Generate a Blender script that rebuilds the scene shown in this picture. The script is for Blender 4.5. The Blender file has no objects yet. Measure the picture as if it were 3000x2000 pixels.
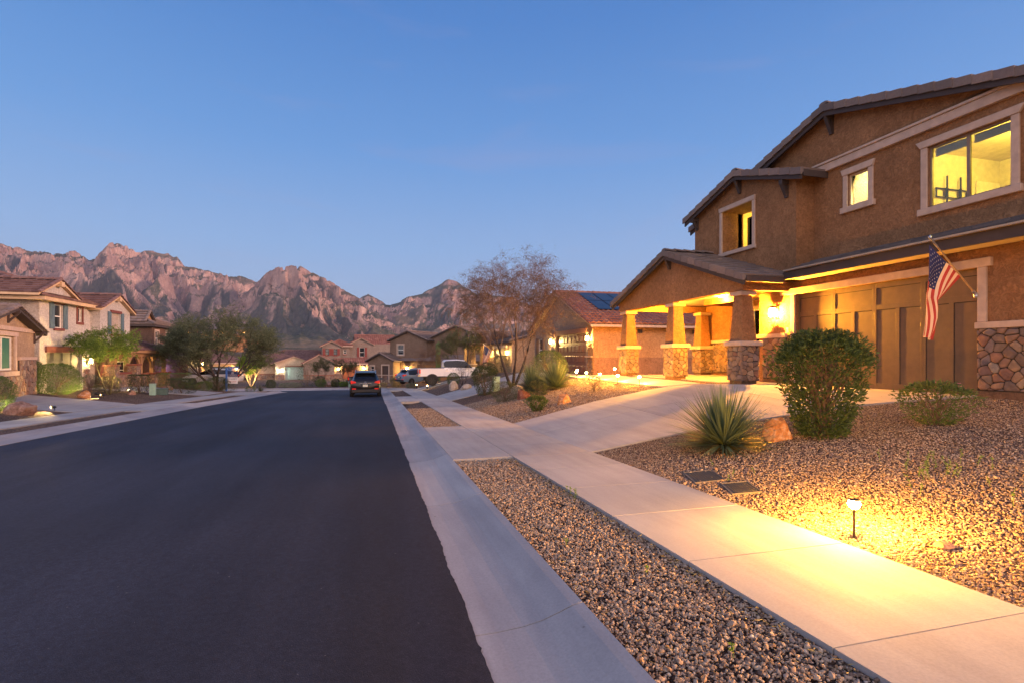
import bpy, bmesh, math, random
import numpy as np
from mathutils import Vector, Matrix
R = math.radians
random.seed(7)
sc = bpy.context.scene
# ------------------------------------------------------------------ camera
TH = math.atan(405/1500)
cam = bpy.data.objects.new('camera', bpy.data.cameras.new('camera'))
sc.collection.objects.link(cam)
cam.data.lens = 18.0; cam.data.sensor_width = 36.0
cam.data.shift_y = (1043-1000)/3000.0
cam.data.clip_start = 0.05; cam.data.clip_end = 30000
cam.location = (0, 0, 1.55)
cam.rotation_euler = (R(90), 0, -TH)
sc.camera = cam
# ------------------------------------------------------------------ world, sun, exposure
w = bpy.data.worlds.new('World'); sc.world = w; w.use_nodes = True
nt = w.node_tree; nt.nodes.clear()
out = nt.nodes.new('ShaderNodeOutputWorld'); bg = nt.nodes.new('ShaderNodeBackground')
sky = nt.nodes.new('ShaderNodeTexSky'); sky.sky_type = 'NISHITA'; sky.sun_disc = False
SUN_AZ, SUN_EL = R(112), R(12)      # azimuth from +Y towards +X : behind and to the right
sky.sun_elevation = R(3); sky.sun_rotation = SUN_AZ
sky.air_density = 1.0; sky.dust_density = 0.6; sky.ozone_density = 2.0
tc = nt.nodes.new('ShaderNodeTexCoord'); sx = nt.nodes.new('ShaderNodeSeparateXYZ')
nt.links.new(tc.outputs['Generated'], sx.inputs[0])
rp = nt.nodes.new('ShaderNodeValToRGB'); cr = rp.color_ramp
SKY = [(0.0,(.37,.44,.61)),(.10,(.335,.445,.69)),(.20,(.24,.425,.75)),(.36,(.115,.315,.70)),(.55,(.052,.21,.58)),(1.0,(.033,.125,.41))]
cr.elements[0].position = 0; cr.elements[0].color = (*SKY[0][1],1)
cr.elements[1].position = 1; cr.elements[1].color = (*SKY[-1][1],1)
for p,c in SKY[1:-1]:
    e = cr.elements.new(p); e.color = (*c,1)
nt.links.new(sx.outputs[2], rp.inputs[0])
# thin high pink cloud wisps
mp = nt.nodes.new('ShaderNodeMapping'); mp.inputs['Scale'].default_value = (1.2,1.2,7); mp.inputs['Location'].default_value = (3.1,.7,.4)
nt.links.new(tc.outputs['Generated'], mp.inputs[0])
nz = nt.nodes.new('ShaderNodeTexNoise'); nz.inputs['Scale'].default_value = 2.2; nz.inputs['Detail'].default_value = 7; nz.inputs['Distortion'].default_value = .6
nt.links.new(mp.outputs[0], nz.inputs['Vector'])
mr = nt.nodes.new('ShaderNodeMapRange'); mr.inputs[1].default_value = .55; mr.inputs[2].default_value = .78; mr.inputs[3].default_value = 0; mr.inputs[4].default_value = .20
nt.links.new(nz.outputs[0], mr.inputs[0])
mxc = nt.nodes.new('ShaderNodeMixRGB'); mxc.inputs[2].default_value = (.42,.36,.55,1)
nt.links.new(mr.outputs[0], mxc.inputs[0]); nt.links.new(rp.outputs[0], mxc.inputs[1])
nsc = nt.nodes.new('ShaderNodeMixRGB'); nsc.blend_type = 'MULTIPLY'; nsc.inputs[0].default_value = 1; nsc.inputs[2].default_value = (.04,.04,.04,1)
nt.links.new(sky.outputs[0], nsc.inputs[1])
ad = nt.nodes.new('ShaderNodeMixRGB'); ad.blend_type = 'ADD'; ad.inputs[0].default_value = 1
nt.links.new(mxc.outputs[0], ad.inputs[1]); nt.links.new(nsc.outputs[0], ad.inputs[2])
# the after-sunset glow stands in the west, behind the camera
dp = nt.nodes.new('ShaderNodeVectorMath'); dp.operation = 'DOT_PRODUCT'; dp.inputs[1].default_value = (math.sin(R(188)), math.cos(R(188)), .12)
nt.links.new(tc.outputs['Generated'], dp.inputs[0])
gm = nt.nodes.new('ShaderNodeMapRange'); gm.interpolation_type = 'SMOOTHSTEP'
for i_,v_ in zip((1,2,3,4),(.05,.95,0,1)): gm.inputs[i_].default_value = v_
nt.links.new(dp.outputs['Value'], gm.inputs[0])
gl_ = nt.nodes.new('ShaderNodeMixRGB'); gl_.inputs[1].default_value = (0,0,0,1); gl_.inputs[2].default_value = (1.68,1.2,.96,1)
nt.links.new(gm.outputs[0], gl_.inputs[0])
a2_ = nt.nodes.new('ShaderNodeMixRGB'); a2_.blend_type = 'ADD'; a2_.inputs[0].default_value = 1
nt.links.new(ad.outputs[0], a2_.inputs[1]); nt.links.new(gl_.outputs[0], a2_.inputs[2])
nt.links.new(a2_.outputs[0], bg.inputs[0]); bg.inputs[1].default_value = 1.0
nt.links.new(bg.outputs[0], out.inputs[0])
sl = bpy.data.lights.new('sun','SUN'); sl.energy = 4.0; sl.angle = R(10); sl.color = (1,.56,.40)
so = bpy.data.objects.new('sun', sl); sc.collection.objects.link(so)
sdir = Vector((math.sin(SUN_AZ)*math.cos(SUN_EL), math.cos(SUN_AZ)*math.cos(SUN_EL), math.sin(SUN_EL)))
so.rotation_euler = sdir.to_track_quat('Z','Y').to_euler(); so.location = sdir*200
sc.view_settings.view_transform = 'Standard'; sc.view_settings.look = 'None'
sc.view_settings.exposure = 0.0; sc.view_settings.gamma = 1
sc.render.engine = 'CYCLES'
cy = sc.cycles
cy.use_denoising = True
try: cy.denoiser = 'OPENIMAGEDENOISE'
except Exception: pass
cy.max_bounces = 6; cy.diffuse_bounces = 3; cy.glossy_bounces = 3; cy.transmission_bounces = 4; cy.transparent_max_bounces = 6
cy.sample_clamp_indirect = 4.0; cy.caustics_reflective = False; cy.caustics_refractive = False
# ------------------------------------------------------------------ materials
MC = {}
class NT:
    def __init__(s, name):
        m = bpy.data.materials.new(name); m.use_nodes = True; s.m = m; s.t = m.node_tree
        s.t.nodes.clear(); s.out = s.t.nodes.new('ShaderNodeOutputMaterial')
    def n(s, typ, **kw):
        nd = s.t.nodes.new('ShaderNode'+typ)
        for k,v in kw.items():
            if k.startswith('_'): setattr(nd, k[1:], v); continue
            key = int(k[1:]) if k[0]=='i' and k[1:].isdigit() else k.replace('_',' ')
            inp = nd.inputs[key]
            if isinstance(v, bpy.types.NodeSocket): s.t.links.new(v, inp)
            else: inp.default_value = v
        return nd
    def link(s,a,b): s.t.links.new(a,b)
def c4(c): return (c[0],c[1],c[2],1)
def ramp(T, fac, stops):
    r = T.n('ValToRGB'); T.link(fac, r.inputs[0]); e = r.color_ramp.elements
    e[0].position = stops[0][0]; e[0].color = c4(stops[0][1]); e[1].position = stops[-1][0]; e[1].color = c4(stops[-1][1])
    for p,c in stops[1:-1]:
        x = e.new(p); x.color = c4(c)
    return r.outputs[0]
def noise(T, vec, scale, detail=4, rough=.55, dist=0):
    return T.n('TexNoise', Vector=vec, Scale=scale, Detail=detail, Roughness=rough, Distortion=dist).outputs[0]
def mix(T, fac, a, b, mode='MIX'):
    nd = T.n('MixRGB', _blend_type=mode)
    for i,v in ((0,fac),(1,a),(2,b)):
        if isinstance(v, bpy.types.NodeSocket): T.link(v, nd.inputs[i])
        elif isinstance(v,(int,float)): nd.inputs[i].default_value = v if i==0 else (v,v,v,1)
        else: nd.inputs[i].default_value = c4(v)
    return nd.outputs[0]
def mrange(T, v, a, b, c, d):
    nd = T.n('MapRange'); T.link(v, nd.inputs[0])
    for i,x in zip((1,2,3,4),(a,b,c,d)): nd.inputs[i].default_value = x
    return nd.outputs[0]
def bump(T, h, strength, dist, normal=None):
    nd = T.n('Bump', Strength=strength, Distance=dist, Height=h)
    if normal: T.link(normal, nd.inputs['Normal'])
    return nd.outputs[0]
def finish(T, col, rough=.8, normal=None, metal=0, spec=.5, **kw):
    p = T.n('BsdfPrincipled', Roughness=rough, Metallic=metal)
    p.inputs['Specular IOR Level'].default_value = spec
    if isinstance(col, bpy.types.NodeSocket): T.link(col, p.inputs['Base Color'])
    else: p.inputs['Base Color'].default_value = c4(col)
    if normal: T.link(normal, p.inputs['Normal'])
    for k,v in kw.items(): p.inputs[k.replace('_',' ')].default_value = v
    T.link(p.outputs[0], T.out.inputs[0]); return p
def obco(T): return T.n('TexCoord').outputs['Object']
def M(name, fn=None):
    if name not in MC: MC[name] = fn(NT(name))
    return MC[name]
def plain(name, col, rough=.6, metal=0, spec=.5, var=.12, nscale=6, bmp=0, bscale=60, bdist=.002, **kw):
    if name in MC: return MC[name]
    T = NT(name); co = obco(T)
    f = noise(T, co, nscale, 5)
    c = mix(T, 1, col, ramp(T, f, [(.3,(1-var,)*3),(.7,(1+var,)*3)]), 'MULTIPLY')
    nm = bump(T, noise(T, co, bscale, 4), bmp, bdist) if bmp else None
    finish(T, c, rough, nm, metal, spec, **kw); MC[name] = T.m; return T.m
def glow(name, col, strength):
    if name in MC: return MC[name]
    T = NT(name); e = T.n('Emission', Color=c4(col), Strength=strength); tr = T.n('BsdfTransparent'); ad_ = T.n('AddShader'); T.link(e.outputs[0], ad_.inputs[0]); T.link(tr.outputs[0], ad_.inputs[1]); T.link(ad_.outputs[0], T.out.inputs[0]); MC[name] = T.m; return T.m
def stucco(name, col, var=.16, dist=.028):
    if name in MC: return MC[name]
    T = NT(name); co = obco(T)
    big = noise(T, co, .9, 4); mid = noise(T, co, 7, 5, .6)
    c = mix(T, 1, col, ramp(T, big, [(.3,(1-var,)*3),(.7,(1+var,)*3)]), 'MULTIPLY')
    c = mix(T, 1, c, ramp(T, mid, [(.25,(.82,.81,.80)),(.75,(1.15,1.15,1.15))]), 'MULTIPLY')
    h = noise(T, co, 11, 6, .62, 1.6); h2 = ramp(T, h, [(.42,(0,0,0)),(.58,(1,1,1))])
    c = mix(T, 1, c, ramp(T, h, [(.36,(.74,.72,.70)),(.5,(.98,.98,.98)),(.64,(1.16,1.16,1.16))]), 'MULTIPLY')
    n1 = bump(T, h2, .55, dist); n2 = bump(T, noise(T, co, 90, 3), .35, .004, n1)
    finish(T, c, .92, n2, spec=.2); MC[name] = T.m; return T.m
def island(name, stops, rough=.85, bscale=40, bmp=.4, bdist=.004, spec=.3, nvar=.15, nscale=18):
    if name in MC: return MC[name]
    T = NT(name); co = obco(T)
    rnd = T.n('NewGeometry').outputs['Random Per Island']
    c = ramp(T, rnd, stops)
    c = mix(T, 1, c, ramp(T, noise(T, co, nscale, 5, .65), [(.25,(1-nvar,)*3),(.75,(1+nvar,)*3)]), 'MULTIPLY')
    finish(T, c, rough, bump(T, noise(T, co, bscale, 5), bmp, bdist), spec=spec); MC[name] = T.m; return T.m
def leafmat(name, a, b, trans=.25, rough=.55):
    if name in MC: return MC[name]
    T = NT(name)
    rnd = T.n('NewGeometry').outputs['Random Per Island']
    c = ramp(T, rnd, [(0,a),(.55,tuple((x+y)/2 for x,y in zip(a,b))),(1,b)])
    p = T.n('BsdfPrincipled', Roughness=rough); p.inputs['Specular IOR Level'].default_value = .35
    T.link(c, p.inputs['Base Color'])
    t = T.n('BsdfTranslucent'); T.link(c, t.inputs[0])
    mx = T.n('MixShader'); mx.inputs[0].default_value = trans
    T.link(p.outputs[0], mx.inputs[1]); T.link(t.outputs[0], mx.inputs[2]); T.link(mx.outputs[0], T.out.inputs[0])
    MC[name] = T.m; return T.m
def concrete(name, col, var=.10, streak=True):
    if name in MC: return MC[name]
    T = NT(name); geo = T.n('NewGeometry'); co = geo.outputs['Position']
    big = noise(T, co, .7, 5, .6)
    mp = T.n('Mapping', Vector=co); mp.inputs['Scale'].default_value = (3.2,.35,1)
    st = noise(T, mp.outputs[0], 1.3, 6, .62, .4)
    c = mix(T, 1, col, ramp(T, big, [(.3,(1-var,)*3),(.7,(1+var,)*3)]), 'MULTIPLY')
    c = mix(T, .8, c, ramp(T, st, [(.3,(.80,.80,.82)),(.7,(1.10,1.10,1.09))]), 'MULTIPLY')
    c = mix(T, 1, c, ramp(T, geo.outputs['Random Per Island'], [(0,(.86,.86,.88)),(1,(1.10,1.09,1.06))]), 'MULTIPLY')
    sp = noise(T, co, 55, 3, .7)
    c = mix(T, .7, c, ramp(T, sp, [(.3,(.86,.86,.86)),(.62,(1.06,1.06,1.06))]), 'MULTIPLY')
    vs = T.n('TexVoronoi', Vector=co, Scale=2.3); spot = ramp(T, vs.outputs[0], [(.012,(.35,.3,.26)),(.03,(1,1,1))])
    c = mix(T, .8, c, spot, 'MULTIPLY')
    finish(T, c, .85, bump(T, noise(T, co, 120, 4), .25, .003), spec=.25); MC[name] = T.m; return T.m
def m_asphalt(T):
    co = T.n('NewGeometry').outputs['Position']
    mp = T.n('Mapping', Vector=co); mp.inputs['Scale'].default_value = (.5,.06,1)
    mp.inputs['Rotation'].default_value = (0,0,.06)
    st = noise(T, mp.outputs[0], 2.0, 5, .6); big = noise(T, co, .25, 4)
    c = mix(T, 1, (.0205,.0255,.039), ramp(T, st, [(.3,(.66,.67,.70)),(.7,(1.45,1.43,1.42))]), 'MULTIPLY')
    c = mix(T, .8, c, ramp(T, big, [(.35,(.8,.8,.82)),(.7,(1.25,1.25,1.22))]), 'MULTIPLY')
    sxx = T.n('SeparateXYZ', Vector=co); wv = noise(T, co, .35, 3); wavy_x = T.n('Math', _operation='MULTIPLY_ADD', i0=wv, i1=.5, i2=sxx.outputs[0])
    c = mix(T, 1, c, ramp(T, mrange(T, wavy_x.outputs[0], -1.6, -.9, 0, 1), [(0,(1.10,1.12,1.15)),(1,(.86,.85,.86))]), 'MULTIPLY')  # right part of the road darker, with a wavy edge
    c = mix(T, 1, c, ramp(T, noise(T, co, 22, 3, .8), [(.35,(.80,.80,.82)),(.65,(1.25,1.25,1.25))]), 'MULTIPLY')
    sp = T.n('TexVoronoi', Vector=co, Scale=95).outputs[0]
    c = mix(T, 1, c, ramp(T, sp, [(.1,(1.5,1.5,1.5)),(.45,(.85,.85,.85))]), 'MULTIPLY')
    li = noise(T, co, 31, 2, .5)
    c = mix(T, ramp(T, li, [(.76,(0,0,0)),(.80,(1,1,1))]), c, (.12,.11,.11))
    finish(T, c, ramp(T, big, [(.3,(.72,.72,.72)),(.7,(.86,.86,.86))]), bump(T, noise(T, co, 160, 3), .6, .006), spec=.22)
    return T.m
def m_gravel(T):
    co = T.n('NewGeometry').outputs['Position']
    v = T.n('TexVoronoi', Vector=co, Scale=42.0, Randomness=1.0)
    v2 = T.n('TexVoronoi', Vector=co, Scale=14.0, Randomness=1.0)
    sep = T.n('SeparateColor'); T.link(v.outputs['Color'], sep.inputs[0])
    c = ramp(T, sep.outputs[0], [(0,(.07,.045,.035)),(.3,(.16,.105,.08)),(.6,(.27,.18,.135)),(.85,(.36,.27,.22)),(1,(.46,.38,.33))])
    edge = ramp(T, v.outputs['Distance'], [(.25,(1,1,1)),(.62,(.25,.22,.2))])
    c = mix(T, .85, c, edge, 'MULTIPLY')
    c = mix(T, .9, c, ramp(T, noise(T, co, .5, 5), [(.3,(.78,.78,.78)),(.7,(1.2,1.18,1.16))]), 'MULTIPLY')
    far = T.n('TexVoronoi', Vector=co, Scale=3.0)
    h = T.n('Math', _operation='MULTIPLY_ADD', i0=v.outputs['Distance'], i1=-1.0, i2=1.0)
    n1 = bump(T, h.outputs[0], 1.0, .03); n2 = bump(T, noise(T, co, 3.5, 5, .7), .6, .06, n1)
    finish(T, c, .9, n2, spec=.15); return T.m
GRAVEL_STOPS = [(0,(.09,.065,.055)),(.15,(.19,.135,.10)),(.35,(.30,.215,.145)),(.5,(.37,.29,.215)),(.65,(.23,.185,.155)),(.8,(.39,.32,.235)),(.94,(.34,.19,.09)),(1,(.50,.44,.36))]
# ------------------------------------------------------------------ mesh helpers
def origin(p):
    v = Vector((0,0,0))
    while p is not None: v += p.location; p = p.parent
    return v
def setp(o, label=None, cat=None, group=None, kind=None):
    if label: o['label'] = label
    if cat: o['category'] = cat
    if group: o['group'] = group
    if kind: o['kind'] = kind
    return o
def link(name, me, mat, parent):
    o = bpy.data.objects.new(name, me); sc.collection.objects.link(o)
    if mat is not None:
        for m in (mat if isinstance(mat,(list,tuple)) else [mat]): me.materials.append(m)
    if parent is not None: o.parent = parent
    return o
def npmesh(name, V, Fc, mat, parent=None, smooth=False, local=False):
    """V (n,3) array, Fc (m,k) array of faces with k corners each."""
    V = np.asarray(V, dtype=np.float32).copy(); Fc = np.asarray(Fc, dtype=np.int32)
    if parent is not None and not local:
        V -= np.array(origin(parent), dtype=np.float32)
    me = bpy.data.meshes.new(name); k = Fc.shape[1]
    me.vertices.add(len(V)); me.vertices.foreach_set('co', V.ravel())
    me.loops.add(Fc.size); me.loops.foreach_set('vertex_index', Fc.ravel())
    me.polygons.add(len(Fc)); me.polygons.foreach_set('loop_start', np.arange(0, Fc.size, k, dtype=np.int32))
    me.polygons.foreach_set('use_smooth', np.full(len(Fc), smooth, dtype=bool))
    me.update(calc_edges=True)
    return link(name, me, mat, parent)
class B:
    def __init__(s): s.v = []; s.f = []
    def add(s, vs, fs):
        n = len(s.v); s.v += [tuple(v) for v in vs]; s.f += [tuple(i+n for i in f) for f in fs]; return s
    def box(s, x0,y0,z0,x1,y1,z1):
        x0,x1 = min(x0,x1),max(x0,x1); y0,y1 = min(y0,y1),max(y0,y1); z0,z1 = min(z0,z1),max(z0,z1)
        return s.add([(x0,y0,z0),(x1,y0,z0),(x1,y1,z0),(x0,y1,z0),(x0,y0,z1),(x1,y0,z1),(x1,y1,z1),(x0,y1,z1)],
              [(0,3,2,1),(4,5,6,7),(0,1,5,4),(1,2,6,5),(2,3,7,6),(3,0,4,7)])
    def prism(s, axis, poly, a, b):
        n = len(poly)
        def P(p,t): return (t,p[0],p[1]) if axis=='x' else ((p[0],t,p[1]) if axis=='y' else (p[0],p[1],t))
        return s.add([P(p,a) for p in poly]+[P(p,b) for p in poly],
              [tuple(range(n))[::-1], tuple(range(n,2*n))]+[(i,(i+1)%n,(i+1)%n+n,i+n) for i in range(n)])
    def frustum(s, cx,cy,z0,w0,d0,z1,w1,d1):
        vs = [(cx+sx*w/2,cy+sy*d/2,z) for z,w,d in ((z0,w0,d0),(z1,w1,d1)) for sx,sy in ((-1,-1),(1,-1),(1,1),(-1,1))]
        return s.add(vs, [(0,3,2,1),(4,5,6,7),(0,1,5,4),(1,2,6,5),(2,3,7,6),(3,0,4,7)])
    def tube(s, pts, rad, n=6, cap=True):
        pts = [Vector(p) for p in pts]
        if not hasattr(rad,'__len__'): rad = [rad]*len(pts)
        vs = []; up = Vector((0,0,1))
        for i,p in enumerate(pts):
            d = (pts[min(i+1,len(pts)-1)]-pts[max(i-1,0)])
            d = d.normalized() if d.length > 1e-9 else Vector((0,0,1))
            a = d.cross(up if abs(d.z)<.95 else Vector((1,0,0))).normalized(); b = d.cross(a)
            for k in range(n):
                t = 2*math.pi*k/n; vs.append(p+(a*math.cos(t)+b*math.sin(t))*rad[i])
        fs = [(i*n+k,i*n+(k+1)%n,(i+1)*n+(k+1)%n,(i+1)*n+k) for i in range(len(pts)-1) for k in range(n)]
        if cap: fs += [tuple(range(n))[::-1], tuple(range((len(pts)-1)*n, len(pts)*n))]
        return s.add(vs, fs)
    def lathe(s, prof, c, n=16):
        vs = [(c[0]+r*math.cos(2*math.pi*k/n), c[1]+r*math.sin(2*math.pi*k/n), c[2]+z) for r,z in prof for k in range(n)]
        fs = [(i*n+k,i*n+(k+1)%n,(i+1)*n+(k+1)%n,(i+1)*n+k) for i in range(len(prof)-1) for k in range(n)]
        fs += [tuple(range(n))[::-1], tuple(range((len(prof)-1)*n, len(prof)*n))]
        return s.add(vs, fs)
    def build(s, name, mat, parent=None, smooth=False, local=False, bevel=0, fixn=True):
        me = bpy.data.meshes.new(name)
        if parent is not None and not local:
            o = origin(parent); vs = [(x-o.x,y-o.y,z-o.z) for x,y,z in s.v]
        else: vs = s.v
        me.from_pydata(vs, [], s.f)
        if fixn:
            bm = bmesh.new(); bm.from_mesh(me); bmesh.ops.recalc_face_normals(bm, faces=bm.faces); bm.to_mesh(me); bm.free()
        if smooth: me.polygons.foreach_set('use_smooth', [True]*len(me.polygons))
        ob = link(name, me, mat, parent)
        if bevel:
            m = ob.modifiers.new('bevel','BEVEL'); m.width = bevel; m.segments = 2; m.limit_method = 'ANGLE'; m.angle_limit = R(40)
        return ob
def thing(name, label, cat, loc=(0,0,0), rotz=0, group=None):
    o = bpy.data.objects.new(name, None); sc.collection.objects.link(o)
    o.location = loc; o.rotation_euler = (0,0,rotz); o.empty_display_size = .2
    return setp(o, label, cat, group)
def dup(root, loc, rotz, label, group=None):
    def cp(o, par):
        c = o.copy(); sc.collection.objects.link(c)
        if par is not None: c.parent = par
        for ch in list(o.children): cp(ch, c)
        return c
    r = cp(root, None); r.location = loc; r.rotation_euler = (0,0,rotz)
    setp(r, label, None, group); return r
def lamp(name, loc, power, col=(1,.38,.03), parent=None, radius=.04, local=False):
    l = bpy.data.lights.new(name,'POINT'); l.energy = power; l.color = col; l.shadow_soft_size = radius
    o = bpy.data.objects.new(name, l); sc.collection.objects.link(o)
    if parent is not None:
        o.parent = parent; o.location = Vector(loc) if local else Vector(loc)-origin(parent)
    else: o.location = loc
    return o
# numpy gradient noise
_rs = np.random.RandomState(5); _perm = _rs.permutation(512); _g = _rs.uniform(0,2*np.pi,512)
def pn(x,y):
    xi = np.floor(x).astype(int); yi = np.floor(y).astype(int); xf = x-xi; yf = y-yi
    def gr(ix,iy,dx,dy):
        a = _g[_perm[(_perm[ix%512]+iy)%512]]; return np.cos(a)*dx+np.sin(a)*dy
    u = xf*xf*xf*(xf*(xf*6-15)+10); v = yf*yf*yf*(yf*(yf*6-15)+10)
    n00 = gr(xi,yi,xf,yf); n10 = gr(xi+1,yi,xf-1,yf); n01 = gr(xi,yi+1,xf,yf-1); n11 = gr(xi+1,yi+1,xf-1,yf-1)
    return ((n00*(1-u)+n10*u)*(1-v)+(n01*(1-u)+n11*u)*v)*1.5
def fbm(x,y,o=5,lac=2.0,g=.5):
    s = 0; a = 1
    for i in range(o): s = s+a*pn(x+17*i,y+31*i); a *= g; x = x*lac; y = y*lac
    return s
def ridged(x,y,o=5,lac=2.1,g=.5):
    s = 0; a = 1; 
    for i in range(o): s = s+a*(1-np.abs(pn(x+13*i,y+7*i))*2); a *= g; x = x*lac; y = y*lac
    return s
# ------------------------------------------------------------------ terrain
def swl(Y):
    if Y < 45: return -.0309*Y
    if Y < 66: return -1.39-.055*(Y-45)
    return -2.545
def tab(pts, y):
    if y <= pts[0][0]: return pts[0][1]
    for (a,b),(c,e) in zip(pts,pts[1:]):
        if y <= c: return b+(e-b)*(y-a)/(c-a)
    return pts[-1][1]
PADR = [(-10,.75),(7,.80),(19,.80),(25,.54),(34,.5),(42,.15),(60,-.9),(70,-1.9)]
PADL = [(0,.7),(25,.1),(30,0),(34,-.45),(44,-.5),(48,-1.0),(58,-1.3),(70,-1.8)]
RR = [(.55,-12),(.55,0),(.55,20),(.55,40),(.55,52),(.1,57),(-1.6,61.5),(-4.6,64.6),(-9,66),(-16,66.8),(-34,68),(-60,70)]
RL = [(-8.0,-12),(-8.0,0),(-8.0,15),(-7.9,28),(-7.4,40),(-7.2,47),(-7.5,50),(-8.6,52.6),(-10.8,54.6),(-16,56.6),(-34,58.6),(-60,60.5)]
def densify(P, step=1.0):
    o = []
    for (a,b),(c,d) in zip(P,P[1:]):
        n = max(1,int(math.hypot(c-a,d-b)/step))
        o += [(a+(c-a)*i/n, b+(d-b)*i/n) for i in range(n)]
    return o+[P[-1]]
def segd(P, x, y):
    best = 1e9
    for (a,b),(c,d) in zip(P,P[1:]):
        dx,dy = c-a,d-b; t = max(0,min(1,((x-a)*dx+(y-b)*dy)/(dx*dx+dy*dy)))
        e = (x-a-dx*t)**2+(y-b-dy*t)**2
        if e < best: best = e
    return math.sqrt(best)
POLY = RR+RL[::-1]
def inroad(x,y):
    c = False; n = len(POLY); j = n-1
    for i in range(n):
        (a,b),(d,e) = POLY[i],POLY[j]
        if (b>y)!=(e>y) and x < (d-a)*(y-b)/(e-b)+a: c = not c
        j = i
    return c
def hz(x, y):
    """finished surface height"""
    s = swl(y)
    if inroad(x,y): return s
    dr,dl = segd(RR,x,y),segd(RL,x,y)
    if dr < dl:
        d = dr; W = 7.4 if y < 8.5 else max(5.2,7.4-(y-8.5)*.62)
        if y > 54: p = -1.9 if y < 66 else -2.4; W = 9
        else: p = tab(PADR,y)
    else:
        d = dl; W = 7.0; p = tab(PADL,y)
    if d < .7: return s+.12*min(1,max(0,(d-.2)/.4))
    s += .12
    t = min(1,max(0,(d-3.2)/W))
    if p is not None and y > 66 and dr < dl: s = -2.43
    return s+(p-s)*t
def sheet(name, quads, mat, kind='structure'): ...
# ground sheet
def ground():
    xs = sorted(set([-9000,-3000,-900,-300,-120,-60]+[round(-40+i*1.0,2) for i in range(27)]+[-13.5+i*.5 for i in range(15)]+
        [-8.0,-7.3,-3.5,0,.55,.95,1.25,2.25,3.72]+[3.72+.37*i for i in range(1,30)]+[15+i*1.5 for i in range(12)]+[40,60,120,300,900,3000,9000]))
    ys = sorted(set([-9000,-2000,-500,-100,-40,-20]+[-12+i*1.0 for i in range(94)]+[90,110,150,300,900,3000,9000]))
    V = []
    for y in ys:
        for x in xs:
            far = max(abs(x)-60, y-110, -y-40)
            if far > 0: z = -2.4 if y > 60 or x < 0 else -1.0
            else:
                z = hz(x,y)-.03
                if segd(RR,x,y) < .75 or segd(RL,x,y) < .75 or inroad(x,y): z = swl(y)-.1
            V.append((x,y,z))
    nx = len(xs); F_ = [(j*nx+i,j*nx+i+1,(j+1)*nx+i+1,(j+1)*nx+i) for j in range(len(ys)-1) for i in range(nx-1)]
    o = npmesh('ground', V, F_, M('gravel', m_gravel), smooth=True); setp(o, kind='structure')
ground()
# road
def offs(P, d, side):
    o = []
    for i,(x,y) in enumerate(P):
        a = P[max(i-1,0)]; b = P[min(i+1,len(P)-1)]
        dx,dy = b[0]-a[0],b[1]-a[1]; L = math.hypot(dx,dy)
        o.append((x+side*dy/L*d, y-side*dx/L*d))
    return o
def resample(P, n):
    L = [0]
    for (a,b),(c,d) in zip(P,P[1:]): L.append(L[-1]+math.hypot(c-a,d-b))
    o = []; j = 0
    for k in range(n):
        t = L[-1]*k/(n-1)
        while j < len(P)-2 and L[j+1] < t: j += 1
        u = (t-L[j])/(L[j+1]-L[j]); o.append((P[j][0]+(P[j+1][0]-P[j][0])*u, P[j][1]+(P[j+1][1]-P[j][1])*u))
    return o
def road():
    n = 130; a = resample(RL,n); b = resample(RR,n); V = []; m = 9
    for p,q in zip(a,b):
        for i in range(m):
            t = i/(m-1); x = p[0]+(q[0]-p[0])*t; y = p[1]+(q[1]-p[1])*t
            V.append((x,y,swl(y)+.03*math.sin(math.pi*t)))
    F_ = [(j*m+i,j*m+i+1,(j+1)*m+i+1,(j+1)*m+i) for j in range(n-1) for i in range(m-1)]
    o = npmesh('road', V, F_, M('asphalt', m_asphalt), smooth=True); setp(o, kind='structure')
    r_ = np.random.RandomState(2); ys = np.arange(-2,26,.035); nn = len(ys); e = .575+.012*fbm(ys*1.6,ys*0+3,3)+.006*pn(ys*11,ys*0+1)+np.maximum(0,r_.rand(nn)-.9)*.12
    V = [(q,y,-.0309*y+(.0118 if q == -.6 else .0155)) for y,x in zip(ys,e) for q in (-.6,.46,x)]
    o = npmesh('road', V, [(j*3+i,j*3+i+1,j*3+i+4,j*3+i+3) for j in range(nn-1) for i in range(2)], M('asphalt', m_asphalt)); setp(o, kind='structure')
road()
CONC = concrete('concrete', (.36,.35,.34)); 
CONCK = concrete('kerb_concrete', (.335,.325,.325))
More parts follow.
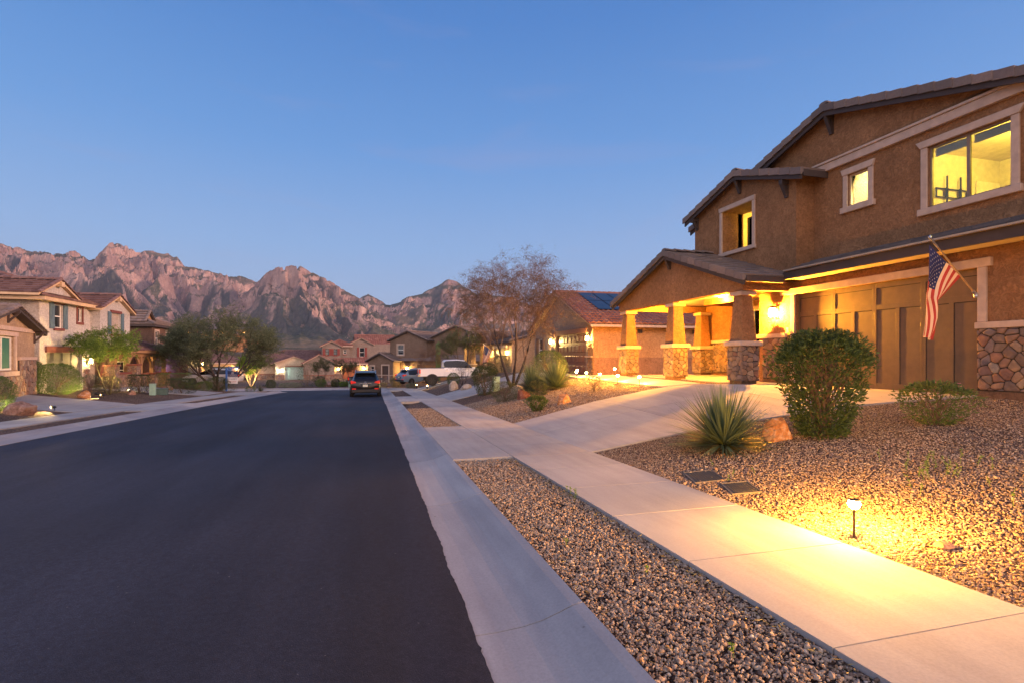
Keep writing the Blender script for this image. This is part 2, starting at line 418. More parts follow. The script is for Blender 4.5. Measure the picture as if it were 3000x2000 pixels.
def run(name, P, side, prof, seg, mat, start=0, skirt=.12, gap=.006, clip=None, curb=False):
    """extrude a cross-section (offset, dz) along polyline P in slabs of length seg"""
    b = B(); D = densify(P, .25); L = [0]
    for p,q in zip(D,D[1:]): L.append(L[-1]+math.hypot(q[0]-p[0],q[1]-p[1]))
    def at(t):
        t = max(0,min(L[-1]-1e-6,t)); j = min(range(len(L)-1), key=lambda k: 0 if L[k]<=t<L[k+1] else 1)
        u = (t-L[j])/(L[j+1]-L[j]); x = D[j][0]+(D[j+1][0]-D[j][0])*u; y = D[j][1]+(D[j+1][1]-D[j][1])*u
        k0 = max(0,j-3); k1 = min(len(D)-1,j+4); dx,dy = D[k1][0]-D[k0][0],D[k1][1]-D[k0][1]; q = math.hypot(dx,dy)
        return x,y,side*dy/q,-side*dx/q
    t = start; m = len(prof)
    while t < L[-1]-.1:
        t1 = min(t+seg, L[-1])
        mid = at((t+t1)/2)
        if clip is None or clip(mid[0],mid[1]):
            ns = max(1,int((t1-t)/1.1)); rows = []
            for i in range(ns+1):
                tt = t+gap+(t1-t-2*gap)*i/ns; x,y,nx_,ny_ = at(tt)
                s = swl(y)
                row = [(x+nx_*d, y+ny_*d, s+dz) for d,dz in prof]
                row = [(row[0][0],row[0][1],s+prof[0][1]-skirt)]+row+[(row[-1][0],row[-1][1],s+prof[-1][1]-skirt)]
                rows += row
            k = m+2; fs = [(i*k+j,i*k+j+1,(i+1)*k+j+1,(i+1)*k+j) for i in range(ns) for j in range(k-1)]
            fs += [tuple(range(k)), tuple(range(ns*k,(ns+1)*k))[::-1]]
            b.add(rows, fs)
        t = t1
    o = b.build(name, mat, fixn=False); setp(o, kind='structure'); return o
KP = [(0,.006),(.16,.008),(.32,.020),(.44,.042),(.55,.078),(.63,.108),(.70,.122)]
run('kerb', RR, 1, KP, 3.0, CONCK, start=11.95-9+.0)
run('kerb', RL, -1, KP, 3.0, CONCK, start=0)
run('pavement', RR, 1, [(1.72,.125),(3.17,.125)], 1.25, CONC, start=.35)
run('pavement', RL, -1, [(1.66,.125),(3.2,.125)], 1.25, CONC, start=.35, clip=lambda x,y: y<50)
for a_,b_ in ((8.33,13.48),(25.7,31.45),(42.5,48)):
    run('driveway_apron', [(.55,a_),(.55,b_)], 1, [(.705,.122),(1.0,.123),(1.712,.124)], 2.58, CONC, gap=.004)
for a_,b_ in ((23.6,28.8),(38.3,43.0)):
    run('driveway_apron', [(RL[3][0]-.02 if a_<30 else -7.42,a_),(-7.9+.02 if a_<30 else -7.3,b_)], -1, [(.705,.122),(1.65,.124)], 2.35, CONC, gap=.004)
def slabs(name, x_list, ylo, yhi, ycuts, mat=CONC, dz=0.0, skirt=.1, nsub=5):
    """driveway panels between consecutive x cuts and relative y cuts"""
    b = B()
    for xa,xb in zip(x_list,x_list[1:]):
        for ca,cb in zip(ycuts,ycuts[1:]):
            g = .006; sg = 1 if xb > xa else -1
            nxs = max(2,int(abs(xb-xa)/.5)); nys = max(2,int(6*(cb-ca)))
            vs = []
            for i in range(nxs+1):
                x = xa+g*sg+(xb-xa-2*g*sg)*i/nxs; y0 = ylo(x); y1 = yhi(x)
                for j in range(nys+1):
                    y = y0+(y1-y0)*(ca+(cb-ca)*j/nys); y += g if j==0 else (-g if j==nys else 0)
                    vs.append((x,y,hz(x,y)+dz))
            k = nys+1; fs = [(i*k+j,(i+1)*k+j,(i+1)*k+j+1,i*k+j+1) for i in range(nxs) for j in range(nys)]
            # skirt
            ring = [i*k for i in range(nxs+1)]+[nxs*k+j for j in range(1,k)]+[i*k+nys for i in range(nxs-1,-1,-1)]+[j for j in range(nys-1,0,-1)]
            base = len(vs); vs += [(vs[r][0],vs[r][1],vs[r][2]-skirt) for r in ring]
            m = len(ring); fs += [(ring[i],ring[(i+1)%m],base+(i+1)%m,base+i) for i in range(m)]
            b.add(vs, fs)
    o = b.build(name, mat, fixn=True); setp(o, kind='structure'); return o
def ip(pts): return lambda x: tab(pts, x)
slabs('driveway', [3.73,6.3,8.9,11.36], ip([(3.7,8.4),(5.6,8.58),(8,8.42),(9.45,8.1),(10.3,7.68),(11.4,7.0)]), ip([(3.7,13.7),(6.3,13.95),(8.25,13.5),(8.9,12.5),(9.5,11.75),(10.3,11.3),(11.4,11.7)]), [0,.53,1])
def path_walk():
    b = B(); L = [(8.27,13.51),(8.27,15),(8.3,17),(8.4,19),(8.6,21),(8.9,23)]; Rr = [(8.92,12.6),(9.12,14.2),(9.22,16.2),(9.32,18.2),(9.6,20.6),(10.1,22.6)]
    for i in range(5):
        vs = []
        for k in range(4):
            t = .01+(.98)*k/3
            for q in range(4):
                u = q/3; xa = L[i][0]+(L[i+1][0]-L[i][0])*t; ya = L[i][1]+(L[i+1][1]-L[i][1])*t; xb = Rr[i][0]+(Rr[i+1][0]-Rr[i][0])*t; yb = Rr[i][1]+(Rr[i+1][1]-Rr[i][1])*t
                x = xa+(xb-xa)*u; y = ya+(yb-ya)*u; vs.append((x,y,hz(x,y)+.004))
        b.add(vs, [(k*4+q,k*4+q+1,(k+1)*4+q+1,(k+1)*4+q) for k in range(3) for q in range(3)])
    o = b.build('walkway', CONC, fixn=False); m = o.modifiers.new('solid','SOLIDIFY'); m.thickness = .08; m.offset = -1; setp(o, kind='structure')
path_walk()
slabs('driveway', [3.73,6.4,9.0,11.2], lambda x: 25.7-.06*(x-3.7), lambda x: 31.45, [0,.5,1])
slabs('driveway', [3.73,6.4,9.0,11.2], lambda x: 42.5, lambda x: 48.2, [0,.5,1])
slabs("driveway", [-11.2,-13.8,-16.4,-19.0], lambda x: 23.6, lambda x: 28.8+(-11.2-x)*.1, [0,.5,1])
slabs('driveway', [-11.0,-14,-17.6], lambda x: 38.3, lambda x: 43.0, [0,.5,1])
# ------------------------------------------------------------------ building helpers
STUC = stucco('brown_stucco', (.31,.158,.073))
TRIM = plain('trim_stucco', (.50,.37,.285), .9, bmp=.3, bscale=70, spec=.2)
DKWOOD = plain('dark_fascia', (.055,.038,.032), .7, bmp=.3, bscale=30)
TILE_BROWN = island('brown_roof_tile', [(0,(.13,.105,.095)),(.35,(.20,.155,.13)),(.7,(.165,.13,.12)),(1,(.25,.185,.15))], .85, 60, .4, .003)
TILE_RED = island('red_barrel_tile', [(0,(.20,.085,.062)),(.4,(.27,.12,.085)),(.7,(.23,.10,.08)),(1,(.33,.17,.12))], .8, 60, .3, .003)
TILE_PURP = island('maroon_flat_tile', [(0,(.12,.07,.065)),(.5,(.17,.10,.09)),(1,(.21,.13,.115))], .85, 60, .3, .003)
STONE = island('stone_veneer', [(0,(.12,.085,.075)),(.2,(.20,.14,.105)),(.4,(.17,.13,.125)),(.6,(.28,.19,.12)),(.8,(.20,.105,.075)),(1,(.31,.24,.17))], .9, 26, .7, .012, nvar=.3, nscale=9)
MORTAR = plain('mortar', (.045,.035,.028), .95, bmp=.5, bscale=50)
PLINTH = stucco('plinth_stucco', (.16,.095,.06))
BRONZE = plain('bronze_metal', (.05,.035,.025), .45, .6)
WHITEF = plain('white_frame', (.72,.68,.6), .5)
def m_glass(T):
    g = T.n('BsdfGlossy', Roughness=.02); tr = T.n('BsdfTransparent', Color=(.92,.95,.95,1)); fr = T.n('Fresnel', IOR=1.45)
    mx = T.n('MixShader'); T.link(fr.outputs[0], mx.inputs[0]); T.link(tr.outputs[0], mx.inputs[1]); T.link(g.outputs[0], mx.inputs[2]); T.link(mx.outputs[0], T.out.inputs[0]); return T.m
GLASS = M('window_glass', m_glass)
DGLASS = plain('dark_window_glass', (.02,.025,.03), .06, spec=1.0, var=.05)
BULB = glow('warm_bulb', (1,.66,.26), 42)
BULBW = glow('cool_bulb', (.80,1,.85), 22)
def fabric(name, col):
    if name in MC: return MC[name]
    T = NT(name); p = T.n('BsdfPrincipled', Roughness=.85); p.inputs['Base Color'].default_value = c4(col); p.inputs['Specular IOR Level'].default_value = .1
    tl = T.n('BsdfTranslucent', Color=c4(col)); mx = T.n('MixShader'); mx.inputs[0].default_value = .3
    T.link(p.outputs[0],mx.inputs[1]); T.link(tl.outputs[0],mx.inputs[2]); T.link(mx.outputs[0],T.out.inputs[0]); MC[name] = T.m; return T.m
def wall_x(b, X, y0,y1,z0,z1, t=.2, holes=()):
    """wall in plane x=X with thickness t (towards +x if t>0), rectangular holes (ya,yb,za,zb) with reveals"""
    ys = sorted(set([y0,y1]+[h[0] for h in holes]+[h[1] for h in holes])); zs = sorted(set([z0,z1]+[h[2] for h in holes]+[h[3] for h in holes]))
    for xx in (X, X+t):
        for ya,yb in zip(ys,ys[1:]):
            for za,zb in zip(zs,zs[1:]):
                if any(h[0]<=ya and yb<=h[1] and h[2]<=za and zb<=h[3] for h in holes): continue
                b.add([(xx,ya,za),(xx,yb,za),(xx,yb,zb),(xx,ya,zb)],[(0,1,2,3)])
    def ring(ya,yb,za,zb):
        c = [(ya,za),(yb,za),(yb,zb),(ya,zb)]
        for i in range(4):
            p,q = c[i],c[(i+1)%4]; b.add([(X,*p),(X,*q),(X+t,*q),(X+t,*p)],[(0,1,2,3)])
    ring(y0,y1,z0,z1)
    for h in holes: ring(*h)
def tiles(name, A, Bc, C, D, mat, parent, kind='flat', tw=.33, th=.36, local=False, thick=.045, jitter=.004, seed=1):
    """tiled roof slope: A-Bc eave, D-C ridge (A under D)."""
    A,Bc,C,D = [np.array(p,float) for p in (A,Bc,C,D)]
    n = np.cross(Bc-A, D-A); n /= np.linalg.norm(n)
    if n[2] < 0: n = -n
    W = max(np.linalg.norm(Bc-A), np.linalg.norm(C-D)); H = max(np.linalg.norm(D-A),np.linalg.norm(C-Bc))
    nc = max(1,int(round(H/th))); nu = max(1,int(round(W/tw))); rs = np.random.RandomState(seed)
    def P(s,t): return (A*(1-s)+Bc*s)*(1-t)+(D*(1-s)+C*s)*t
    V = []; F_ = []
    if kind == 'flat':
        for k in range(nc):
            t0 = k/nc; t1 = min(1,(k+1)/nc+.02); o = .5*(k%2)
            for i in range(-1,nu+1):
                s0 = (i+o)/nu; s1 = (i+1+o)/nu
                if s1 <= 0 or s0 >= 1: continue
                s0 = max(0,s0)+.004/W; s1 = min(1,s1)-.004/W
                j = rs.uniform(-jitter,jitter,2)
                a = P(s0,t0)+n*(thick+j[0]); b_ = P(s1,t0)+n*(thick+j[1]); c = P(s1,t1)+n*.008; d = P(s0,t1)+n*.008
                e = P(s0,t0); f = P(s1,t0); m = len(V); V += [a,b_,c,d,e,f]
                F_ += [(m,m+1,m+2,m+3),(m+4,m+5,m+1,m),(m+4,m,m+3,m+4) if False else (m,m+3,m+4,m),(m+1,m+5,m+2,m+1)]
        F2 = []
        for f in F_: F2.append(f[:3] if f[3]==f[0] or f[3]==f[1] else f)
        b = B(); b.add(V, F2); ob = b.build(name, mat, parent, fixn=False, local=local)
    else:
        q = 5
        for k in range(nc):
            t0 = k/nc; t1 = min(1,(k+1)/nc+.03)
            for i in range(nu):
                s0 = i/nu; s1 = (i+1)/nu; j = rs.uniform(-jitter,jitter); m = len(V)
                for r,(tt,lift) in enumerate(((t0,thick),(t1,.006))):
                    for u in range(q+1):
                        x = u/q; V.append(P(s0+(s1-s0)*x,tt)+n*(lift+j+tw*.22*math.sin(math.pi*x)**.8))
                for u in range(q+1): V.append(P(s0+(s1-s0)*u/q,t0)+n*(tw*.22*math.sin(math.pi*u/q)**.8-.0))
                for u in range(q):
                    F_.append((m+u,m+u+1,m+q+1+u+1,m+q+1+u)); F_.append((m+2*(q+1)+u,m+2*(q+1)+u+1,m+u+1,m+u))
        b = B(); b.add(V, F_); ob = b.build(name, mat, parent, fixn=False, local=local, smooth=False)
    return ob
def slopeboard(b, A, Bc, C, D, t=.1):
    """solid deck below a slope"""
    pts = [A,Bc,C,D]; b.add([tuple(p) for p in pts]+[(p[0],p[1],p[2]-t) for p in pts],[(0,1,2,3),(7,6,5,4),(0,4,5,1),(1,5,6,2),(2,6,7,3),(3,7,4,0)])
def capline(b, P, Q, w=.26, h=.13, L=.36, seed=3, half=False, drop=.0):
    """overlapping ridge or rake cap tiles from P (low) to Q"""
    P,Q = Vector(P),Vector(Q); d = Q-P; n = max(1,int(d.length/L)); rs = random.Random(seed)
    u = d.normalized(); side = Vector((u.y,-u.x,0)).normalized(); up = side.cross(u)
    if up.z < 0: up = -up
    for i in range(n):
        a = P+d*(i/n); c = P+d*((i+1.06)/n); j = rs.uniform(-.006,.006); l0 = .03+j; l1 = .0+j
        vs = []
        for p,l in ((a,l0),(c,l1)):
            ww = w/2+l*.3
            for sx,sy in ((-1,-drop),(-1,h*.55),(-.45,h),(.45,h),(1,h*.55),(1,-drop)):
                vs.append(p+side*ww*sx+up*(sy+l))
        b.add(vs, [(0,1,2,3,4,5),(11,10,9,8,7,6)]+[(k,k+6,k+7,k+1) for k in range(5)])
def stoneface(b, O, U, Vd, N, w, h, size=.2, seed=1, depth=.035, gap=.012):
    """irregular field stones: voronoi cells of a jittered grid, extruded"""
    O,U,Vd,N = [Vector(p) for p in (O,U,Vd,N)]; rs = random.Random(seed)
    nx = max(1,round(w/(size*1.15))); ny = max(1,round(h/(size*.85))); pts = []
    for j in range(-1,ny+1):
        for i in range(-1,nx+1): pts.append(((i+.5+rs.uniform(-.42,.42)+.25*(j%2))*w/nx, (j+.5+rs.uniform(-.42,.42))*h/ny))
    for p in pts:
        if not (-.15 < p[0] < w+.15 and -.15 < p[1] < h+.15): continue
        poly = [(0,0),(w,0),(w,h),(0,h)]
        for q in pts:
            if q is p: continue
            dx,dy = q[0]-p[0],q[1]-p[1]; L = math.hypot(dx,dy)
            if L > size*3.5 or L < 1e-6: continue
            lim = L/2-gap/2; new = []
            for k in range(len(poly)):
                a,c = poly[k],poly[(k+1)%len(poly)]
                da = ((a[0]-p[0])*dx+(a[1]-p[1])*dy)/L-lim; dc = ((c[0]-p[0])*dx+(c[1]-p[1])*dy)/L-lim
                if da <= 0: new.append(a)
                if (da < 0 < dc) or (dc < 0 < da):
                    t = da/(da-dc); new.append((a[0]+(c[0]-a[0])*t,a[1]+(c[1]-a[1])*t))
            poly = new
            if len(poly) < 3: break
        if len(poly) < 3: continue
        # chop corners so the stones look rounded
        rp = []
        for k in range(len(poly)):
            a,m,c = poly[k-1],poly[k],poly[(k+1)%len(poly)]
            rp.append((m[0]+(a[0]-m[0])*.14,m[1]+(a[1]-m[1])*.14)); rp.append((m[0]+(c[0]-m[0])*.14,m[1]+(c[1]-m[1])*.14))
        cx = sum(q[0] for q in rp)/len(rp); cy_ = sum(q[1] for q in rp)/len(rp)
        ar = max(abs(q[0]-cx) for q in rp)
        if ar < .025: continue
        dd = depth*rs.uniform(.55,1.1); tx,ty = rs.uniform(-.12,.12),rs.uniform(-.12,.12); vs = []; n = len(rp)
        for sc_,de in ((1,-.012),(.98,dd*.45),(.9,dd*.8),(.62,dd)):
            for q in rp:
                x = cx+(q[0]-cx)*sc_; y = cy_+(q[1]-cy_)*sc_; e = de+(tx*(x-cx)+ty*(y-cy_) if de > 0 else 0)
                vs.append(O+U*x+Vd*y+N*e)
        b.add(vs, [(r*n+k,r*n+(k+1)%n,(r+1)*n+(k+1)%n,(r+1)*n+k) for r in range(3) for k in range(n)]+[tuple(range(3*n,4*n))])
def bracket(b, x, y, ztop, dirx=-1, w=.12, L=.32, h=.5, ax='x'):
    """knee brace sticking out of a wall at (x,y)"""
    def P(o,z,s): return (x+dirx*o, y+s, z) if ax=='x' else (x+s, y+dirx*o, z)
    for poly in ([(0,ztop-.12),(L,ztop-.12),(L,ztop),(0,ztop)], [(0.001,ztop-h),(.07,ztop-h),(.07,ztop-.121),(.001,ztop-.121)], [(.071,ztop-h+.04),(.071,ztop-h+.17),(L-.1,ztop-.122),(L-.01,ztop-.122)]):
        n = len(poly); hw = w/2*(1 if poly[0][1]>ztop-.2 else .8); vs = [P(o,z,-hw) for o,z in poly]+[P(o,z,hw) for o,z in poly]
        b.add(vs,[tuple(range(n)),tuple(range(n,2*n))[::-1]]+[(i,(i+1)%n,(i+1)%n+n,i+n) for i in range(n)])
# ------------------------------------------------------------------ main house
def main_house():
    H = thing('house', 'large brown stucco two storey house with stone pillared lit porch on the right', 'house', (14,11,.8))
    # lower garage wall
    b = B(); DY0,DY1,DZ0,DZ1 = 7.14,11.55,.74,3.24
    wall_x(b, 11.2, 4.6,12.73, .70,3.60, .25, [(DY0,DY1,DZ0-.2 if False else .74,DZ1)])
    b.box(11.2,12.73,.7,13.5,12.93,3.6)                 # north side of garage
    wall_x(b, 13.5, 12.93,18.9, .7,3.6, .2, [(14.6,15.95,1.35,3.25)])
    b.box(11.45,4.4,.5,20,4.6,3.6); b.box(12.0,4.601,3.5,20,5.449,3.62)
    # second floor, main
    wall_x(b, 11.8, 5.45,16.45, 3.4,6.52, .15, [(9.90,10.47,5.38,6.2),(6.97,8.50,4.80,6.14),(13.2,14.6,4.95,6.3)])
    b.prism('x', [(5.45,6.521),(16.45,6.521),(16.45,6.53),(10.95,8.08),(5.45,6.53)], 11.8, 11.95)
    b.box(11.951,16.3,3.4,20,16.45,6.46); b.box(11.951,5.45,3.4,20,5.6,6.46)
    # bay
    wall_x(b, 11.2, 11.54,16.13, 3.7,6.55, .15, [(13.2,14.6,4.95,6.3)])
    b.prism('x', [(11.54,6.551),(16.13,6.551),(13.75,7.24)], 11.2, 11.35)
    b.box(11.351,11.54,3.7,11.799,11.69,6.55); b.box(11.351,15.98,3.7,11.799,16.13,6.55)
    # porch gable wall and beams
    b.prism('x', [(11.70,3.34),(18.9,3.34),(18.9,3.62),(15.2,4.92),(11.70,3.62)], 9.6, 9.86)
    b.box(9.861,11.70,3.34,11.195,11.94,3.60); b.box(9.861,18.66,3.34,13.49,18.9,3.60)
    b.build('wall', STUC, H)
    g = B(); wall_x(g, 11.12+.0, 11.56,11.80,.8,.9,.02)
    # ceilings / soffits
    c = B(); c.box(9.862,11.95,3.63,13.49,18.65,3.66)
    c.box(10.62,4.3,3.602,11.19,11.3,3.625); c.build('ceiling', plain('porch_ceiling', (.50,.40,.29), .9), H)
    r = B()
    for y0,y1 in ((11.35,15.2),(19.1,15.2)):
        X1 = 11.19 if y0 < 15 else 14.0
        slopeboard(r, (9.34,y0,3.66),(X1,y0,3.66),(X1,y1,5.03),(9.34,y1,5.03), .08)
    slopeboard(r, (10.62,4.3,3.785),(10.62,11.4,3.785),(11.79,11.4,4.185),(11.79,4.3,4.185), .06)
    for y0 in (11.1,16.42): slopeboard(r, (10.93,y0,6.50),(12.6,y0,6.50),(12.6,13.75,7.34),(10.93,13.75,7.34), .08)
    for y0 in (5.0,16.9): slopeboard(r, (11.5,y0,6.33),(20,y0,6.33),(20,10.95,8.17),(11.5,10.95,8.17), .09)
    deck = r.build('roof_deck', DKWOOD, H)
    ro = tiles('roof', (9.34,11.33,3.67),(11.2,11.33,3.67),(11.2,15.2,5.045),(9.34,15.2,5.045), TILE_BROWN, H, tw=.30, th=.36)
    tiles('roof', (9.34,19.12,3.67),(14.0,19.12,3.67),(14.0,15.2,5.045),(9.34,15.2,5.045), TILE_BROWN, H, tw=.30, th=.36, seed=2)
    tiles('roof', (10.60,4.3,3.80),(10.60,11.38,3.80),(11.8,11.38,4.20),(11.8,4.3,4.20), TILE_BROWN, H, tw=.30, th=.32, seed=3)
    tiles('roof', (10.93,11.08,6.505),(12.6,11.08,6.505),(12.6,13.75,7.355),(10.93,13.75,7.355), TILE_BROWN, H, tw=.30, th=.36, seed=4)
    tiles('roof', (10.93,16.44,6.505),(12.6,16.44,6.505),(12.6,13.75,7.355),(10.93,13.75,7.355), TILE_BROWN, H, tw=.30, th=.36, seed=5)
    tiles('roof', (11.5,4.98,6.34),(20,4.98,6.34),(20,10.95,8.185),(11.5,10.95,8.185), TILE_BROWN, H, tw=.30, th=.36, seed=6)
    tiles('roof', (11.5,16.92,6.34),(20,16.92,6.34),(20,10.95,8.185),(11.5,10.95,8.185), TILE_BROWN, H, tw=.30, th=.36, seed=7)
    def rake(x, y0,z0,y1,z1, seed):
        k = B()
        # rake tiles: L shaped pieces that wrap over the roof edge
        n = max(1,int(math.hypot(y1-y0,z1-z0)/.36)); rs = random.Random(seed); s = math.hypot(y1-y0,z1-z0); dy,dz = (y1-y0)/s,(z1-z0)/s
        for i in range(n):
            a = s*i/n; c = s*(i+1.05)/n; j = rs.uniform(-.006,.006)
            def Q(t,o,xx): return (xx, y0+dy*t-dz*0, z0+dz*t+o)
            vs = [Q(a,-.14,x-.045),Q(a,.050+j,x-.045),Q(a,.050+j,x+.16),Q(a,-.14,x-.0),Q(c,-.16,x-.03),Q(c,.022+j,x-.03),Q(c,.022+j,x+.16),Q(c,-.16,x+.0)]
            k.add(vs,[(0,1,5,4),(1,2,6,5),(0,3,2,1),(4,5,6,7),(2,3,7,6),(0,4,7,3)])
        k.build('rake_tiles', TILE_BROWN, H)
    rake(9.34,11.33,3.67,15.2,5.045,1); rake(9.34,19.12,3.67,15.2,5.045,2)
    rake(10.93,11.08,6.505,13.75,7.355,3); rake(10.93,16.44,6.505,13.75,7.355,4)
    rake(11.5,4.98,6.34,10.95,8.185,5); rake(11.5,16.92,6.34,10.95,8.185,6)
    for p_,q_ in (((9.36,15.2,5.045),(11.19,15.2,5.045)),((10.95,13.75,7.355),(12.6,13.75,7.355)),((11.5,10.95,8.185),(20,10.95,8.185))):
        k = B(); capline(k, p_, q_, h=.07); k.build('ridge_tiles', TILE_BROWN, H)
    f = B()   # fascia boards
    def fas(x, y0,z0,y1,z1, d=.17, t=.04):
        f.prism('x', [(y0,z0-.02),(y1,z1-.02),(y1,z1-.02-d),(y0,z0-.02-d)], x, x+t)
    fas(9.36,11.36,3.60,15.2,4.965); fas(9.361,19.1,3.60,15.2,4.965)
    fas(10.95,11.12,6.44,13.75,7.28); fas(10.951,16.4,6.44,13.75,7.28)
    fas(11.52,5.0,6.27,10.95,8.10); fas(11.521,16.9,6.27,10.95,8.10)
    f.box(9.40,11.31,3.50,10.60,11.35,3.66); f.box(10.58,4.3,3.58,10.62,11.31,3.79); f.box(10.99,11.07,6.33,11.79,11.11,6.50)
    f.build('fascia', DKWOOD, H)
    gt = B(); gt.box(10.50,4.3,3.785,10.60,11.26,3.80); gt.box(10.49,4.3,3.79,10.505,11.26,3.825); gt.build('drip_edge', plain('drip_metal', (.42,.32,.22), .5, .3), H)
    for a_ in ((9.6,15.2,4.90,.46,.22),(11.2,13.75,7.18,.5,.24),(11.2,15.95,6.46,.42,.24),(11.2,11.85,6.46,.48,.24),(11.8,10.95,8.00,.55,.26)):
        br = B(); bracket(br, *a_[:3],h=a_[3],L=a_[4]); br.build('bracket', DKWOOD, H)
    # trims
    t = B()
    t.prism('y', [(11.2,3.24),(11.13,3.24),(11.11,3.41),(11.2,3.41)], 6.9, 12.05)
    t.box(11.14,6.99,2.192,11.199,7.14,3.239); t.box(11.14,11.55,.8,11.199,11.70,3.239)
    t.build('garage_trim', TRIM, H, bevel=.012)
    for q_ in ((11.10,4.6,2.07,11.199,7.16,2.19),(11.10,11.85,2.07,11.199,12.98,2.19),(13.38,16.6,2.07,13.499,18.2,2.19)):
        t = B(); t.box(*q_); t.build('stone_cap', TRIM, H, bevel=.012)
    t = B(); t.box(11.70,5.55,6.50,11.799,11.5,6.70); t.box(11.66,5.75,6.701,11.799,11.5,6.76); t.build('cornice_band', TRIM, H, bevel=.012)
    for O_,w__,sz,sd,bx_ in (((11.16,7.13,.92),2.5,.175,11,(11.155,4.6,.90,11.199,7.14,2.07)),((11.16,12.73,.92),.86,.19,12,(11.155,11.86,.90,11.199,12.73,2.07)),((13.46,18.2,.92),1.5,.2,13,(13.455,16.7,.90,13.499,18.2,2.07))):
        s = B(); stoneface(s, O_,(0,-1,0),(0,0,1),(-1,0,0), w__,1.15, sz, sd, depth=.045, gap=.009)
        mo = B(); mo.box(*bx_); mb = mo.build('mortar_bed', MORTAR, H); s.build('stone_facing', STONE, H, fixn=True)
    for q_ in ((11.145,4.6,.60,11.2,7.135,.90),(11.145,11.86,.60,11.2,12.73,.90)):
        pl = B(); pl.box(*q_); pl.build('plinth', PLINTH, H)
    # porch slab
    sl_ = B(); sl_.box(9.95,11.75,.55,13.49,18.9,.80); sl_.build('porch_floor', CONC, H, bevel=.01)
    # garage door
    gd = B(); X = 11.30; gm = plain('garage_door_paint', (.135,.080,.036), .55, bmp=.25, bscale=14, bdist=.004)
    gd.box(X,7.13,.79,X+.05,11.56,3.26); D = gd.build('garage_door', gm, H)
    pn_ = B(); n4 = 4; W = (11.55-7.14)/n4
    fr = .011
    for q in range(n4):
        ya = 7.14+q*W; yb = ya+W
        pn_.box(X-fr,ya+.001,.80,X-.001,ya+.055,3.24); pn_.box(X-fr,yb-.055,.80,X-.001,yb-.001,3.24)
        pn_.box(X-fr,ya+.056,.801,X-.001,yb-.056,.93); pn_.box(X-fr,ya+.056,2.62,X-.001,yb-.056,2.74); pn_.box(X-fr,ya+.056,3.12,X-.001,yb-.056,3.239)
        m = (ya+yb)/2; pn_.box(X-fr,m-.045,.931,X-.001,m+.045,2.619)
    pn_.build('door_panel', gm, D, bevel=.004)
    sm = B()  # thin dark strips: shade at the panels' left and top edges put into colour
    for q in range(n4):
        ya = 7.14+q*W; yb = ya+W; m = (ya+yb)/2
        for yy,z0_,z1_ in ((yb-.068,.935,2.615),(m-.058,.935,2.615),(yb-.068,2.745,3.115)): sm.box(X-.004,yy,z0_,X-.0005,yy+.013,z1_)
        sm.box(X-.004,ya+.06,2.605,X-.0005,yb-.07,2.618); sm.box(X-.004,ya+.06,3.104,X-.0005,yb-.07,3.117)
    sm.build('panel_shadow_line', plain('shadow_line_dark',(.015,.010,.007),.8), D)
    # windows
    def win(y0,y1,z0,z1,x,mull=None,name='window',head=.16,jam=.12,sill=.15,ext=.1,fm=BRONZE,trim=TRIM,tx=.07):
        w_ = B(); e = .045
        w_.box(x+.04,y0,z0,x+.09,y0+e,z1); w_.box(x+.04,y1-e,z0,x+.09,y1,z1); w_.box(x+.04,y0+e+.001,z0,x+.09,y1-e-.001,z0+e); w_.box(x+.04,y0+e+.001,z1-e,x+.09,y1-e-.001,z1)
        if mull: w_.box(x+.035,mull-.03,z0+e,x+.085,mull+.03,z1-e)
        W_ = w_.build(name, fm, H)
        gl = B(); gl.box(x+.06,y0+e,z0+e,x+.068,y1-e,z1-e); gl.build('pane', GLASS, W_)
        if head:
            t_ = B(); xw = x-.0
            t_.prism('x', [(y0-jam,z1+.001),(y1+jam,z1+.001),(y1+jam+ext,z1+head),(y0-jam-ext,z1+head)], xw-tx, xw-.001)
            t_.box(xw-tx*.7,y0-jam,z0,xw-.001,y0,z1); t_.box(xw-tx*.7,y1,z0,xw-.001,y1+jam,z1)
            t_.box(xw-tx-.02,y0-jam-.05,z0-sill,xw-.001,y1+jam+.05,z0-.001)
            t_.build('window_trim', trim, W_, bevel=.012)
        return W_
    win(6.97,8.50,4.80,6.14,11.8,7.74,jam=.14,fm=plain('tan_frame',(.22,.16,.11),.5))
    w2 = win(9.90,10.47,5.38,6.20,11.8,jam=.13,ext=.05,fm=plain('almond_frame',(.55,.42,.25),.5))
    w3 = win(13.35,14.45,5.02,6.15,12.0,head=0)
    w4 = win(14.6,15.95,1.35,3.25,13.5,head=.12,fm=WHITEF,jam=.08)
    t = B()   # trim round the deep recess of the bay
    t.prism('x', [(13.08,6.301),(14.72,6.301),(14.75,6.45),(13.05,6.45)], 11.13, 11.199)
    t.box(11.15,13.08,4.951,11.199,13.2,6.30); t.box(11.15,14.6,4.951,11.199,14.72,6.30); t.box(11.12,13.05,4.83,11.199,14.75,4.95)
    t.build('window_trim', TRIM, H, bevel=.012)
    rc = B()  # reveal walls of the recess
    rc.box(11.352,14.60,4.9,12.0,14.65,6.35); rc.box(11.352,13.15,4.9,12.0,13.2,6.35); rc.box(11.352,13.2,4.90,12.0,14.6,4.949); rc.box(11.352,13.2,6.301,12.0,14.6,6.35)
    rc.build('recess_wall', STUC, H)
    # blinds
    bl = B()
    for i in range(22):
        z = 5.42+i*.036; bl.add([(11.93,9.93,z),(11.93,10.45,z),(11.952,10.45,z+.026),(11.952,9.93,z+.026)],[(0,1,2,3)])
    o = bl.build('blind', fabric('blind_glow',(.85,.75,.55)), w2)
    bl = B()
    for i in range(7):
        z = 5.93+i*.026
        bl.box(11.93,7.02,z,11.98,7.70,z+.012); bl.box(11.93,7.78,z,11.98,8.45,z+.012)
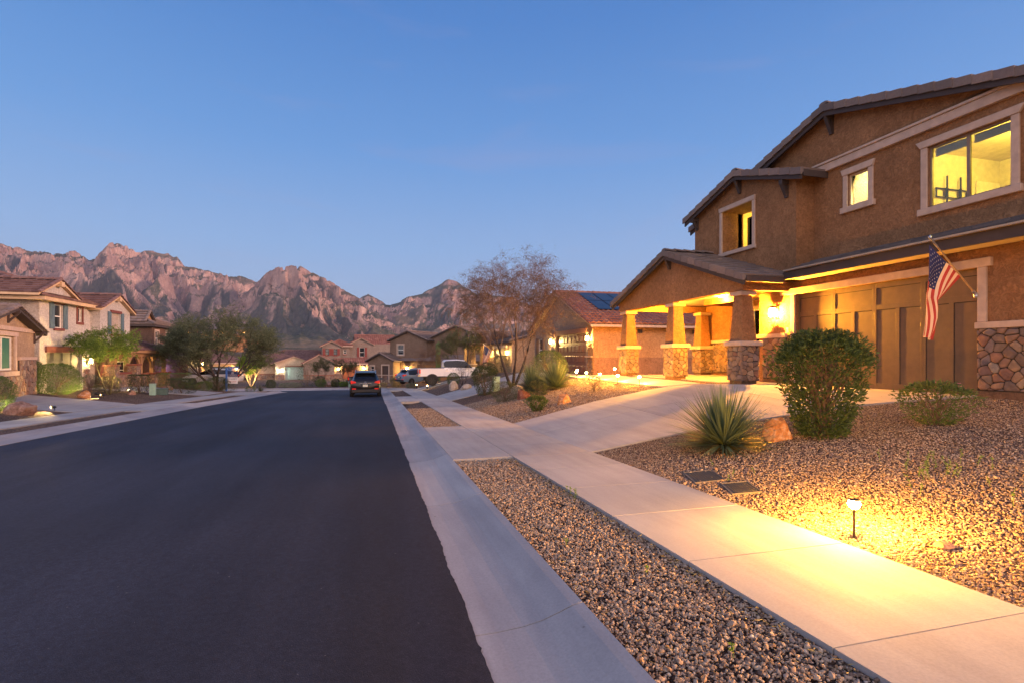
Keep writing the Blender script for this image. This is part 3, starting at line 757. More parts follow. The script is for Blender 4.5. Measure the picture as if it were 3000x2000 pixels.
    bl.build('blind', plain('blind_grey', (.35,.33,.28), .6), H)
    bl = B()
    for i in range(14): bl.box(13.6,14.66,2.72+i*.036,13.64,15.9,2.74+i*.036)
    bl.build('blind', plain('blind_white2', (.7,.66,.5), .6), w4)
    # rooms behind the windows
    rm = plain('room_wall', (.72,.62,.36), .9)
    def room(x0,x1,y0,y1,z0,z1):
        q = B(); q.add([(x0,y0,z0),(x1,y0,z0),(x1,y1,z0),(x0,y1,z0),(x0,y0,z1),(x1,y0,z1),(x1,y1,z1),(x0,y1,z1)],[(0,3,2,1),(4,5,6,7),(0,1,5,4),(1,2,6,5),(2,3,7,6)])
        return q.build('room', rm, H)
    r1 = room(11.96,15.9,6.0,9.66,3.95,6.66); room(11.96,14,9.72,12.2,3.95,6.66); room(12.12,14.5,12.9,15.5,3.95,6.66)
    room(13.71,16.5,12.95,17.0,.82,3.55)
    lamp('room_light', (13.9,7.6,6.3), 330, (1,.74,.12), H, .25); lamp('room_light', (12.5,10.15,5.8), 520, (1,.76,.28), H, .2); lamp('room_light', (13.0,14.2,6.1), 120, (1,.66,.12), H, .15)
    lamp('room_light', (15,15,3.0), 180, (1,.92,.45), H, .2)
    dr = B(); dr.box(15.0,9.60,3.96,15.8,9.645,6.05); dr.build('interior_door', plain('door_white', (.8,.74,.55), .5), H)
    cu = B(); cu.box(12.3,13.3,4.6,12.33,13.85,6.4); cu.build('curtain', plain('orange_curtain', (.75,.22,.04), .8), H)
    tv = B(); tv.box(13.6,9.60,5.53,14.66,9.63,5.555); tv.box(13.6,9.60,5.745,14.66,9.63,5.77); tv.box(13.6,9.60,5.53,13.625,9.63,5.77); tv.box(14.635,9.60,5.53,14.66,9.63,5.77)
    for x in (13.92,14.38): tv.box(x,9.57,5.35,x+.028,9.60,6.08); tv.box(x-.03,9.585,5.52,x+.06,9.60,5.78)
    tv.build('wall_mount', plain('black_metal', (.02,.02,.02), .5), H)
    # pillars
    P = None
    def pillar(x,y,seed):
        p = thing('pillar','','pillar',(x,y,.8)) if False else H
        a = B(); a.box(x-.24,y-.24,.60,x+.24,y+.24,.90); a.build('pillar_foot', PLINTH, H)
        m_ = B(); m_.box(x-.265,y-.265,.90,x+.265,y+.265,1.83); m_.build('mortar_bed', MORTAR, H)
        s = B()
        stoneface(s,(x-.265,y+.29,.88),(0,-1,0),(0,0,1),(-1,0,0),.58,.95,.17,seed); stoneface(s,(x-.29,y-.265,.88),(1,0,0),(0,0,1),(0,-1,0),.58,.95,.17,seed+1)
        stoneface(s,(x+.265,y-.29,.88),(0,1,0),(0,0,1),(1,0,0),.58,.95,.17,seed+2); stoneface(s,(x+.29,y+.265,.88),(-1,0,0),(0,0,1),(0,1,0),.58,.95,.17,seed+3)
        s.build('pillar_stone', STONE, H)
        sh = B(); sh.frustum(x,y,1.96,.50,.50,3.215,.34,.34); sh.build('pillar_shaft', STUC, H, bevel=.015)
        c_ = B(); c_.box(x-.36,y-.36,1.83,x+.36,y+.36,1.965); c_.build('pillar_cap', TRIM, H, bevel=.02); c_ = B(); c_.box(x-.25,y-.25,3.21,x+.25,y+.25,3.335); c_.build('pillar_head', TRIM, H, bevel=.02)
    for i,(x,y) in enumerate(((9.90,12.06),(9.90,15.36),(9.90,18.66),(13.15,18.45))): pillar(x,y,30+5*i)
    # keypad by the garage door
    kp = B(); kp.box(11.10,11.72,2.2,11.13,11.80,2.34); kp.build('keypad', WHITEF, H)
    return H
H1 = main_house()
def wall_lantern(x,y,z,face,label,power=60,group='lit wall lanterns beside garage doors',col=(1,.37,.022),bulb=None,s=1.0):
    """face: unit vector away from the wall"""
    fx,fy = face; t = thing('wall_lantern', label, 'wall lamp', (x,y,z), 0, group)
    b = B(); px,py = -fy,fx
    def bx(o0,o1,w,z0,z1,bb):
        pts = [(x+fx*o*s+px*q*s, y+fy*o*s+py*q*s) for o,q in ((o0,-w),(o1,-w),(o1,w),(o0,w))]; bb.prism('z', pts, z+z0*s, z+z1*s)
    bx(0,.03,.07,-.16,.20,b); bx(.03,.22,.02,.17,.19,b); b.build('bracket_arm', BRONZE, t)
    b = B(); bx(.07,.27,.10,.13,.165,b); bx(.10,.24,.07,.166,.20,b); bx(.09,.25,.08,-.15,-.12,b)
    for o in (.09,.24):
        for q in (-.078,.066): 
            pts = [(x+fx*(o+d)*s+px*(q+e)*s, y+fy*(o+d)*s+py*(q+e)*s) for d,e in ((0,0),(.012,0),(.012,.012),(0,.012))]; b.prism('z', pts, z-.119*s, z+.129*s)
    b.build('lantern_frame', BRONZE, t)
    g = B(); bx(.115,.225,.055,-.118,.128,g); g.build('glowing_glass', bulb or BULB, t)
    lamp('lantern_light', (x+fx*.17*s,y+fy*.17*s,z), power, col, t, .05)
    return t
wall_lantern(11.2,12.22,2.78,(-1,0),'bright lantern on the pier between the porch and the big brown garage door', 3600)
def ceiling_light(x,y,z,label,power):
    t = thing('ceiling_lamp', label, 'ceiling lamp', (x,y,z))
    b = B(); b.lathe([(.10,-.03),(.10,0)], (x,y,z), 14); b.build('lamp_ring', WHITEF, t)
    b = B(); b.lathe([(.02,-.05),(.08,-.045),(.09,-.031)], (x,y,z), 14); b.build('glowing_lens', BULB, t)
    lamp('ceiling_light', (x,y,z-.12), power, (1,.37,.022), t, .1); return t
ceiling_light(11.6,15.2,3.63,'small recessed lamp glowing in the middle of the porch ceiling',1400)
ceiling_light(11.2,17.9,3.63,'recessed lamp glowing at the far end of the porch ceiling',800)
# ------------------------------------------------------------------ flag on the garage wall
def flag(name_label, tip, base, Lc, Rc, n=(0,-1,0), group=None, poleR=.014, stars=True, foldamp=.05):
    t = thing('flag', name_label, 'flag', base, 0, group)
    b = B(); b.tube([base,tip], poleR, 8); b.build('pole', plain('pole_wood', (.45,.28,.12), .4), t)
    b = B(); tp = Vector(tip); 
    b.lathe([(.01,-.02),(.028,0),(.03,.02),(.012,.045)], tp, 10); d = (Vector(base)-tp).normalized(); b.tube([tp,tp+d*.25],poleR*1.25,8); b.build('finial', plain('silver', (.6,.6,.6), .3, .9), t)
    b = B(); bb = Vector(base); b.tube([bb,bb+(tp-bb).normalized()*.12], poleR*2, 8); b.lathe([(.03,-.05),(.045,-.02),(.045,.02),(.03,.05)], bb, 8); b.build('pole_bracket', plain('silver', (.6,.6,.6), .3, .9), t)
    # cloth: a across the hoist (0 canton side .. 1), b_ along the fly
    na,nb = 53,60; L_ = resample3(Lc, nb+1); R_ = resample3(Rc, nb+1); nv = Vector(n)
    def S(a,bb_):
        j = min(nb-1,int(bb_*nb)); u = bb_*nb-j
        l = L_[j].lerp(L_[j+1],u); r = R_[j].lerp(R_[j+1],u)
        env = min(1,bb_*2.2)
        return l.lerp(r,a)+nv*(foldamp*env*(math.sin(a*9.5+bb_*3.0)+.5*math.sin(a*4+bb_*7+1)))
    me = {k:B() for k in ('red','white','blue')}
    q = 4
    for i in range(13):
        for jb,(c0,c1) in enumerate(((0,.4),(.4,1))):
            key = 'blue' if (i < 7 and jb == 0) else ('red' if i%2==0 else 'white')
            n2 = int((c1-c0)*40); vs = []
            for x in range(q+1):
                for y in range(n2+1): vs.append(S((i+x/q)/13, c0+(c1-c0)*y/n2))
            k = n2+1; me[key].add(vs,[(x*k+y,(x+1)*k+y,(x+1)*k+y+1,x*k+y+1) for x in range(q) for y in range(n2)])
    cloth = me['red'].build('cloth', fabric('flag_red',(.27,.045,.05)), t, smooth=True, fixn=False)
    me['white'].build('white_stripes', fabric('flag_white',(.47,.43,.41)), cloth, smooth=True, fixn=False, local=False)
    me['blue'].build('canton', fabric('flag_blue',(.022,.03,.12)), cloth, smooth=True, fixn=False)
    if stars:
        st = B()
        for row in range(9):
            cols = 6 if row%2==0 else 5
            for c in range(cols):
                a0 = (row+1)/10*7/13; b0 = ((c+.5+(0 if cols==6 else .5))/6)*.4
                for sgn in (-1,1):
                    vs = []
                    for kk in range(10):
                        rr = .0225 if kk%2==0 else .0095; th = kk*math.pi/5; vs.append(S(min(1,a0+rr*math.cos(th)), max(0.001,b0+rr*.62*math.sin(th)))+nv*.003*sgn)
                    st.add(vs+[S(a0,b0)+nv*.003*sgn], [(kk,(kk+1)%10,10) for kk in range(10)])
        st.build('stars', fabric('flag_white',(.47,.43,.41)), cloth, fixn=False)
    return t
def resample3(P, n):
    P = [Vector(p) for p in P]; L = [0]
    for a,b in zip(P,P[1:]): L.append(L[-1]+(b-a).length)
    o = []; j = 0
    for k in range(n):
        t = L[-1]*k/(n-1)
        while j < len(P)-2 and L[j+1] < t: j += 1
        o.append(P[j].lerp(P[j+1], (t-L[j])/(L[j+1]-L[j])))
    return o
flag('folded star and stripe flag hanging from a slanted pole on the main garage wall', (9.98, 7.16, 3.74), (11.16, 7.16, 2.71), [(9.96, 7.16, 3.61), (9.93, 7.16, 3.29), (9.9, 7.16, 2.94), (9.87, 7.16, 2.62), (9.83, 7.16, 2.28), (9.8, 7.16, 1.92)], [(10.75, 7.16, 3.05), (10.44, 7.16, 2.78), (10.15, 7.16, 2.53), (10.19, 7.16, 2.38), (10.22, 7.16, 2.19), (10.16, 7.16, 1.99), (10.08, 7.16, 1.85)])
# ------------------------------------------------------------------ path lights
def path_light(x,y,label,power,h=.31,bulb=BULB,group='stake lights along the front walk',big=False):
    z = hz(x,y)-.02; t = thing('path_light', label, 'path light', (x,y,z), 0, group)
    b = B(); b.tube([(x,y,z-.05),(x,y,z+h-.07)], .009, 8); b.build('stake', BRONZE, t)
    b = B(); b.lathe([(.012,h-.085),(.030,h-.078),(.030,h-.072),(.012,h-.07)], (x,y,z), 14); b.lathe([(.046,h+.001),(.044,h+.004),(.02,h+.008),(.004,h+.010)], (x,y,z), 20); b.build('cap', BRONZE, t)
    b = B(); b.lathe([(.012,h-.069),(.038,h-.060),(.050,h-.035),(.044,h-.010),(.012,h-.001)], (x,y,z), 16); b.build('glowing_bulb', bulb, t, smooth=True)
    lamp('path_glow', (x,y,z+h-.036), power, (1,.42,.045), t, .03)
    return t
path_light(3.96,3.46,'single low stake light glowing on the gravel beside the nearest pavement slab',780,group='low stake lights along the pavement edge')
path_light(3.98,.35,'low stake light on the gravel next along the pavement, nearest the camera',620,group='low stake lights along the pavement edge')
PL = [(8.2,14.75),(8.2,16.25),(8.22,17.75),(8.3,19.2),(8.5,20.75)]
for i,(x,y) in enumerate(PL):
    path_light(x,y,['nearest of the row of stake lights on the left edge of the front walk','second nearest stake light on the left edge of the front walk','middle stake light in the row on the left of the front walk','fourth stake light from the driveway on the left of the front walk','farthest stake light at the end of the left row by the neighbour garage'][i],330)
path_light(9.75,19.6,'stake light on the house side of the walk just left of the first pillar',330)
path_light(9.3,22.6,'stake light far along the walk behind the left row near the spiky plants',260)
# ------------------------------------------------------------------ neighbour houses (local frame: front looks along -y, x to the viewer's right)
RT = {}
THK = .10
def gable_roof(H, x0,x1,yf,yb,ze,zr,mat,kind='flat',axis='y',tw=.33,th=.38,over=.35,fas=None,seed=1,name='roof',closef=True,wallmat=None,caps=True):
    """axis 'y': ridge runs front to back (gable faces the street); 'x': ridge parallel to the street"""
    if axis == 'y':
        xm = (x0+x1)/2; k = (zr-ze)/(xm-x0); e0,e1 = x0-over,x1+over; zl = ze-k*over; a,b_ = yf-over*.8,yb
        tiles(name,(e0,b_,zl),(e0,a,zl),(xm,a,zr),(xm,b_,zr),mat,H,kind,tw,th,local=True,thick=THK,seed=seed)
        tiles(name,(e1,a,zl),(e1,b_,zl),(xm,b_,zr),(xm,a,zr),mat,H,kind,tw,th,local=True,thick=THK,seed=seed+1)
        d = B(); slopeboard(d,(e0,a+.02,zl-.01),(e0,b_,zl-.01),(xm,b_,zr-.01),(xm,a+.02,zr-.01),.12); slopeboard(d,(e1,a+.02,zl-.01),(e1,b_,zl-.01),(xm,b_,zr-.011),(xm,a+.02,zr-.011),.12)
        d.build('fascia', fas or DKWOOD, H, local=True)
        if closef:
            g = B(); g.prism('y', [(x0,ze-.001),(x1,ze-.001),(xm,zr-.14)], yf, yf+.2); g.build('gable_wall', wallmat, H, local=True)
        if caps:
            c = B(); capline(c,(xm,a,zr+.02),(xm,b_,zr+.02)); capline(c,(e0+.08,a+.05,zl+.02),(xm,a+.05,zr+.02),w=.22,h=.10); capline(c,(e1-.08,a+.05,zl+.02),(xm,a+.05,zr+.02),w=.22,h=.10); c.build('roof_caps', mat, H, local=True)
    else:
        ym = (yf+yb)/2; k = (zr-ze)/(ym-yf); f0,f1 = yf-over,yb+over; zl = ze-k*over; a,b_ = x0-over*.8,x1+over*.8
        tiles(name,(a,f0,zl),(b_,f0,zl),(b_,ym,zr),(a,ym,zr),mat,H,kind,tw,th,local=True,thick=THK,seed=seed)
        tiles(name,(b_,f1,zl),(a,f1,zl),(a,ym,zr),(b_,ym,zr),mat,H,kind,tw,th,local=True,thick=THK,seed=seed+1)
        d = B(); slopeboard(d,(a+.02,f0,zl-.01),(b_-.02,f0,zl-.01),(b_-.02,ym,zr-.01),(a+.02,ym,zr-.01),.12); slopeboard(d,(a+.02,f1,zl-.01),(b_-.02,f1,zl-.01),(b_-.02,ym,zr-.011),(a+.02,ym,zr-.011),.12)
        d.build('fascia', fas or DKWOOD, H, local=True)
        if closef:
            g = B()
            for xa in (x0,x1-.2): g.prism('x', [(yf,ze-.001),(yb,ze-.001),(ym,zr-.14)], xa, xa+.2)
            g.build('gable_wall', wallmat, H, local=True)
        if caps:
            c = B(); capline(c,(a,ym,zr+.02),(b_,ym,zr+.02))
            for xx in (a+.05,b_-.05):
                capline(c,(xx,f0+.08,zl+.02),(xx,ym,zr+.02),w=.22,h=.10); capline(c,(xx,f1-.08,zl+.02),(xx,ym,zr+.02),w=.22,h=.10)
            c.build('roof_caps', mat, H, local=True)
def hip_roof(H, x0,x1,y0,y1,ze,rise,mat,kind='flat',tw=.33,th=.38,over=.4,fas=None,seed=1,name='roof'):
    a,b_,c,d = x0-over,x1+over,y0-over,y1+over; w,h = b_-a,d-c; r = min(w,h)/2
    if w >= h: R0,R1 = (a+r,(c+d)/2),(b_-r,(c+d)/2)
    else: R0,R1 = ((a+b_)/2,c+r),((a+b_)/2,d-r)
    z = ze; zr = ze+rise
    if w >= h: fs = [((a,c),(b_,c),R1,R0),((b_,d),(a,d),R0,R1),((b_,c),(b_,d),R1,R1),((a,d),(a,c),R0,R0)]
    else: fs = [((a,c),(b_,c),R0,R0),((b_,d),(a,d),R1,R1),((b_,c),(b_,d),R1,R0),((a,d),(a,c),R0,R1)]
    for i,(p,q,s,t) in enumerate(fs): tiles(name,(*p,z),(*q,z),(*s,zr),(*t,zr),mat,H,kind,tw,th,local=True,thick=THK,seed=seed+i)
    f = B(); f.box(a+.03,c+.03,z-.20,b_-.03,d-.03,z-.01); f.build('fascia', fas or DKWOOD, H, local=True)
    k = B()
    for P_,Q_ in (((a,c),R0),((a,d),R0 if w>=h else R1),((b_,c),R1 if w>=h else R0),((b_,d),R1),(R0,R1)):
        if math.hypot(P_[0]-Q_[0],P_[1]-Q_[1]) > .3: capline(k,(*P_,(z if P_!=R0 else zr)+.02),(*Q_,zr+.02))
    k.build('roof_caps', mat, H, local=True)
def boxwall(H, x0,x1,y0,y1,z0,z1, mat, holes=(), name='wall', sides=()):
    """box building volume; holes on the front face (xa,xb,za,zb) sunk .12"""
    b = B(); xs = sorted(set([x0,x1]+[h[0] for h in holes]+[h[1] for h in holes])); zs = sorted(set([z0,z1]+[h[2] for h in holes]+[h[3] for h in holes]))
    for xa,xb in zip(xs,xs[1:]):
        for za,zb in zip(zs,zs[1:]):
            if any(h[0]<=xa and xb<=h[1] and h[2]<=za and zb<=h[3] for h in holes): continue
            b.add([(xa,y0,za),(xb,y0,za),(xb,y0,zb),(xa,y0,zb)],[(0,1,2,3)])
    for h in holes:
        c = [(h[0],h[2]),(h[1],h[2]),(h[1],h[3]),(h[0],h[3])]; dp = .14
        for i in range(4):
            p,q = c[i],c[(i+1)%4]; b.add([(p[0],y0,p[1]),(q[0],y0,q[1]),(q[0],y0+dp,q[1]),(p[0],y0+dp,p[1])],[(0,1,2,3)])
        b.add([(h[0],y0+dp+.06,h[2]),(h[1],y0+dp+.06,h[2]),(h[1],y0+dp+.06,h[3]),(h[0],y0+dp+.06,h[3])],[(0,1,2,3)])
    b.add([(x0,y0,z0),(x0,y1,z0),(x0,y1,z1),(x0,y0,z1),(x1,y0,z0),(x1,y1,z0),(x1,y1,z1),(x1,y0,z1)],[(0,1,2,3),(4,7,6,5),(1,5,6,2),(3,2,6,7),(0,4,5,1)])
    return b.build(name, mat, H, local=True, fixn=False)
def fbox(H, name, mat, *boxes, bevel=0):
    b = B()
    for q in boxes: b.box(*q)
    return b.build(name, mat, H, local=True, bevel=bevel)
def fwindow(H, x0,x1,z0,z1,y, frame=WHITEF, glass=None, mull='h', shutters=None, head=None, sill=None, surround=None, depth=.12):
    e = .055; b = B(); yy = y+depth
    b.box(x0,yy-.04,z0,x0+e,yy+.03,z1); b.box(x1-e,yy-.04,z0,x1,yy+.03,z1); b.box(x0+e,yy-.04,z0,x1-e,yy+.03,z0+e); b.box(x0+e,yy-.04,z1-e,x1-e,yy+.03,z1)
    if mull == 'h': b.box(x0+e,yy-.035,(z0+z1)/2-.03,x1-e,yy+.025,(z0+z1)/2+.03)
    if mull == 'v': b.box((x0+x1)/2-.03,yy-.035,z0+e,(x0+x1)/2+.03,yy+.025,z1-e)
    W = b.build('window', frame, H, local=True)
    g = B(); g.box(x0+e,yy-.005,z0+e,x1-e,yy+.005,z1-e); g.build('pane', glass or DGLASS, W, local=True)
    if shutters:
        w_,m_ = shutters
        for s0,s1 in ((x0-w_-.04,x0-.04),(x1+.04,x1+w_+.04)):
            q = B(); q.box(s0,y-.05,z0-.05,s1,y-.012,z1+.05); n = 4
            for i in range(n): q.box(s0+(s1-s0)*i/n+.008,y-.058,z0-.04,s0+(s1-s0)*(i+1)/n-.008,y-.051,z1+.04)
            q.box(s0+.01,y-.075,z0+.08,s1-.01,y-.059,z0+.18); q.box(s0+.01,y-.075,z1-.18,s1-.01,y-.059,z1-.08)
            a_,c_ = (s0+.02,s1-.02); q.prism('y',[(a_,z0+.19),(a_+.1,z0+.19),(c_,z1-.19),(c_-.1,z1-.19)],y-.074,y-.0595)
            q.build('shutter', m_, H, local=True)
    if head: fbox(W,'lintel',head,(x0-.1,y-.08,z1+.0,x1+.1,y-.002,z1+.17))
    if sill: fbox(W,'sill',sill,(x0-.08,y-.08,z0-.15,x1+.08,y-.002,z0-.0))
    if surround: fbox(W,'surround',surround,(x0-.12,y-.05,z0-.12,x0,y-.001,z1+.14),(x1,y-.05,z0-.12,x1+.12,y-.001,z1+.14),(x0-.14,y-.06,z1,x1+.14,y-.001,z1+.16),(x0-.14,y-.06,z0-.15,x1+.14,y-.001,z0))
    return W
def garage(H, x0,x1,z0,z1,y,mat,rows=4,cols=8,style='panel',depth=.14):
    yy = y+depth; b = B(); b.box(x0,yy,z0,x1,yy+.05,z1); D = b.build('garage_door', mat, H, local=True)
    p = B(); h = (z1-z0)/rows; w_ = (x1-x0)/cols
    if style == 'panel':
        for r in range(rows):
            for c in range(cols): p.frustum_y(x0+w_*c+.06,x0+w_*(c+1)-.06,yy,z0+h*r+.09,z0+h*(r+1)-.09,.022)
    elif style == 'plank':
        for c in range(cols): p.box(x0+w_*c+.01,yy-.02,z0+.02,x0+w_*(c+1)-.01,yy-.001,z1-.02)
    else:
        for c in range(cols+1): p.box(max(x0,x0+w_*c-.05),yy-.025,z0,min(x1,x0+w_*c+.05),yy-.001,z1)
        p.box(x0,yy-.03,z0,x1,yy-.026,z0+.12); p.box(x0,yy-.03,z1-.55,x1,yy-.026,z1-.45)
        for c in range(cols):
            xa,xb = x0+w_*c+.05,x0+w_*(c+1)-.05; s0,s1 = (xa,xb) if c%2 else (xb,xa)
            p.prism('y',[(s0,z0+.13),(s0+(.09 if c%2 else -.09),z0+.13),(s1,z1-.56),(s1-(.09 if c%2 else -.09),z1-.56)],yy-.024,yy-.001)
    p.build('door_panel', mat, D, local=True); return D
def _fy(s,x0,x1,y,z0,z1,d):
    m = .035; s.add([(x0,y-.001,z0),(x1,y-.001,z0),(x1,y-.001,z1),(x0,y-.001,z1),(x0+m,y-d,z0+m),(x1-m,y-d,z0+m),(x1-m,y-d,z1-m),(x0+m,y-d,z1-m)],[(4,5,6,7),(0,1,5,4),(1,2,6,5),(2,3,7,6),(3,0,4,7)]); return s
B.frustum_y = _fy
def fstone(H, x0,x1,z0,z1,y,size=.22,seed=1,d=.035,N=(0,-1,0),U=(1,0,0),O=None,mat=None):
    s = B(); stoneface(s, O or (x0,y-.004,z0), U, (0,0,1), N, x1-x0, z1-z0, size, seed, d); s.build('stone_facing', mat or STONE, H, local=True)
def loc2w(H, p):
    c,s = math.cos(H.rotation_euler.z),math.sin(H.rotation_euler.z); return (H.location.x+c*p[0]-s*p[1], H.location.y+s*p[0]+c*p[1], H.location.z+p[2])
def lantern_on(H, x,y,z,label,power,group='lit wall lanterns beside garage doors',s=1.0,bulb=None,col=(1,.60,.18)):
    c,sn = math.cos(H.rotation_euler.z),math.sin(H.rotation_euler.z); p = loc2w(H,(x,y,z)); return wall_lantern(*p,(sn,-c),label,power,group,col,bulb,s)
# ---- right hand neighbour with red barrel tiles
SALMON = stucco('salmon_stucco', (.42,.235,.11)); GREYB = stucco('grey_brown_stucco', (.27,.205,.16))
def neighbour():
    H = thing('house','single storey house with red barrel tile roof and solar panels beyond the porch','house',(11.2,28.4,.54),R(-90))
    # local x = -(Y-28.4), local y = X-11.2
    boxwall(H,-3.6,2.7,0,7,-.4,2.85,GREYB,holes=[(-2.4,2.4,0,2.28)])
    # -Y side wall block: local x=3.4 plane -> world Y=25.0
    boxwall(H,2.701,3.4,0,14,-.4,2.85,SALMON)
    boxwall(H,-6.8,-3.601,0,14,-.4,2.85,GREYB,holes=[(-6.0,-5.0,.7,2.2)])
    fbox(H,'band',stucco('salmon_band', (.30,.16,.09)),(3.401,.02,-.4,3.43,14,.95))
    # gable front over the garage
    gable_roof(H,-6.8,3.4,0,14,2.85,4.95,TILE_RED,'barrel','y',tw=.30,th=.40,over=.45,fas=TRIM,wallmat=GREYB,seed=21)
    garage(H,-2.4,2.4,0,2.28,0,plain('brown_door', (.115,.04,.022), .5),4,8,'panel')
    fbox(H,'header_beam',plain('red_wood', (.20,.075,.035), .7,bmp=.3),(-2.6,-.07,2.29,2.6,-.002,2.55))
    for xs in ((-3.3,-2.55),(2.6,3.3)):
        fstone(H,xs[0],xs[1],.0,.95,-.0,.2,41+int(xs[0]),.05); fbox(H,'ledge',TRIM,(xs[0]-.05,-.12,.96,xs[1]+.05,-.001,1.04))
    # taller grey return seen behind the tree
    fwindow(H,-6.0,-5.0,.7,2.2,0,shutters=(.35,plain('dark_shutter',(.10,.05,.045),.6)))
    # utilities on the side wall (local x 3.43)
    ut = plain('utility_beige',(.36,.25,.15),.5)
    e = B(); e.box(3.44,7.6,.95,3.62,8.55,2.15); e.box(3.44,7.75,-.3,3.56,8.4,.94); 
    U_ = e.build('meter_cabinet', ut, H, local=True, bevel=.01)
    q = B(); q.tube([(3.62,7.85,1.75),(3.68,7.85,1.75)],.10,14); q.build('meter_dial', WHITEF, U_, local=True)
    q = B(); q.box(3.44,6.6,-.2,3.60,7.2,.25); q.build('irrigation_box', plain('pale_plastic',(.6,.5,.36),.5), H, local=True, bevel=.02)
    q = B(); q.box(3.402,2.6,2.25,3.47,2.85,2.45); q.box(3.402,6.0,2.25,3.47,6.3,2.45); q.build('wall_vent', BRONZE, H, local=True)
    # solar panels on the rear roof slope facing the street
    sp = B(); fr = B(); k = (4.95-2.85)/5.1
    for i in range(7):
        for j in range(2):
            ya = 1.0+i*1.0; xa = -1.3+j*1.62
            def zz(x): return 4.95-k*(x+1.7)+.17
            for o_,bb in ((.025,sp),(0,fr)):
                a,c_,q0,q1 = xa+o_,xa+1.58-o_,ya+o_,ya+.97-o_; dz = .012 if o_ else 0
                bb.add([(a,q0,zz(a)+dz),(c_,q0,zz(c_)+dz),(c_,q1,zz(c_)+dz),(a,q1,zz(a)+dz)],[(0,1,2,3)])
    S_ = fr.build('solar_panel', plain('panel_frame',(.02,.02,.025),.4,.5), H, local=True, fixn=False); sp.build('cells', plain('solar_cells',(.012,.02,.04),.32,spec=.5), S_, local=True, fixn=False)
    lantern_on(H,2.95,0,1.95,'bright lantern right of the brown panelled garage door',260)
    lantern_on(H,-2.9,0,1.95,'bright lantern left of the brown panelled garage door',220)
    return H
neighbour()
def third_house():
    H = thing('house','house with glowing yellow entry and garage front behind the white pickup','house',(11.2,46,-.1),R(-90))
    wm = stucco('tan_brown',(.33,.22,.13))
    boxwall(H,-9,4.5,0,10,-.6,3.0,wm,holes=[(-2.2,2.6,0,2.4)])
    garage(H,-2.2,2.6,0,2.4,0,plain('tan_plank',(.33,.20,.08),.6),1,14,'plank')
    fbox(H,'trim',TRIM,(-2.5,-.06,2.41,2.9,-.001,2.62))
    for x in (-8.6,-6.6,-4.6): 
        b = B(); b.frustum(x,-1.6,.9,.5,.5,2.6,.34,.34); b.build('pillar_shaft',wm,H,local=True); fbox(H,'pillar_base',STONE,(x-.32,-1.92,-.4,x+.32,-1.28,.82)); fbox(H,'pillar_cap',TRIM,(x-.38,-1.98,.821,x+.38,-1.22,.92))
    fbox(H,'porch_beam',wm,(-9,-1.85,2.61,-4.2,-1.35,3.0))
    gable_roof(H,-9.0,-4.0,-1.6,4,3.0,4.1,TILE_BROWN,axis='y',wallmat=wm,seed=51)
    gable_roof(H,-9,4.5,0,10,3.0,4.3,TILE_BROWN,axis='x',wallmat=wm,seed=54,tw=.4,th=.45)
    lantern_on(H,-3.1,0,1.95,'lantern lighting the yellow wall behind the pickup hood',520,s=1.2)
    lantern_on(H,3.4,0,1.95,'lantern beside the tan plank garage nearest the willow like tree',420,s=1.1)
    t = thing('ceiling_lamp','glow under the porch roof behind the white pickup','ceiling lamp',loc2w(H,(-6.6,-.7,2.9))); b = B(); b.lathe([(.12,-.06),(.12,0)],(0,0,0),12); b.build('glowing_lens',BULB,t,local=True); lamp('glow',(0,0,-.2),320,(1,.62,.2),t,.1,local=True)
third_house()
flag('second striped flag with stars hanging in front of the glowing yellow house','F1T','F1B','F1L','F1R',n=(0,-1,0),foldamp=.08,poleR=.018) if False else None
fl2 = [(9.9,46.6,2.55),(9.85,46.6,2.0),(9.75,46.6,1.4),(9.7,46.6,.75)]; fr2 = [(10.75,46.6,2.0),(10.5,46.6,1.6),(10.25,46.6,1.1),(10.2,46.6,.55)]
flag('small striped flag hanging in front of the glowing yellow house behind the pickup',(9.85,46.6,2.65),(11.15,46.6,1.7),fl2,fr2,poleR=.02,foldamp=.07)
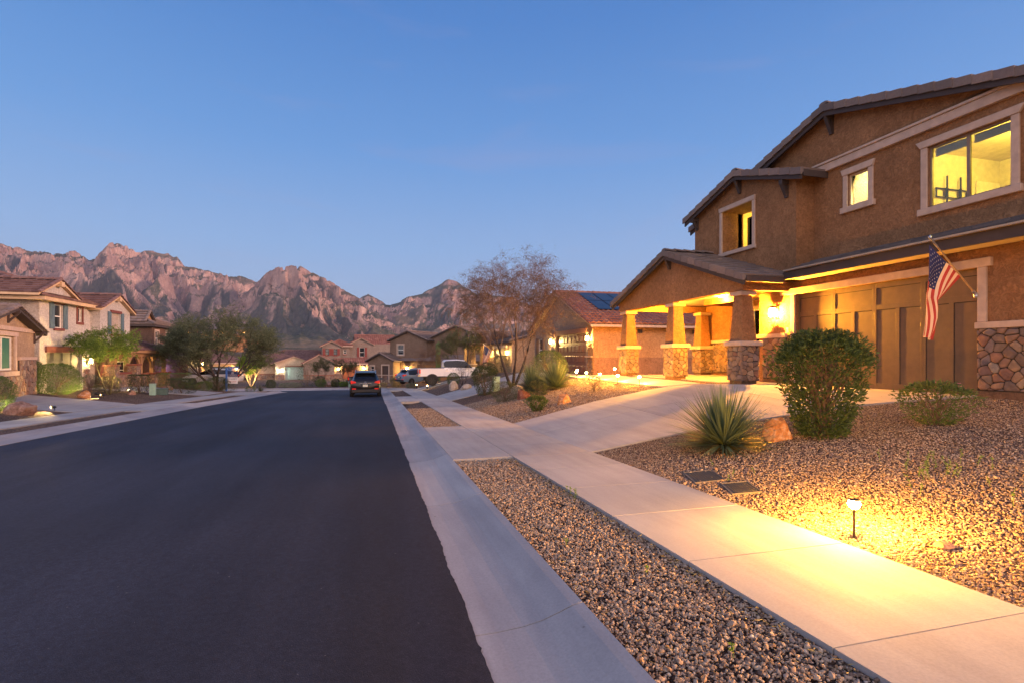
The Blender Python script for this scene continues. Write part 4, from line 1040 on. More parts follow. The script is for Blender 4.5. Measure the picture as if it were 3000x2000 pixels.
def fourth_house():
    H = thing('house','brown two storey house with twin gables behind the bare tree and cactus','house',(4.0,68,-1.85),R(-38))
    wm = stucco('dusk_brown',(.20,.135,.095))
    boxwall(H,-5.6,-1.6,-.5,6,-.8,2.9,wm,holes=[(-5.2,-4.6,1.2,2.1),(-3.3,-2.3,0,2.1)])
    boxwall(H,-1.599,11,1,10,-.8,2.9,wm,holes=[(1.2,6.2,0,2.3)])
    boxwall(H,-3.6,2.2,1.6,9,2.901,5.6,wm,holes=[(-2.4,-1.4,3.6,4.9)]); boxwall(H,2.201,12,3,10,2.901,5.9,wm)
    gable_roof(H,-3.6,2.2,1.6,9,5.6,6.7,TILE_BROWN,axis='y',wallmat=wm,seed=61,th=.45,tw=.4)
    gable_roof(H,2.2,9.5,3,10,5.9,7.3,TILE_BROWN,axis='y',wallmat=wm,seed=64,th=.45,tw=.4)
    gable_roof(H,-5.6,-1.6,-.5,4,2.9,3.8,TILE_BROWN,axis='y',wallmat=wm,seed=67,th=.45,tw=.4)
    tiles('roof',(-1.6,.4,2.8),(11,.4,2.8),(11,3,3.6),(-1.6,3,3.6),TILE_BROWN,H,local=True,seed=69)
    fwindow(H,-2.4,-1.4,3.6,4.9,1.6,surround=TRIM); fwindow(H,-5.2,-4.6,1.2,2.1,-.5,surround=TRIM)
    fbox(H,'front_door',plain('dark_door',(.06,.035,.025),.5),(-3.3,-.4,0,-2.3,-.35,2.1)); fbox(H,'door_surround',TRIM,(-3.45,-.56,0,-3.3,-.501,2.2),(-2.3,-.56,0,-2.15,-.501,2.2),(-3.45,-.56,2.2,-2.15,-.501,2.35))
    garage(H,1.2,6.2,0,2.3,1,plain('brown_plank',(.25,.12,.05),.6),1,12,'plank')
    fstone(H,-5.6,-1.6,-.4,.9,-.5,.3,71); fstone(H,-1.4,1.0,-.4,.9,1,.3,72); fstone(H,6.4,8.2,-.4,.9,1,.3,73)
    fbox(H,'ledge',TRIM,(-5.62,-.58,.91,-1.58,-.501,1.0),(-1.5,.93,.91,1.0,.999,1.0))
    lantern_on(H,-.3,1,1.75,'large glowing lantern left of the garage of the brown twin gabled house',420,s=1.5)
    lantern_on(H,7.3,1,1.8,'lantern right of the garage of the brown twin gabled house',260,s=1.3)
fourth_house()
def red_house():
    H = thing('house','grey two storey house with red tile roofs and red shutters down the street','house',(-5.2,96,-2.45),R(6))
    wm = stucco('greige',(.24,.19,.155)); RED = plain('red_shutter',(.20,.035,.025),.6)
    # lower storey : garage gable left, recessed garages, right block
    boxwall(H,-6.6,-1.6,-1.5,6,-.8,2.9,wm)
    boxwall(H,-1.599,7.8,0,9,-.8,2.9,wm,holes=[(-.2,2.3,0,2.2),(4.6,7.2,0,2.2)])
    garage(H,-.2,2.3,0,2.2,0,plain('red_plank',(.24,.075,.03),.6),1,7,'plank'); garage(H,4.6,7.2,0,2.2,0,plain('red_plank',(.24,.075,.03),.6),1,7,'plank')
    gable_roof(H,-6.6,-1.6,-1.5,5,2.9,4.3,TILE_RED,'barrel',axis='y',wallmat=wm,seed=81,tw=.4,th=.5,fas=TRIM)
    tiles('roof',(-1.6,-.6,2.75),(8.4,-.6,2.75),(8.4,2.4,3.7),(-1.6,2.4,3.7),TILE_RED,H,'barrel',.4,.5,local=True,seed=83)
    fbox(H,'fascia',TRIM,(-1.6,-.62,2.5,8.4,-.58,2.74),(-6.6,-1.9,2.45,-6.5,-1.85,2.9))
    # upper storey
    boxwall(H,-3.6,-.4,2,9,3.0,5.9,wm,holes=[(-3.0,-2.4,4.2,5.3),(-1.6,-1.0,4.2,5.3)])
    boxwall(H,-.399,1.2,2.6,9,3.0,5.9,wm,holes=[(.1,.6,4.4,5.2)]); boxwall(H,1.201,8.6,3.4,10,3.0,6.3,wm,holes=[(3.0,3.9,3.9,5.6)])
    gable_roof(H,-3.6,-.4,2,9,5.9,6.7,TILE_RED,'barrel',axis='y',wallmat=wm,seed=85,tw=.4,th=.5,fas=TRIM)
    hip_roof(H,-2.4,1.4,2.6,9,5.9,1.1,TILE_RED,'barrel',tw=.4,th=.5,fas=TRIM,seed=87)
    gable_roof(H,1.2,5.4,3.4,10,6.3,7.4,TILE_RED,'barrel',axis='y',wallmat=wm,seed=90,tw=.4,th=.5,fas=TRIM)
    gable_roof(H,2.6,9.6,3.8,10,6.3,8.0,TILE_RED,'barrel',axis='x',wallmat=wm,seed=93,tw=.4,th=.5,fas=TRIM)
    for x0,x1,z0,z1,y in ((-3.0,-2.4,4.2,5.3,2),(-1.6,-1.0,4.2,5.3,2),(3.0,3.9,3.9,5.6,3.4)): fwindow(H,x0,x1,z0,z1,y,shutters=(.42,RED),sill=RED,frame=BRONZE if x0<0 else WHITEF)
    fwindow(H,.1,.6,4.4,5.2,2.6,sill=RED)
    fstone(H,-6.6,-1.6,-.4,.7,-1.5,.3,91); fbox(H,'ledge',plain('red_ledge',(.22,.08,.05),.7),(-6.62,-1.58,.71,-1.58,-1.501,.82))
    fstone(H,-1.5,-.3,-.4,.9,0,.3,92); fbox(H,'ledge',TRIM,(-1.5,-.1,.91,-.3,-.001,1.0))
    lantern_on(H,-.9,0,1.8,'lantern at the left garage of the red roofed house down the street',330,s=1.4)
    lantern_on(H,3.5,0,1.9,'lantern between the two red garage doors of the red roofed house',330,s=1.4)
red_house()
def ranch_house():
    H = thing('house','pale single storey house with a broad purple brown roof and white lit garage','house',(-14.8,95,-2.45),R(10))
    wm = stucco('cream_wall',(.52,.40,.27)); RED = plain('red_ledge',(.22,.08,.05),.7)
    boxwall(H,-5.4,-1.4,1.2,9,-.6,2.8,wm); boxwall(H,-1.399,4.6,0,9,-.6,2.8,wm,holes=[(.1,3.2,0,2.2)]); boxwall(H,4.601,11,2,12,-.6,2.8,stucco('grey_wall',(.30,.25,.21)))
    garage(H,.1,3.2,0,2.2,0,plain('grey_green_door',(.36,.42,.35),.6),4,6,'panel')
    gable_roof(H,-1.9,4.9,0,7,2.8,4.0,TILE_PURP,axis='y',wallmat=wm,seed=101,tw=.5,th=.5,fas=TRIM)
    hip_roof(H,-6,12,1.5,14,2.8,2.3,TILE_PURP,tw=.5,th=.5,fas=TRIM,seed=104,over=.5)
    fstone(H,-5.4,-1.5,-.4,.9,1.2,.28,106); fbox(H,'ledge',RED,(-5.45,1.1,.91,-1.45,1.199,1.03)); fbox(H,'lintel',RED,(-.1,-.08,2.22,4.2,-.002,2.36),(-5.2,1.12,2.45,-3.8,1.198,2.62))
    fstone(H,-1.35,0,-.4,.9,0,.28,107); fbox(H,'arch_trim',plain('arch_dark',(.08,.05,.035),.8),(-5.2,1.15,.0,-4.2,1.199,2.3))
    lantern_on(H,-.6,0,1.6,'white glowing lamp left of the pale garage door',160,'white lamps at the pale house',1.5,BULBW,(.75,1,.8))
    lantern_on(H,4.35,0,1.6,'white glowing lamp right of the pale garage door',140,'white lamps at the pale house',1.5,BULBW,(.75,1,.8))
ranch_house()
def tan_house():
    H = thing('house','tan house with lit yellow arch behind the small glowing tree','house',(-27.2,93,-2.4),R(14))
    wm = stucco('gold_wall',(.46,.32,.18))
    boxwall(H,-7,6,0,9,-.6,2.9,wm,holes=[(-3.6,-1.2,0,2.3),(1.4,4.6,.4,2.3)])
    fbox(H,'entry_recess',plain('dark_recess',(.05,.06,.05),.8),(-3.6,.15,0,-1.2,.2,2.3),(1.4,.15,.4,4.6,.2,2.3))
    gable_roof(H,-4.4,.4,-1.2,6,2.9,4.4,TILE_PURP,axis='y',wallmat=wm,seed=111,tw=.5,th=.5,fas=TRIM); hip_roof(H,-7,6,0,9,2.9,2.4,TILE_PURP,tw=.5,th=.5,fas=TRIM,seed=114)
    fstone(H,.2,1.2,-.3,.9,0,.28,116); fstone(H,4.8,6,-.3,.9,0,.28,117)
    lantern_on(H,-.4,0,1.9,'lantern on the tan arched house behind the mesquite',380,s=1.3); lantern_on(H,5.3,0,1.9,'lantern on the right corner of the tan arched house',300,s=1.2)
tan_house()
# ---- left side of the street (front looks along +X)
def white_house():
    H = thing('house','pale stucco two storey house with blue grey shutters and maroon tile roof','house',(-17.5,38.6,-.45),R(90))
    # local x = Y-38.6, local y = -17.5-X
    wm = stucco('pale_stucco',(.50,.46,.41),var=.10); sd = stucco('side_stucco',(.42,.35,.28)); BS = plain('blue_shutter',(.10,.155,.175),.6); RD = plain('barn_red',(.17,.05,.035),.7); CR = plain('cream_fascia',(.55,.38,.22),.7)
    boxwall(H,-5.1,0,0,9,-.6,5.2,wm,holes=[(-4.5,-.9,0,2.2),(-3.8,-3.0,3.6,4.95),(-1.45,-.95,4.08,4.95)])
    boxwall(H,-12.5,-5.501,.5,10,-.6,5.2,sd) if False else None
    boxwall(H,.001,4.15,-.55,9,2.6,5.2,wm,holes=[(1.4,2.7,3.5,4.9)])
    boxwall(H,.002,4.15,1.6,9,-.6,2.599,sd,holes=[(.4,1.4,0,2.1),(2.2,3.4,.6,2.0)])
    fbox(H,'side_cladding',sd,(-5.13,.02,-.6,-5.101,9,5.2))
    fbox(H,'front_door',RD,(.4,1.7,0,1.4,1.76,2.1)); fwindow(H,2.2,3.4,.6,2.0,1.6)
    gable_roof(H,-5.5,-2.0,-.1,5,5.5,6.3,TILE_PURP,axis='y',wallmat=wm,seed=121,fas=CR,over=.3)
    gable_roof(H,.0,4.15,-.55,6,5.2,6.1,TILE_PURP,axis='y',wallmat=wm,seed=123,fas=CR)
    hip_roof(H,-5.1,4.15,0,9.5,5.22,1.85,TILE_PURP,fas=CR,seed=126,over=.5)
    for xm,z,y in ((-3.75,5.92,-.1),(2.07,5.7,-.55)): fbox(H,'beam_end',CR,(xm-.14,y-.32,z-.0,xm+.14,y-.001,z+.28))
    fbox(H,'garage_header',RD,(-4.65,-.1,2.22,-.75,-.002,2.55))
    garage(H,-4.5,-.9,0,2.2,0,plain('khaki_door',(.17,.165,.13),.6),1,4,'barn')
    fwindow(H,-3.8,-3.0,3.6,4.95,0,shutters=(.42,BS),head=RD,sill=RD); fwindow(H,-1.45,-.95,4.08,4.95,0,mull=None,surround=RD)
    W = fwindow(H,1.4,2.7,3.5,4.9,-.55,mull=None,frame=wm,glass=sd,shutters=(.42,BS),head=RD,sill=RD)
    # low porch wall and stone columns in front
    fstone(H,-.8,-.02,-.3,1.2,-.0,.22,131); fbox(H,'ledge',RD,(.6,-.9,.78,3.9,-.3,.90)); fbox(H,'porch_wall',GREYB,(.7,-.8,-.5,3.8,-.4,.779)); fstone(H,.7,3.8,-.3,.77,-.8,.2,133)
    for i,x in enumerate((.7,3.9)):
        fbox(H,'porch_pier',MORTAR,(x-.28,-1.2,-.5,x+.28,-.62,1.35)); fstone(H,x-.3,x+.3,-.3,1.34,-1.2,.18,135+i); fstone(H,0,.58,-.3,1.34,0,.18,137+i,N=(-1,0,0),U=(0,-1,0),O=(x-.285,-.62,-.3)); fbox(H,'pier_cap',RD,(x-.35,-1.28,1.351,x+.35,-.55,1.46))
    # vent pipes and dark solar panel on the roof
    q = B(); q.tube([(-3.4,4.2,6.4),(-3.4,4.2,7.7)],.13,10); q.lathe([(.2,0),(.24,.05),(.1,.22)],(-3.4,4.2,7.65),12); q.build('chimney_pipe', plain('vent_paint',(.42,.30,.26),.6), H, local=True)
    q = B(); q.add([(-5.0,3.2,5.52),(-5.0,6.6,5.52),(-3.0,6.6,6.22),(-3.0,3.2,6.22)],[(0,1,2,3)]); m = q.build('solar_panel', plain('solar_cells',(.012,.02,.04),.32,spec=.5), H, local=True, fixn=False)
    lantern_on(H,-.4,0,1.7,'lantern glowing behind the green tree at the pale house garage',150,s=1.3)
white_house()
def corner_house():
    a = R(90+14.7)
    H = thing('house','tan gabled house front with a green blinded window at the left edge','house',(-16.2,30.6,.0),a)
    wm = stucco('peach_stucco',(.40,.28,.18)); GR = plain('green_blind',(.02,.14,.095),.5); ST = TRIM
    # the right front corner sits at local (0,0); the wall runs to negative x
    boxwall(H,-8,0,0,8,-.6,2.8,wm,holes=[(-5.4,-2.95,.95,2.4)])
    gable_roof(H,-7.5,-.001,-.0,7,2.8,3.66,TILE_BROWN,axis='y',wallmat=wm,seed=141,over=.5)
    b = B(); bracket(b,-.12,0,2.78,dirx=-1,ax='y',L=.42,h=.6); b.build('bracket',DKWOOD,H,local=True); b = B(); bracket(b,-3.75,0,3.52,dirx=-1,ax='y',L=.42,h=.55); b.build('bracket',DKWOOD,H,local=True)
    fbox(H,'band',ST,(-8,-.06,2.66,-.02,-.001,2.84)); fbox(H,'window_head',ST,(-6,-.08,2.42,-2.6,-.001,2.60)); fbox(H,'window_jamb',ST,(-2.94,-.065,.96,-2.76,-.001,2.419)); fbox(H,'window_sill',ST,(-8,-.09,.70,-2.5,-.001,.90)); fbox(H,'stone_cap',ST,(-2.45,-.10,1.38,.06,-.001,1.52))
    fbox(H,'mortar_bed',MORTAR,(-2.4,-.05,-.3,.0,-.001,1.37),(-8,-.05,-.3,-2.4,-.002,.70)); fstone(H,-2.4,0,-.3,1.37,-.05,.25,143,.04); fstone(H,-8,-2.4,-.3,.69,-.05,.28,144,.04)
    W = fbox(H,'window',WHITEF,(-5.4,.08,.95,-5.32,.16,2.4),(-3.03,.08,.95,-2.95,.16,2.4),(-5.319,.08,.95,-3.031,.16,1.03),(-5.319,.08,2.32,-3.031,.16,2.4),(-4.2,.07,1.031,-4.12,.15,2.319))
    fbox(W,'blind',GR,(-5.31,.12,1.04,-4.21,.14,2.31),(-4.11,.12,1.04,-3.04,.14,2.31))
corner_house()
def porch_house():
    H = thing('house','brown house with arched wooden porch posts on stone piers across the street','house',(-17.3,46,-.95),R(90))
    wm = stucco('choc_stucco',(.14,.085,.06)); WD = plain('amber_wood',(.30,.17,.08),.7,bmp=.4,bscale=25); RD = plain('brick_red_cap',(.16,.05,.03),.7)
    boxwall(H,-3,4.4,2.2,12,-.6,2.9,wm,holes=[(-1.6,-.5,0,2.1),(1.0,2.4,.7,2.1)]); fbox(H,'front_door',RD,(-1.6,2.3,0,-.5,2.35,2.1)); fwindow(H,1.0,2.4,.7,2.1,2.2)
    boxwall(H,5.2,9.4,-1.3,12,-.6,2.6,wm,holes=[(5.7,8.9,0,2.1)]); garage(H,5.7,8.9,0,2.1,-1.3,plain('dark_blue_door',(.06,.06,.10),.6),4,6,'panel')
    boxwall(H,7.6,13,2.2,10,2.4,5.35,wm,holes=[(8.2,9.0,3.5,4.8),(10.8,11.6,3.5,4.8)]); fwindow(H,8.2,9.0,3.5,4.8,2.2,surround=TRIM); fwindow(H,10.8,11.6,3.5,4.8,2.2,surround=TRIM)
    hip_roof(H,7.6,13,2.2,10,5.37,1.3,TILE_BROWN,seed=151,th=.45,tw=.4); gable_roof(H,7.7,9.7,2.9,6,5.8,6.6,TILE_BROWN,axis='y',wallmat=SALMON,seed=154,over=.25,th=.45)
    hip_roof(H,-3,4.4,0,6,2.95,1.35,TILE_PURP,seed=156,over=.35,fas=WD)
    gable_roof(H,5.2,9.4,-1.3,5,2.6,3.4,TILE_BROWN,axis='y',wallmat=wm,seed=159,th=.45)
    fbox(H,'porch_beam',WD,(-3,-.02,2.5,4.4,.22,2.93))
    for i,x in enumerate((-2.7,-.5,1.7,4.1)):
        fbox(H,'porch_post',WD,(x-.13,-.06,1.2,x+.13,.2,2.5)); 
        b = B()
        for sg in (-1,1):
            if (i == 0 and sg < 0) or (i == 3 and sg > 0): continue
            pts = [(x+sg*.13,1.55),(x+sg*.13,1.95),(x+sg*.32,2.3),(x+sg*.62,2.5),(x+sg*.85,2.5),(x+sg*.45,2.12)]
            b.prism('y', pts if sg>0 else pts[::-1], .0,.14)
        b.build('arch_brace',WD,H,local=True)
        fbox(H,'pier',MORTAR,(x-.33,-.26,-.5,x+.33,.4,1.08)); fstone(H,x-.35,x+.35,-.3,1.07,-.262,.18,161+i,.04); fstone(H,0,.66,-.3,1.07,0,.18,171+i,N=(-1,0,0),U=(0,-1,0),O=(x-.335,.4,-.3)); fbox(H,'pier_cap',RD,(x-.42,-.36,1.081,x+.42,.5,1.2))
    t = thing('ceiling_lamp','amber light under the arched porch roof across the street','ceiling lamp',loc2w(H,(.6,1.2,2.8))); b = B(); b.lathe([(.1,-.08),(.1,0)],(0,0,0),12); b.build('glowing_lens',BULB,t,local=True); lamp('glow',(0,0,-.2),190,(1,.62,.22),t,.1,local=True)
    lantern_on(H,9.1,-1.3,1.8,'lantern beside the last garage of the brown porch house',260,s=1.1)
    t = thing('light_tube','thin violet blue light strip standing beside the front door of the porch house','light tube',loc2w(H,(4.85,.3,1.4)))
    b = B(); b.tube([(0,0,-.9),(0,0,.9)],.05,8); b.build('glowing_tube',glow('violet',(.45,.35,1),9),t,local=True); lamp('violet_glow',(0,-.3,.2),8,(.5,.4,1),t,.1,local=True)
porch_house()
# ------------------------------------------------------------------ gravel as real stones near the camera
def hzv(x, y):
    s = np.where(y<45, -.0309*y, -1.39-.055*(y-45)); d = x-.55
    W = np.where(y<8.5, 7.4, np.maximum(5.2,7.4-(y-8.5)*.62)); p = np.interp(y,[a for a,b in PADR],[b for a,b in PADR])
    t = np.clip((d-3.2)/W,0,1); s = s+.12
    return s+(p-s)*t
def ico():
    t = (1+5**.5)/2; v = np.array([(-1,t,0),(1,t,0),(-1,-t,0),(1,-t,0),(0,-1,t),(0,1,t),(0,-1,-t),(0,1,-t),(t,0,-1),(t,0,1),(-t,0,-1),(-t,0,1)],float); v /= np.linalg.norm(v[0])
    f = np.array([(0,11,5),(0,5,1),(0,1,7),(0,7,10),(0,10,11),(1,5,9),(5,11,4),(11,10,2),(10,7,6),(7,1,8),(3,9,4),(3,4,2),(3,2,6),(3,6,8),(3,8,9),(4,9,5),(2,4,11),(6,2,10),(8,6,7),(9,8,1)])
    return v,f
def rotm(rs, n):
    q = rs.normal(size=(n,4)); q /= np.linalg.norm(q,axis=1)[:,None]; w_,x,y,z = q.T
    return np.stack([1-2*(y*y+z*z),2*(x*y-z*w_),2*(x*z+y*w_),2*(x*y+z*w_),1-2*(x*x+z*z),2*(y*z-x*w_),2*(x*z-y*w_),2*(y*z+x*w_),1-2*(x*x+y*y)],-1).reshape(n,3,3)
def pebbles(name, x, y, rad, seed):
    rs = np.random.RandomState(seed); n = len(x); v,f = ico()
    zc = x*math.sin(TH)+y*math.cos(TH); px = 1500+1500*(x*math.cos(TH)-y*math.sin(TH))/np.maximum(zc,.1); z = hzv(x,y); py = 1043-1500*(z-1.55)/np.maximum(zc,.1)
    k = (zc>.25)&(px>-200)&(px<4300)&(py<2600); x,y,z,rad = x[k],y[k],z[k],rad[k]; n = len(x)
    sc_ = np.stack([rad*rs.uniform(.8,1.35,n),rad*rs.uniform(.6,1.0,n),rad*rs.uniform(.42,.75,n)],-1)
    vv = v[None]*(1+rs.uniform(-.28,.22,(n,12,1)))*sc_[:,None,:]
    vv = np.einsum('nij,nkj->nki', rotm(rs,n), vv); vv[:,:,2] *= .8
    vv += np.stack([x,y,z-.03+rad*rs.uniform(.15,.75,n)],-1)[:,None,:]
    F_ = (f[None]+(np.arange(n)*12)[:,None,None]).reshape(-1,3)
    o = npmesh(name, vv.reshape(-1,3), F_, island('pebble', GRAVEL_STOPS, .85, 120, .3, .002, nvar=.2, nscale=60)); setp(o, kind='stuff'); return o
rs = np.random.RandomState(3)
def in_drive(x,y):
    return (x>3.7)&(y>np.interp(x,[3.7,5.6,8,9.45,10.3,11.4],[8.4,8.58,8.42,8.1,7.68,7.0]))&(y<np.interp(x,[3.7,6.3,8.25,8.9,9.5,10.3,11.4],[13.7,13.95,13.5,12.5,11.75,11.3,11.7]))
def scatter():
    n = 30000; x = rs.uniform(1.27,2.26,n); y = rs.uniform(1.0,8.31,n); k = rs.rand(n) < np.clip(1.25-.09*y,.3,1); x,y = x[k],y[k]
    pebbles('gravel_strip', x, y, rs.lognormal(-4.70,.30,len(x)), 11)
    n = 190000; x = rs.uniform(3.74,11.1,n); y = rs.uniform(1.2,8.6,n); d = np.hypot(x,y)
    k = (rs.rand(n) < np.clip(1.5-.13*d,.26,1))&(~in_drive(x,y))&(np.hypot(x-4.20,y-5.86)>.23)&(np.hypot(x-4.20,y-5.16)>.19); x,y = x[k],y[k]
    pebbles('yard_gravel', x, y, rs.lognormal(-4.72,.30,len(x)), 12)
    n = 26000; x = rs.uniform(3.74,8.2,n); y = rs.uniform(13.6,22,n); k = ~in_drive(x,y)&(x<8.2); x,y = x[k],y[k]
    x2 = rs.uniform(1.27,2.26,5200); y2 = rs.uniform(13.5,21,5200); x = np.concatenate([x,x2]); y = np.concatenate([y,y2])
    pebbles('far_gravel', x, y, rs.lognormal(-4.15,.25,len(x)), 13)
scatter()
# ------------------------------------------------------------------ rocks, covers
def rock(name,label,x,y,sx,sy,sz,mat,seed,z=None,group=None,rz=0,cat='rock',cut=.35):
    bm = bmesh.new(); bmesh.ops.create_icosphere(bm, subdivisions=4, radius=1); rr = random.Random(seed); rsd = seed*1.7
    pl = [Vector((rr.uniform(-1,1),rr.uniform(-1,1),rr.uniform(-.3,1))).normalized() for _ in range(9)]; cuts = [rr.uniform(.55,.85) for _ in pl]
    from mathutils import noise as mn
    for v in bm.verts:
        p = v.co.normalized(); r = 1.0
        for n_,c_ in zip(pl,cuts):
            d = p.dot(n_)
            if d > 0: r = min(r, c_/d)
        r *= 1+.07*mn.noise(p*2.2+Vector((rsd,0,0)))+.035*mn.noise(p*7+Vector((0,rsd,0)))+.018*mn.noise(p*17)
        q = p*r; v.co = Vector((q.x*sx,q.y*sy,q.z*sz))
    me = bpy.data.meshes.new(name); bm.to_mesh(me); bm.free(); o = link(name, me, mat, None)
    o.location = (x,y,(hz(x,y) if z is None else z)+sz*cut); o.rotation_euler = (0,0,rz); setp(o,label,cat,group); return o
def rockmat(name,a,b,c,sc_=5):
    T = NT(name); co = obco(T); n1 = noise(T,co,sc_,7,.65,.8); n2 = noise(T,co,sc_*4,5,.7)
    col = ramp(T,n1,[(.34,a),(.50,b),(.66,c)]); col = mix(T,.7,col,ramp(T,n2,[(.3,(.6,.58,.56)),(.7,(1.3,1.28,1.25))]),'MULTIPLY')
    finish(T,col,.88,bump(T,n2,.9,.02),spec=.25); return T.m
RO = rockmat('orange_rock',(.30,.12,.05),(.52,.24,.09),(.60,.44,.33)); RB = rockmat('brown_rock',(.16,.085,.06),(.30,.17,.12),(.40,.28,.22)); RW = rockmat('white_rock',(.28,.24,.21),(.45,.38,.32),(.55,.48,.42)); RR_ = rockmat('red_rock',(.14,.05,.035),(.26,.10,.06),(.34,.19,.14))
rock('boulder','orange and cream boulder between the sotol and the tall leafy bush',6.38,6.95,.30,.22,.26,RO,4,rz=.5)
rock('boulder','small red brown boulder alone in the gravel beside the driveway edge',5.75,15.15,.26,.2,.22,RO,8)
rock('boulder','dark red boulder in front of the spiky plants and willow like tree',5.5,18.8,.30,.24,.3,RR_,12)
rock('boulder','whitish upright boulder near the tail of the white pickup',4.95,32.6,.32,.26,.42,RW,15)
rock('boulder','flat tan boulder beside the whitish one by the second driveway',5.35,30.4,.42,.3,.25,RW,18)
rock('boulder','pale boulder near the trunk of the willow like tree',6.1,21.5,.35,.25,.3,RW,33)
rock('boulder','big brown boulder by a ground spotlight at the left edge',-11.95,21.9,.50,.34,.34,RB,22,rz=.3)
rock('boulder','small boulder lit brightly by a spotlight in front of the pale house',-13.9,30.1,.28,.22,.28,RO,25)
rock('boulder','grey boulder between hedges on the left side of the street',-14.2,41.5,.4,.3,.25,RB,27)
rock('boulder','low brown boulder at the foot of the dark square bush',-14.2,36.0,.3,.22,.18,RB,28)
rock('stone','flat pale stone lying in the lamp pool near the nearest stake light',4.30,2.98,.085,.06,.03,RB,29,cut=-.1)
rock('boulder','boulder under the small bare tree by the blue car',5.6,51,.6,.4,.35,RB,30)
rock('boulder','brown boulder in the bed left of the far red roofed house',-5.8,72,.7,.5,.4,RB,31,z=-2.4)
def plank_box(name,label,x,y,w_,d_,h,rz,m,cat,lid=.02,group=None):
    t = thing(name,label,cat,(x,y,hz(x,y)-.04),rz,group); b = B(); b.frustum(0,0,0,w_,d_,h-.06,w_*.96,d_*.96); b.build('body',m,t,local=True,bevel=.015)
    b = B(); b.box(-w_*.52,-d_*.52,h-.06,w_*.52,d_*.52,h); b.build('lid',m,t,local=True,bevel=.012); return t
def cover(label,x,y,w_,d_,rz,h=.02):
    t = thing('utility_cover',label,'ground cover plate',(x,y,float(hzv(np.array([x]),np.array([y]))[0])-.030),rz,'utility covers set in the gravel')
    b = B(); b.box(-w_/2-.015,-d_/2-.015,-.05,w_/2+.015,-d_/2,h); b.box(-w_/2-.015,d_/2,-.05,w_/2+.015,d_/2+.015,h); b.box(-w_/2-.015,-d_/2,-.05,-w_/2,d_/2,h); b.box(w_/2,-d_/2,-.05,w_/2+.015,d_/2,h)
    b.build('rim',plain('cover_rim',(.14,.12,.10),.8),t,local=True)
    b = B(); b.box(-w_/2+.002,-d_/2+.002,-.05,w_/2-.002,d_/2-.002,h-.008)
    for i in range(14):
        for j in range(9): b.box(-w_/2+.02+i*(w_-.04)/14,-d_/2+.02+j*(d_-.04)/9,h-.008,-w_/2+.02+(i+.6)*(w_-.04)/14,-d_/2+.02+(j+.5)*(d_-.04)/9,h-.002)
    b.build('plate',plain('cover_plate',(.045,.045,.045),.7),t,local=True)
    g = lambda a,b_: float(hzv(np.array([a]),np.array([b_]))[0]); nn = Vector((-(g(x+.2,y)-g(x-.2,y))/.4,-(g(x,y+.2)-g(x,y-.2))/.4,1)).normalized()
    t.rotation_mode = 'QUATERNION'; t.rotation_quaternion = Vector((0,0,1)).rotation_difference(nn) @ Matrix.Rotation(rz,4,'Z').to_quaternion(); return t
cover('larger dark rectangular utility cover beside the pavement',4.20,5.86,.52,.36,1.25)
cover('smaller dark utility cover half buried in gravel nearer the stake light',4.20,5.16,.44,.30,1.2,.022)
# ------------------------------------------------------------------ plants
def leafmesh(name, P, D, Ln, Wd, mat, parent, seed=0, fold=.25, curl=0.0):
    rs_ = np.random.RandomState(seed); n = len(P); D = D/np.maximum(np.linalg.norm(D,axis=1),1e-6)[:,None]
    r = rs_.normal(size=(n,3)); S = np.cross(D,r); S /= np.maximum(np.linalg.norm(S,axis=1),1e-6)[:,None]; N = np.cross(D,S)
    Ln = np.broadcast_to(np.asarray(Ln,float).reshape(-1,1),(n,1)); Wd = np.broadcast_to(np.asarray(Wd,float).reshape(-1,1),(n,1))
    a = P; c = P+D*Ln-N*Ln*curl; m = P+D*Ln*.48; b = m+S*Wd*.5+N*Wd*fold; d = m-S*Wd*.5+N*Wd*fold
    V = np.stack([a,b,c,d],1).reshape(-1,3); i = np.arange(n)*4
    F_ = np.concatenate([np.stack([i,i+1,i+2],1),np.stack([i,i+2,i+3],1)])
    return npmesh(name, V, F_, mat, parent)
G_OLE = leafmat('oleander_leaf',(.022,.050,.014),(.09,.135,.036),.3)
G_DARK = leafmat('dark_leaf',(.020,.036,.014),(.07,.095,.032),.2)
G_MID = leafmat('mid_leaf',(.045,.085,.02),(.13,.18,.045),.3)
G_BALL = leafmat('ball_leaf',(.05,.105,.022),(.15,.24,.05),.3)
G_LIME = leafmat('lime_leaf',(.07,.14,.02),(.22,.32,.05),.4)
G_OLIVE = leafmat('olive_leaf',(.05,.065,.025),(.15,.155,.065),.3)
G_GREY = leafmat('greygreen_leaf',(.09,.11,.075),(.22,.24,.16),.3)
G_RUST = leafmat('rusty_leaf',(.12,.07,.038),(.26,.145,.075),.3)
G_STRAW = leafmat('straw_leaf',(.16,.13,.06),(.36,.30,.13),.35)
BARK = plain('bark',(.085,.058,.045),.95,bmp=.9,bscale=30,bdist=.01); BARKD = plain('dark_bark',(.035,.025,.022),.95,bmp=.9,bscale=30,bdist=.01); BARKG = plain('green_bark',(.16,.14,.06),.9,bmp=.4); TWIG = plain('twig',(.13,.085,.06),.9)
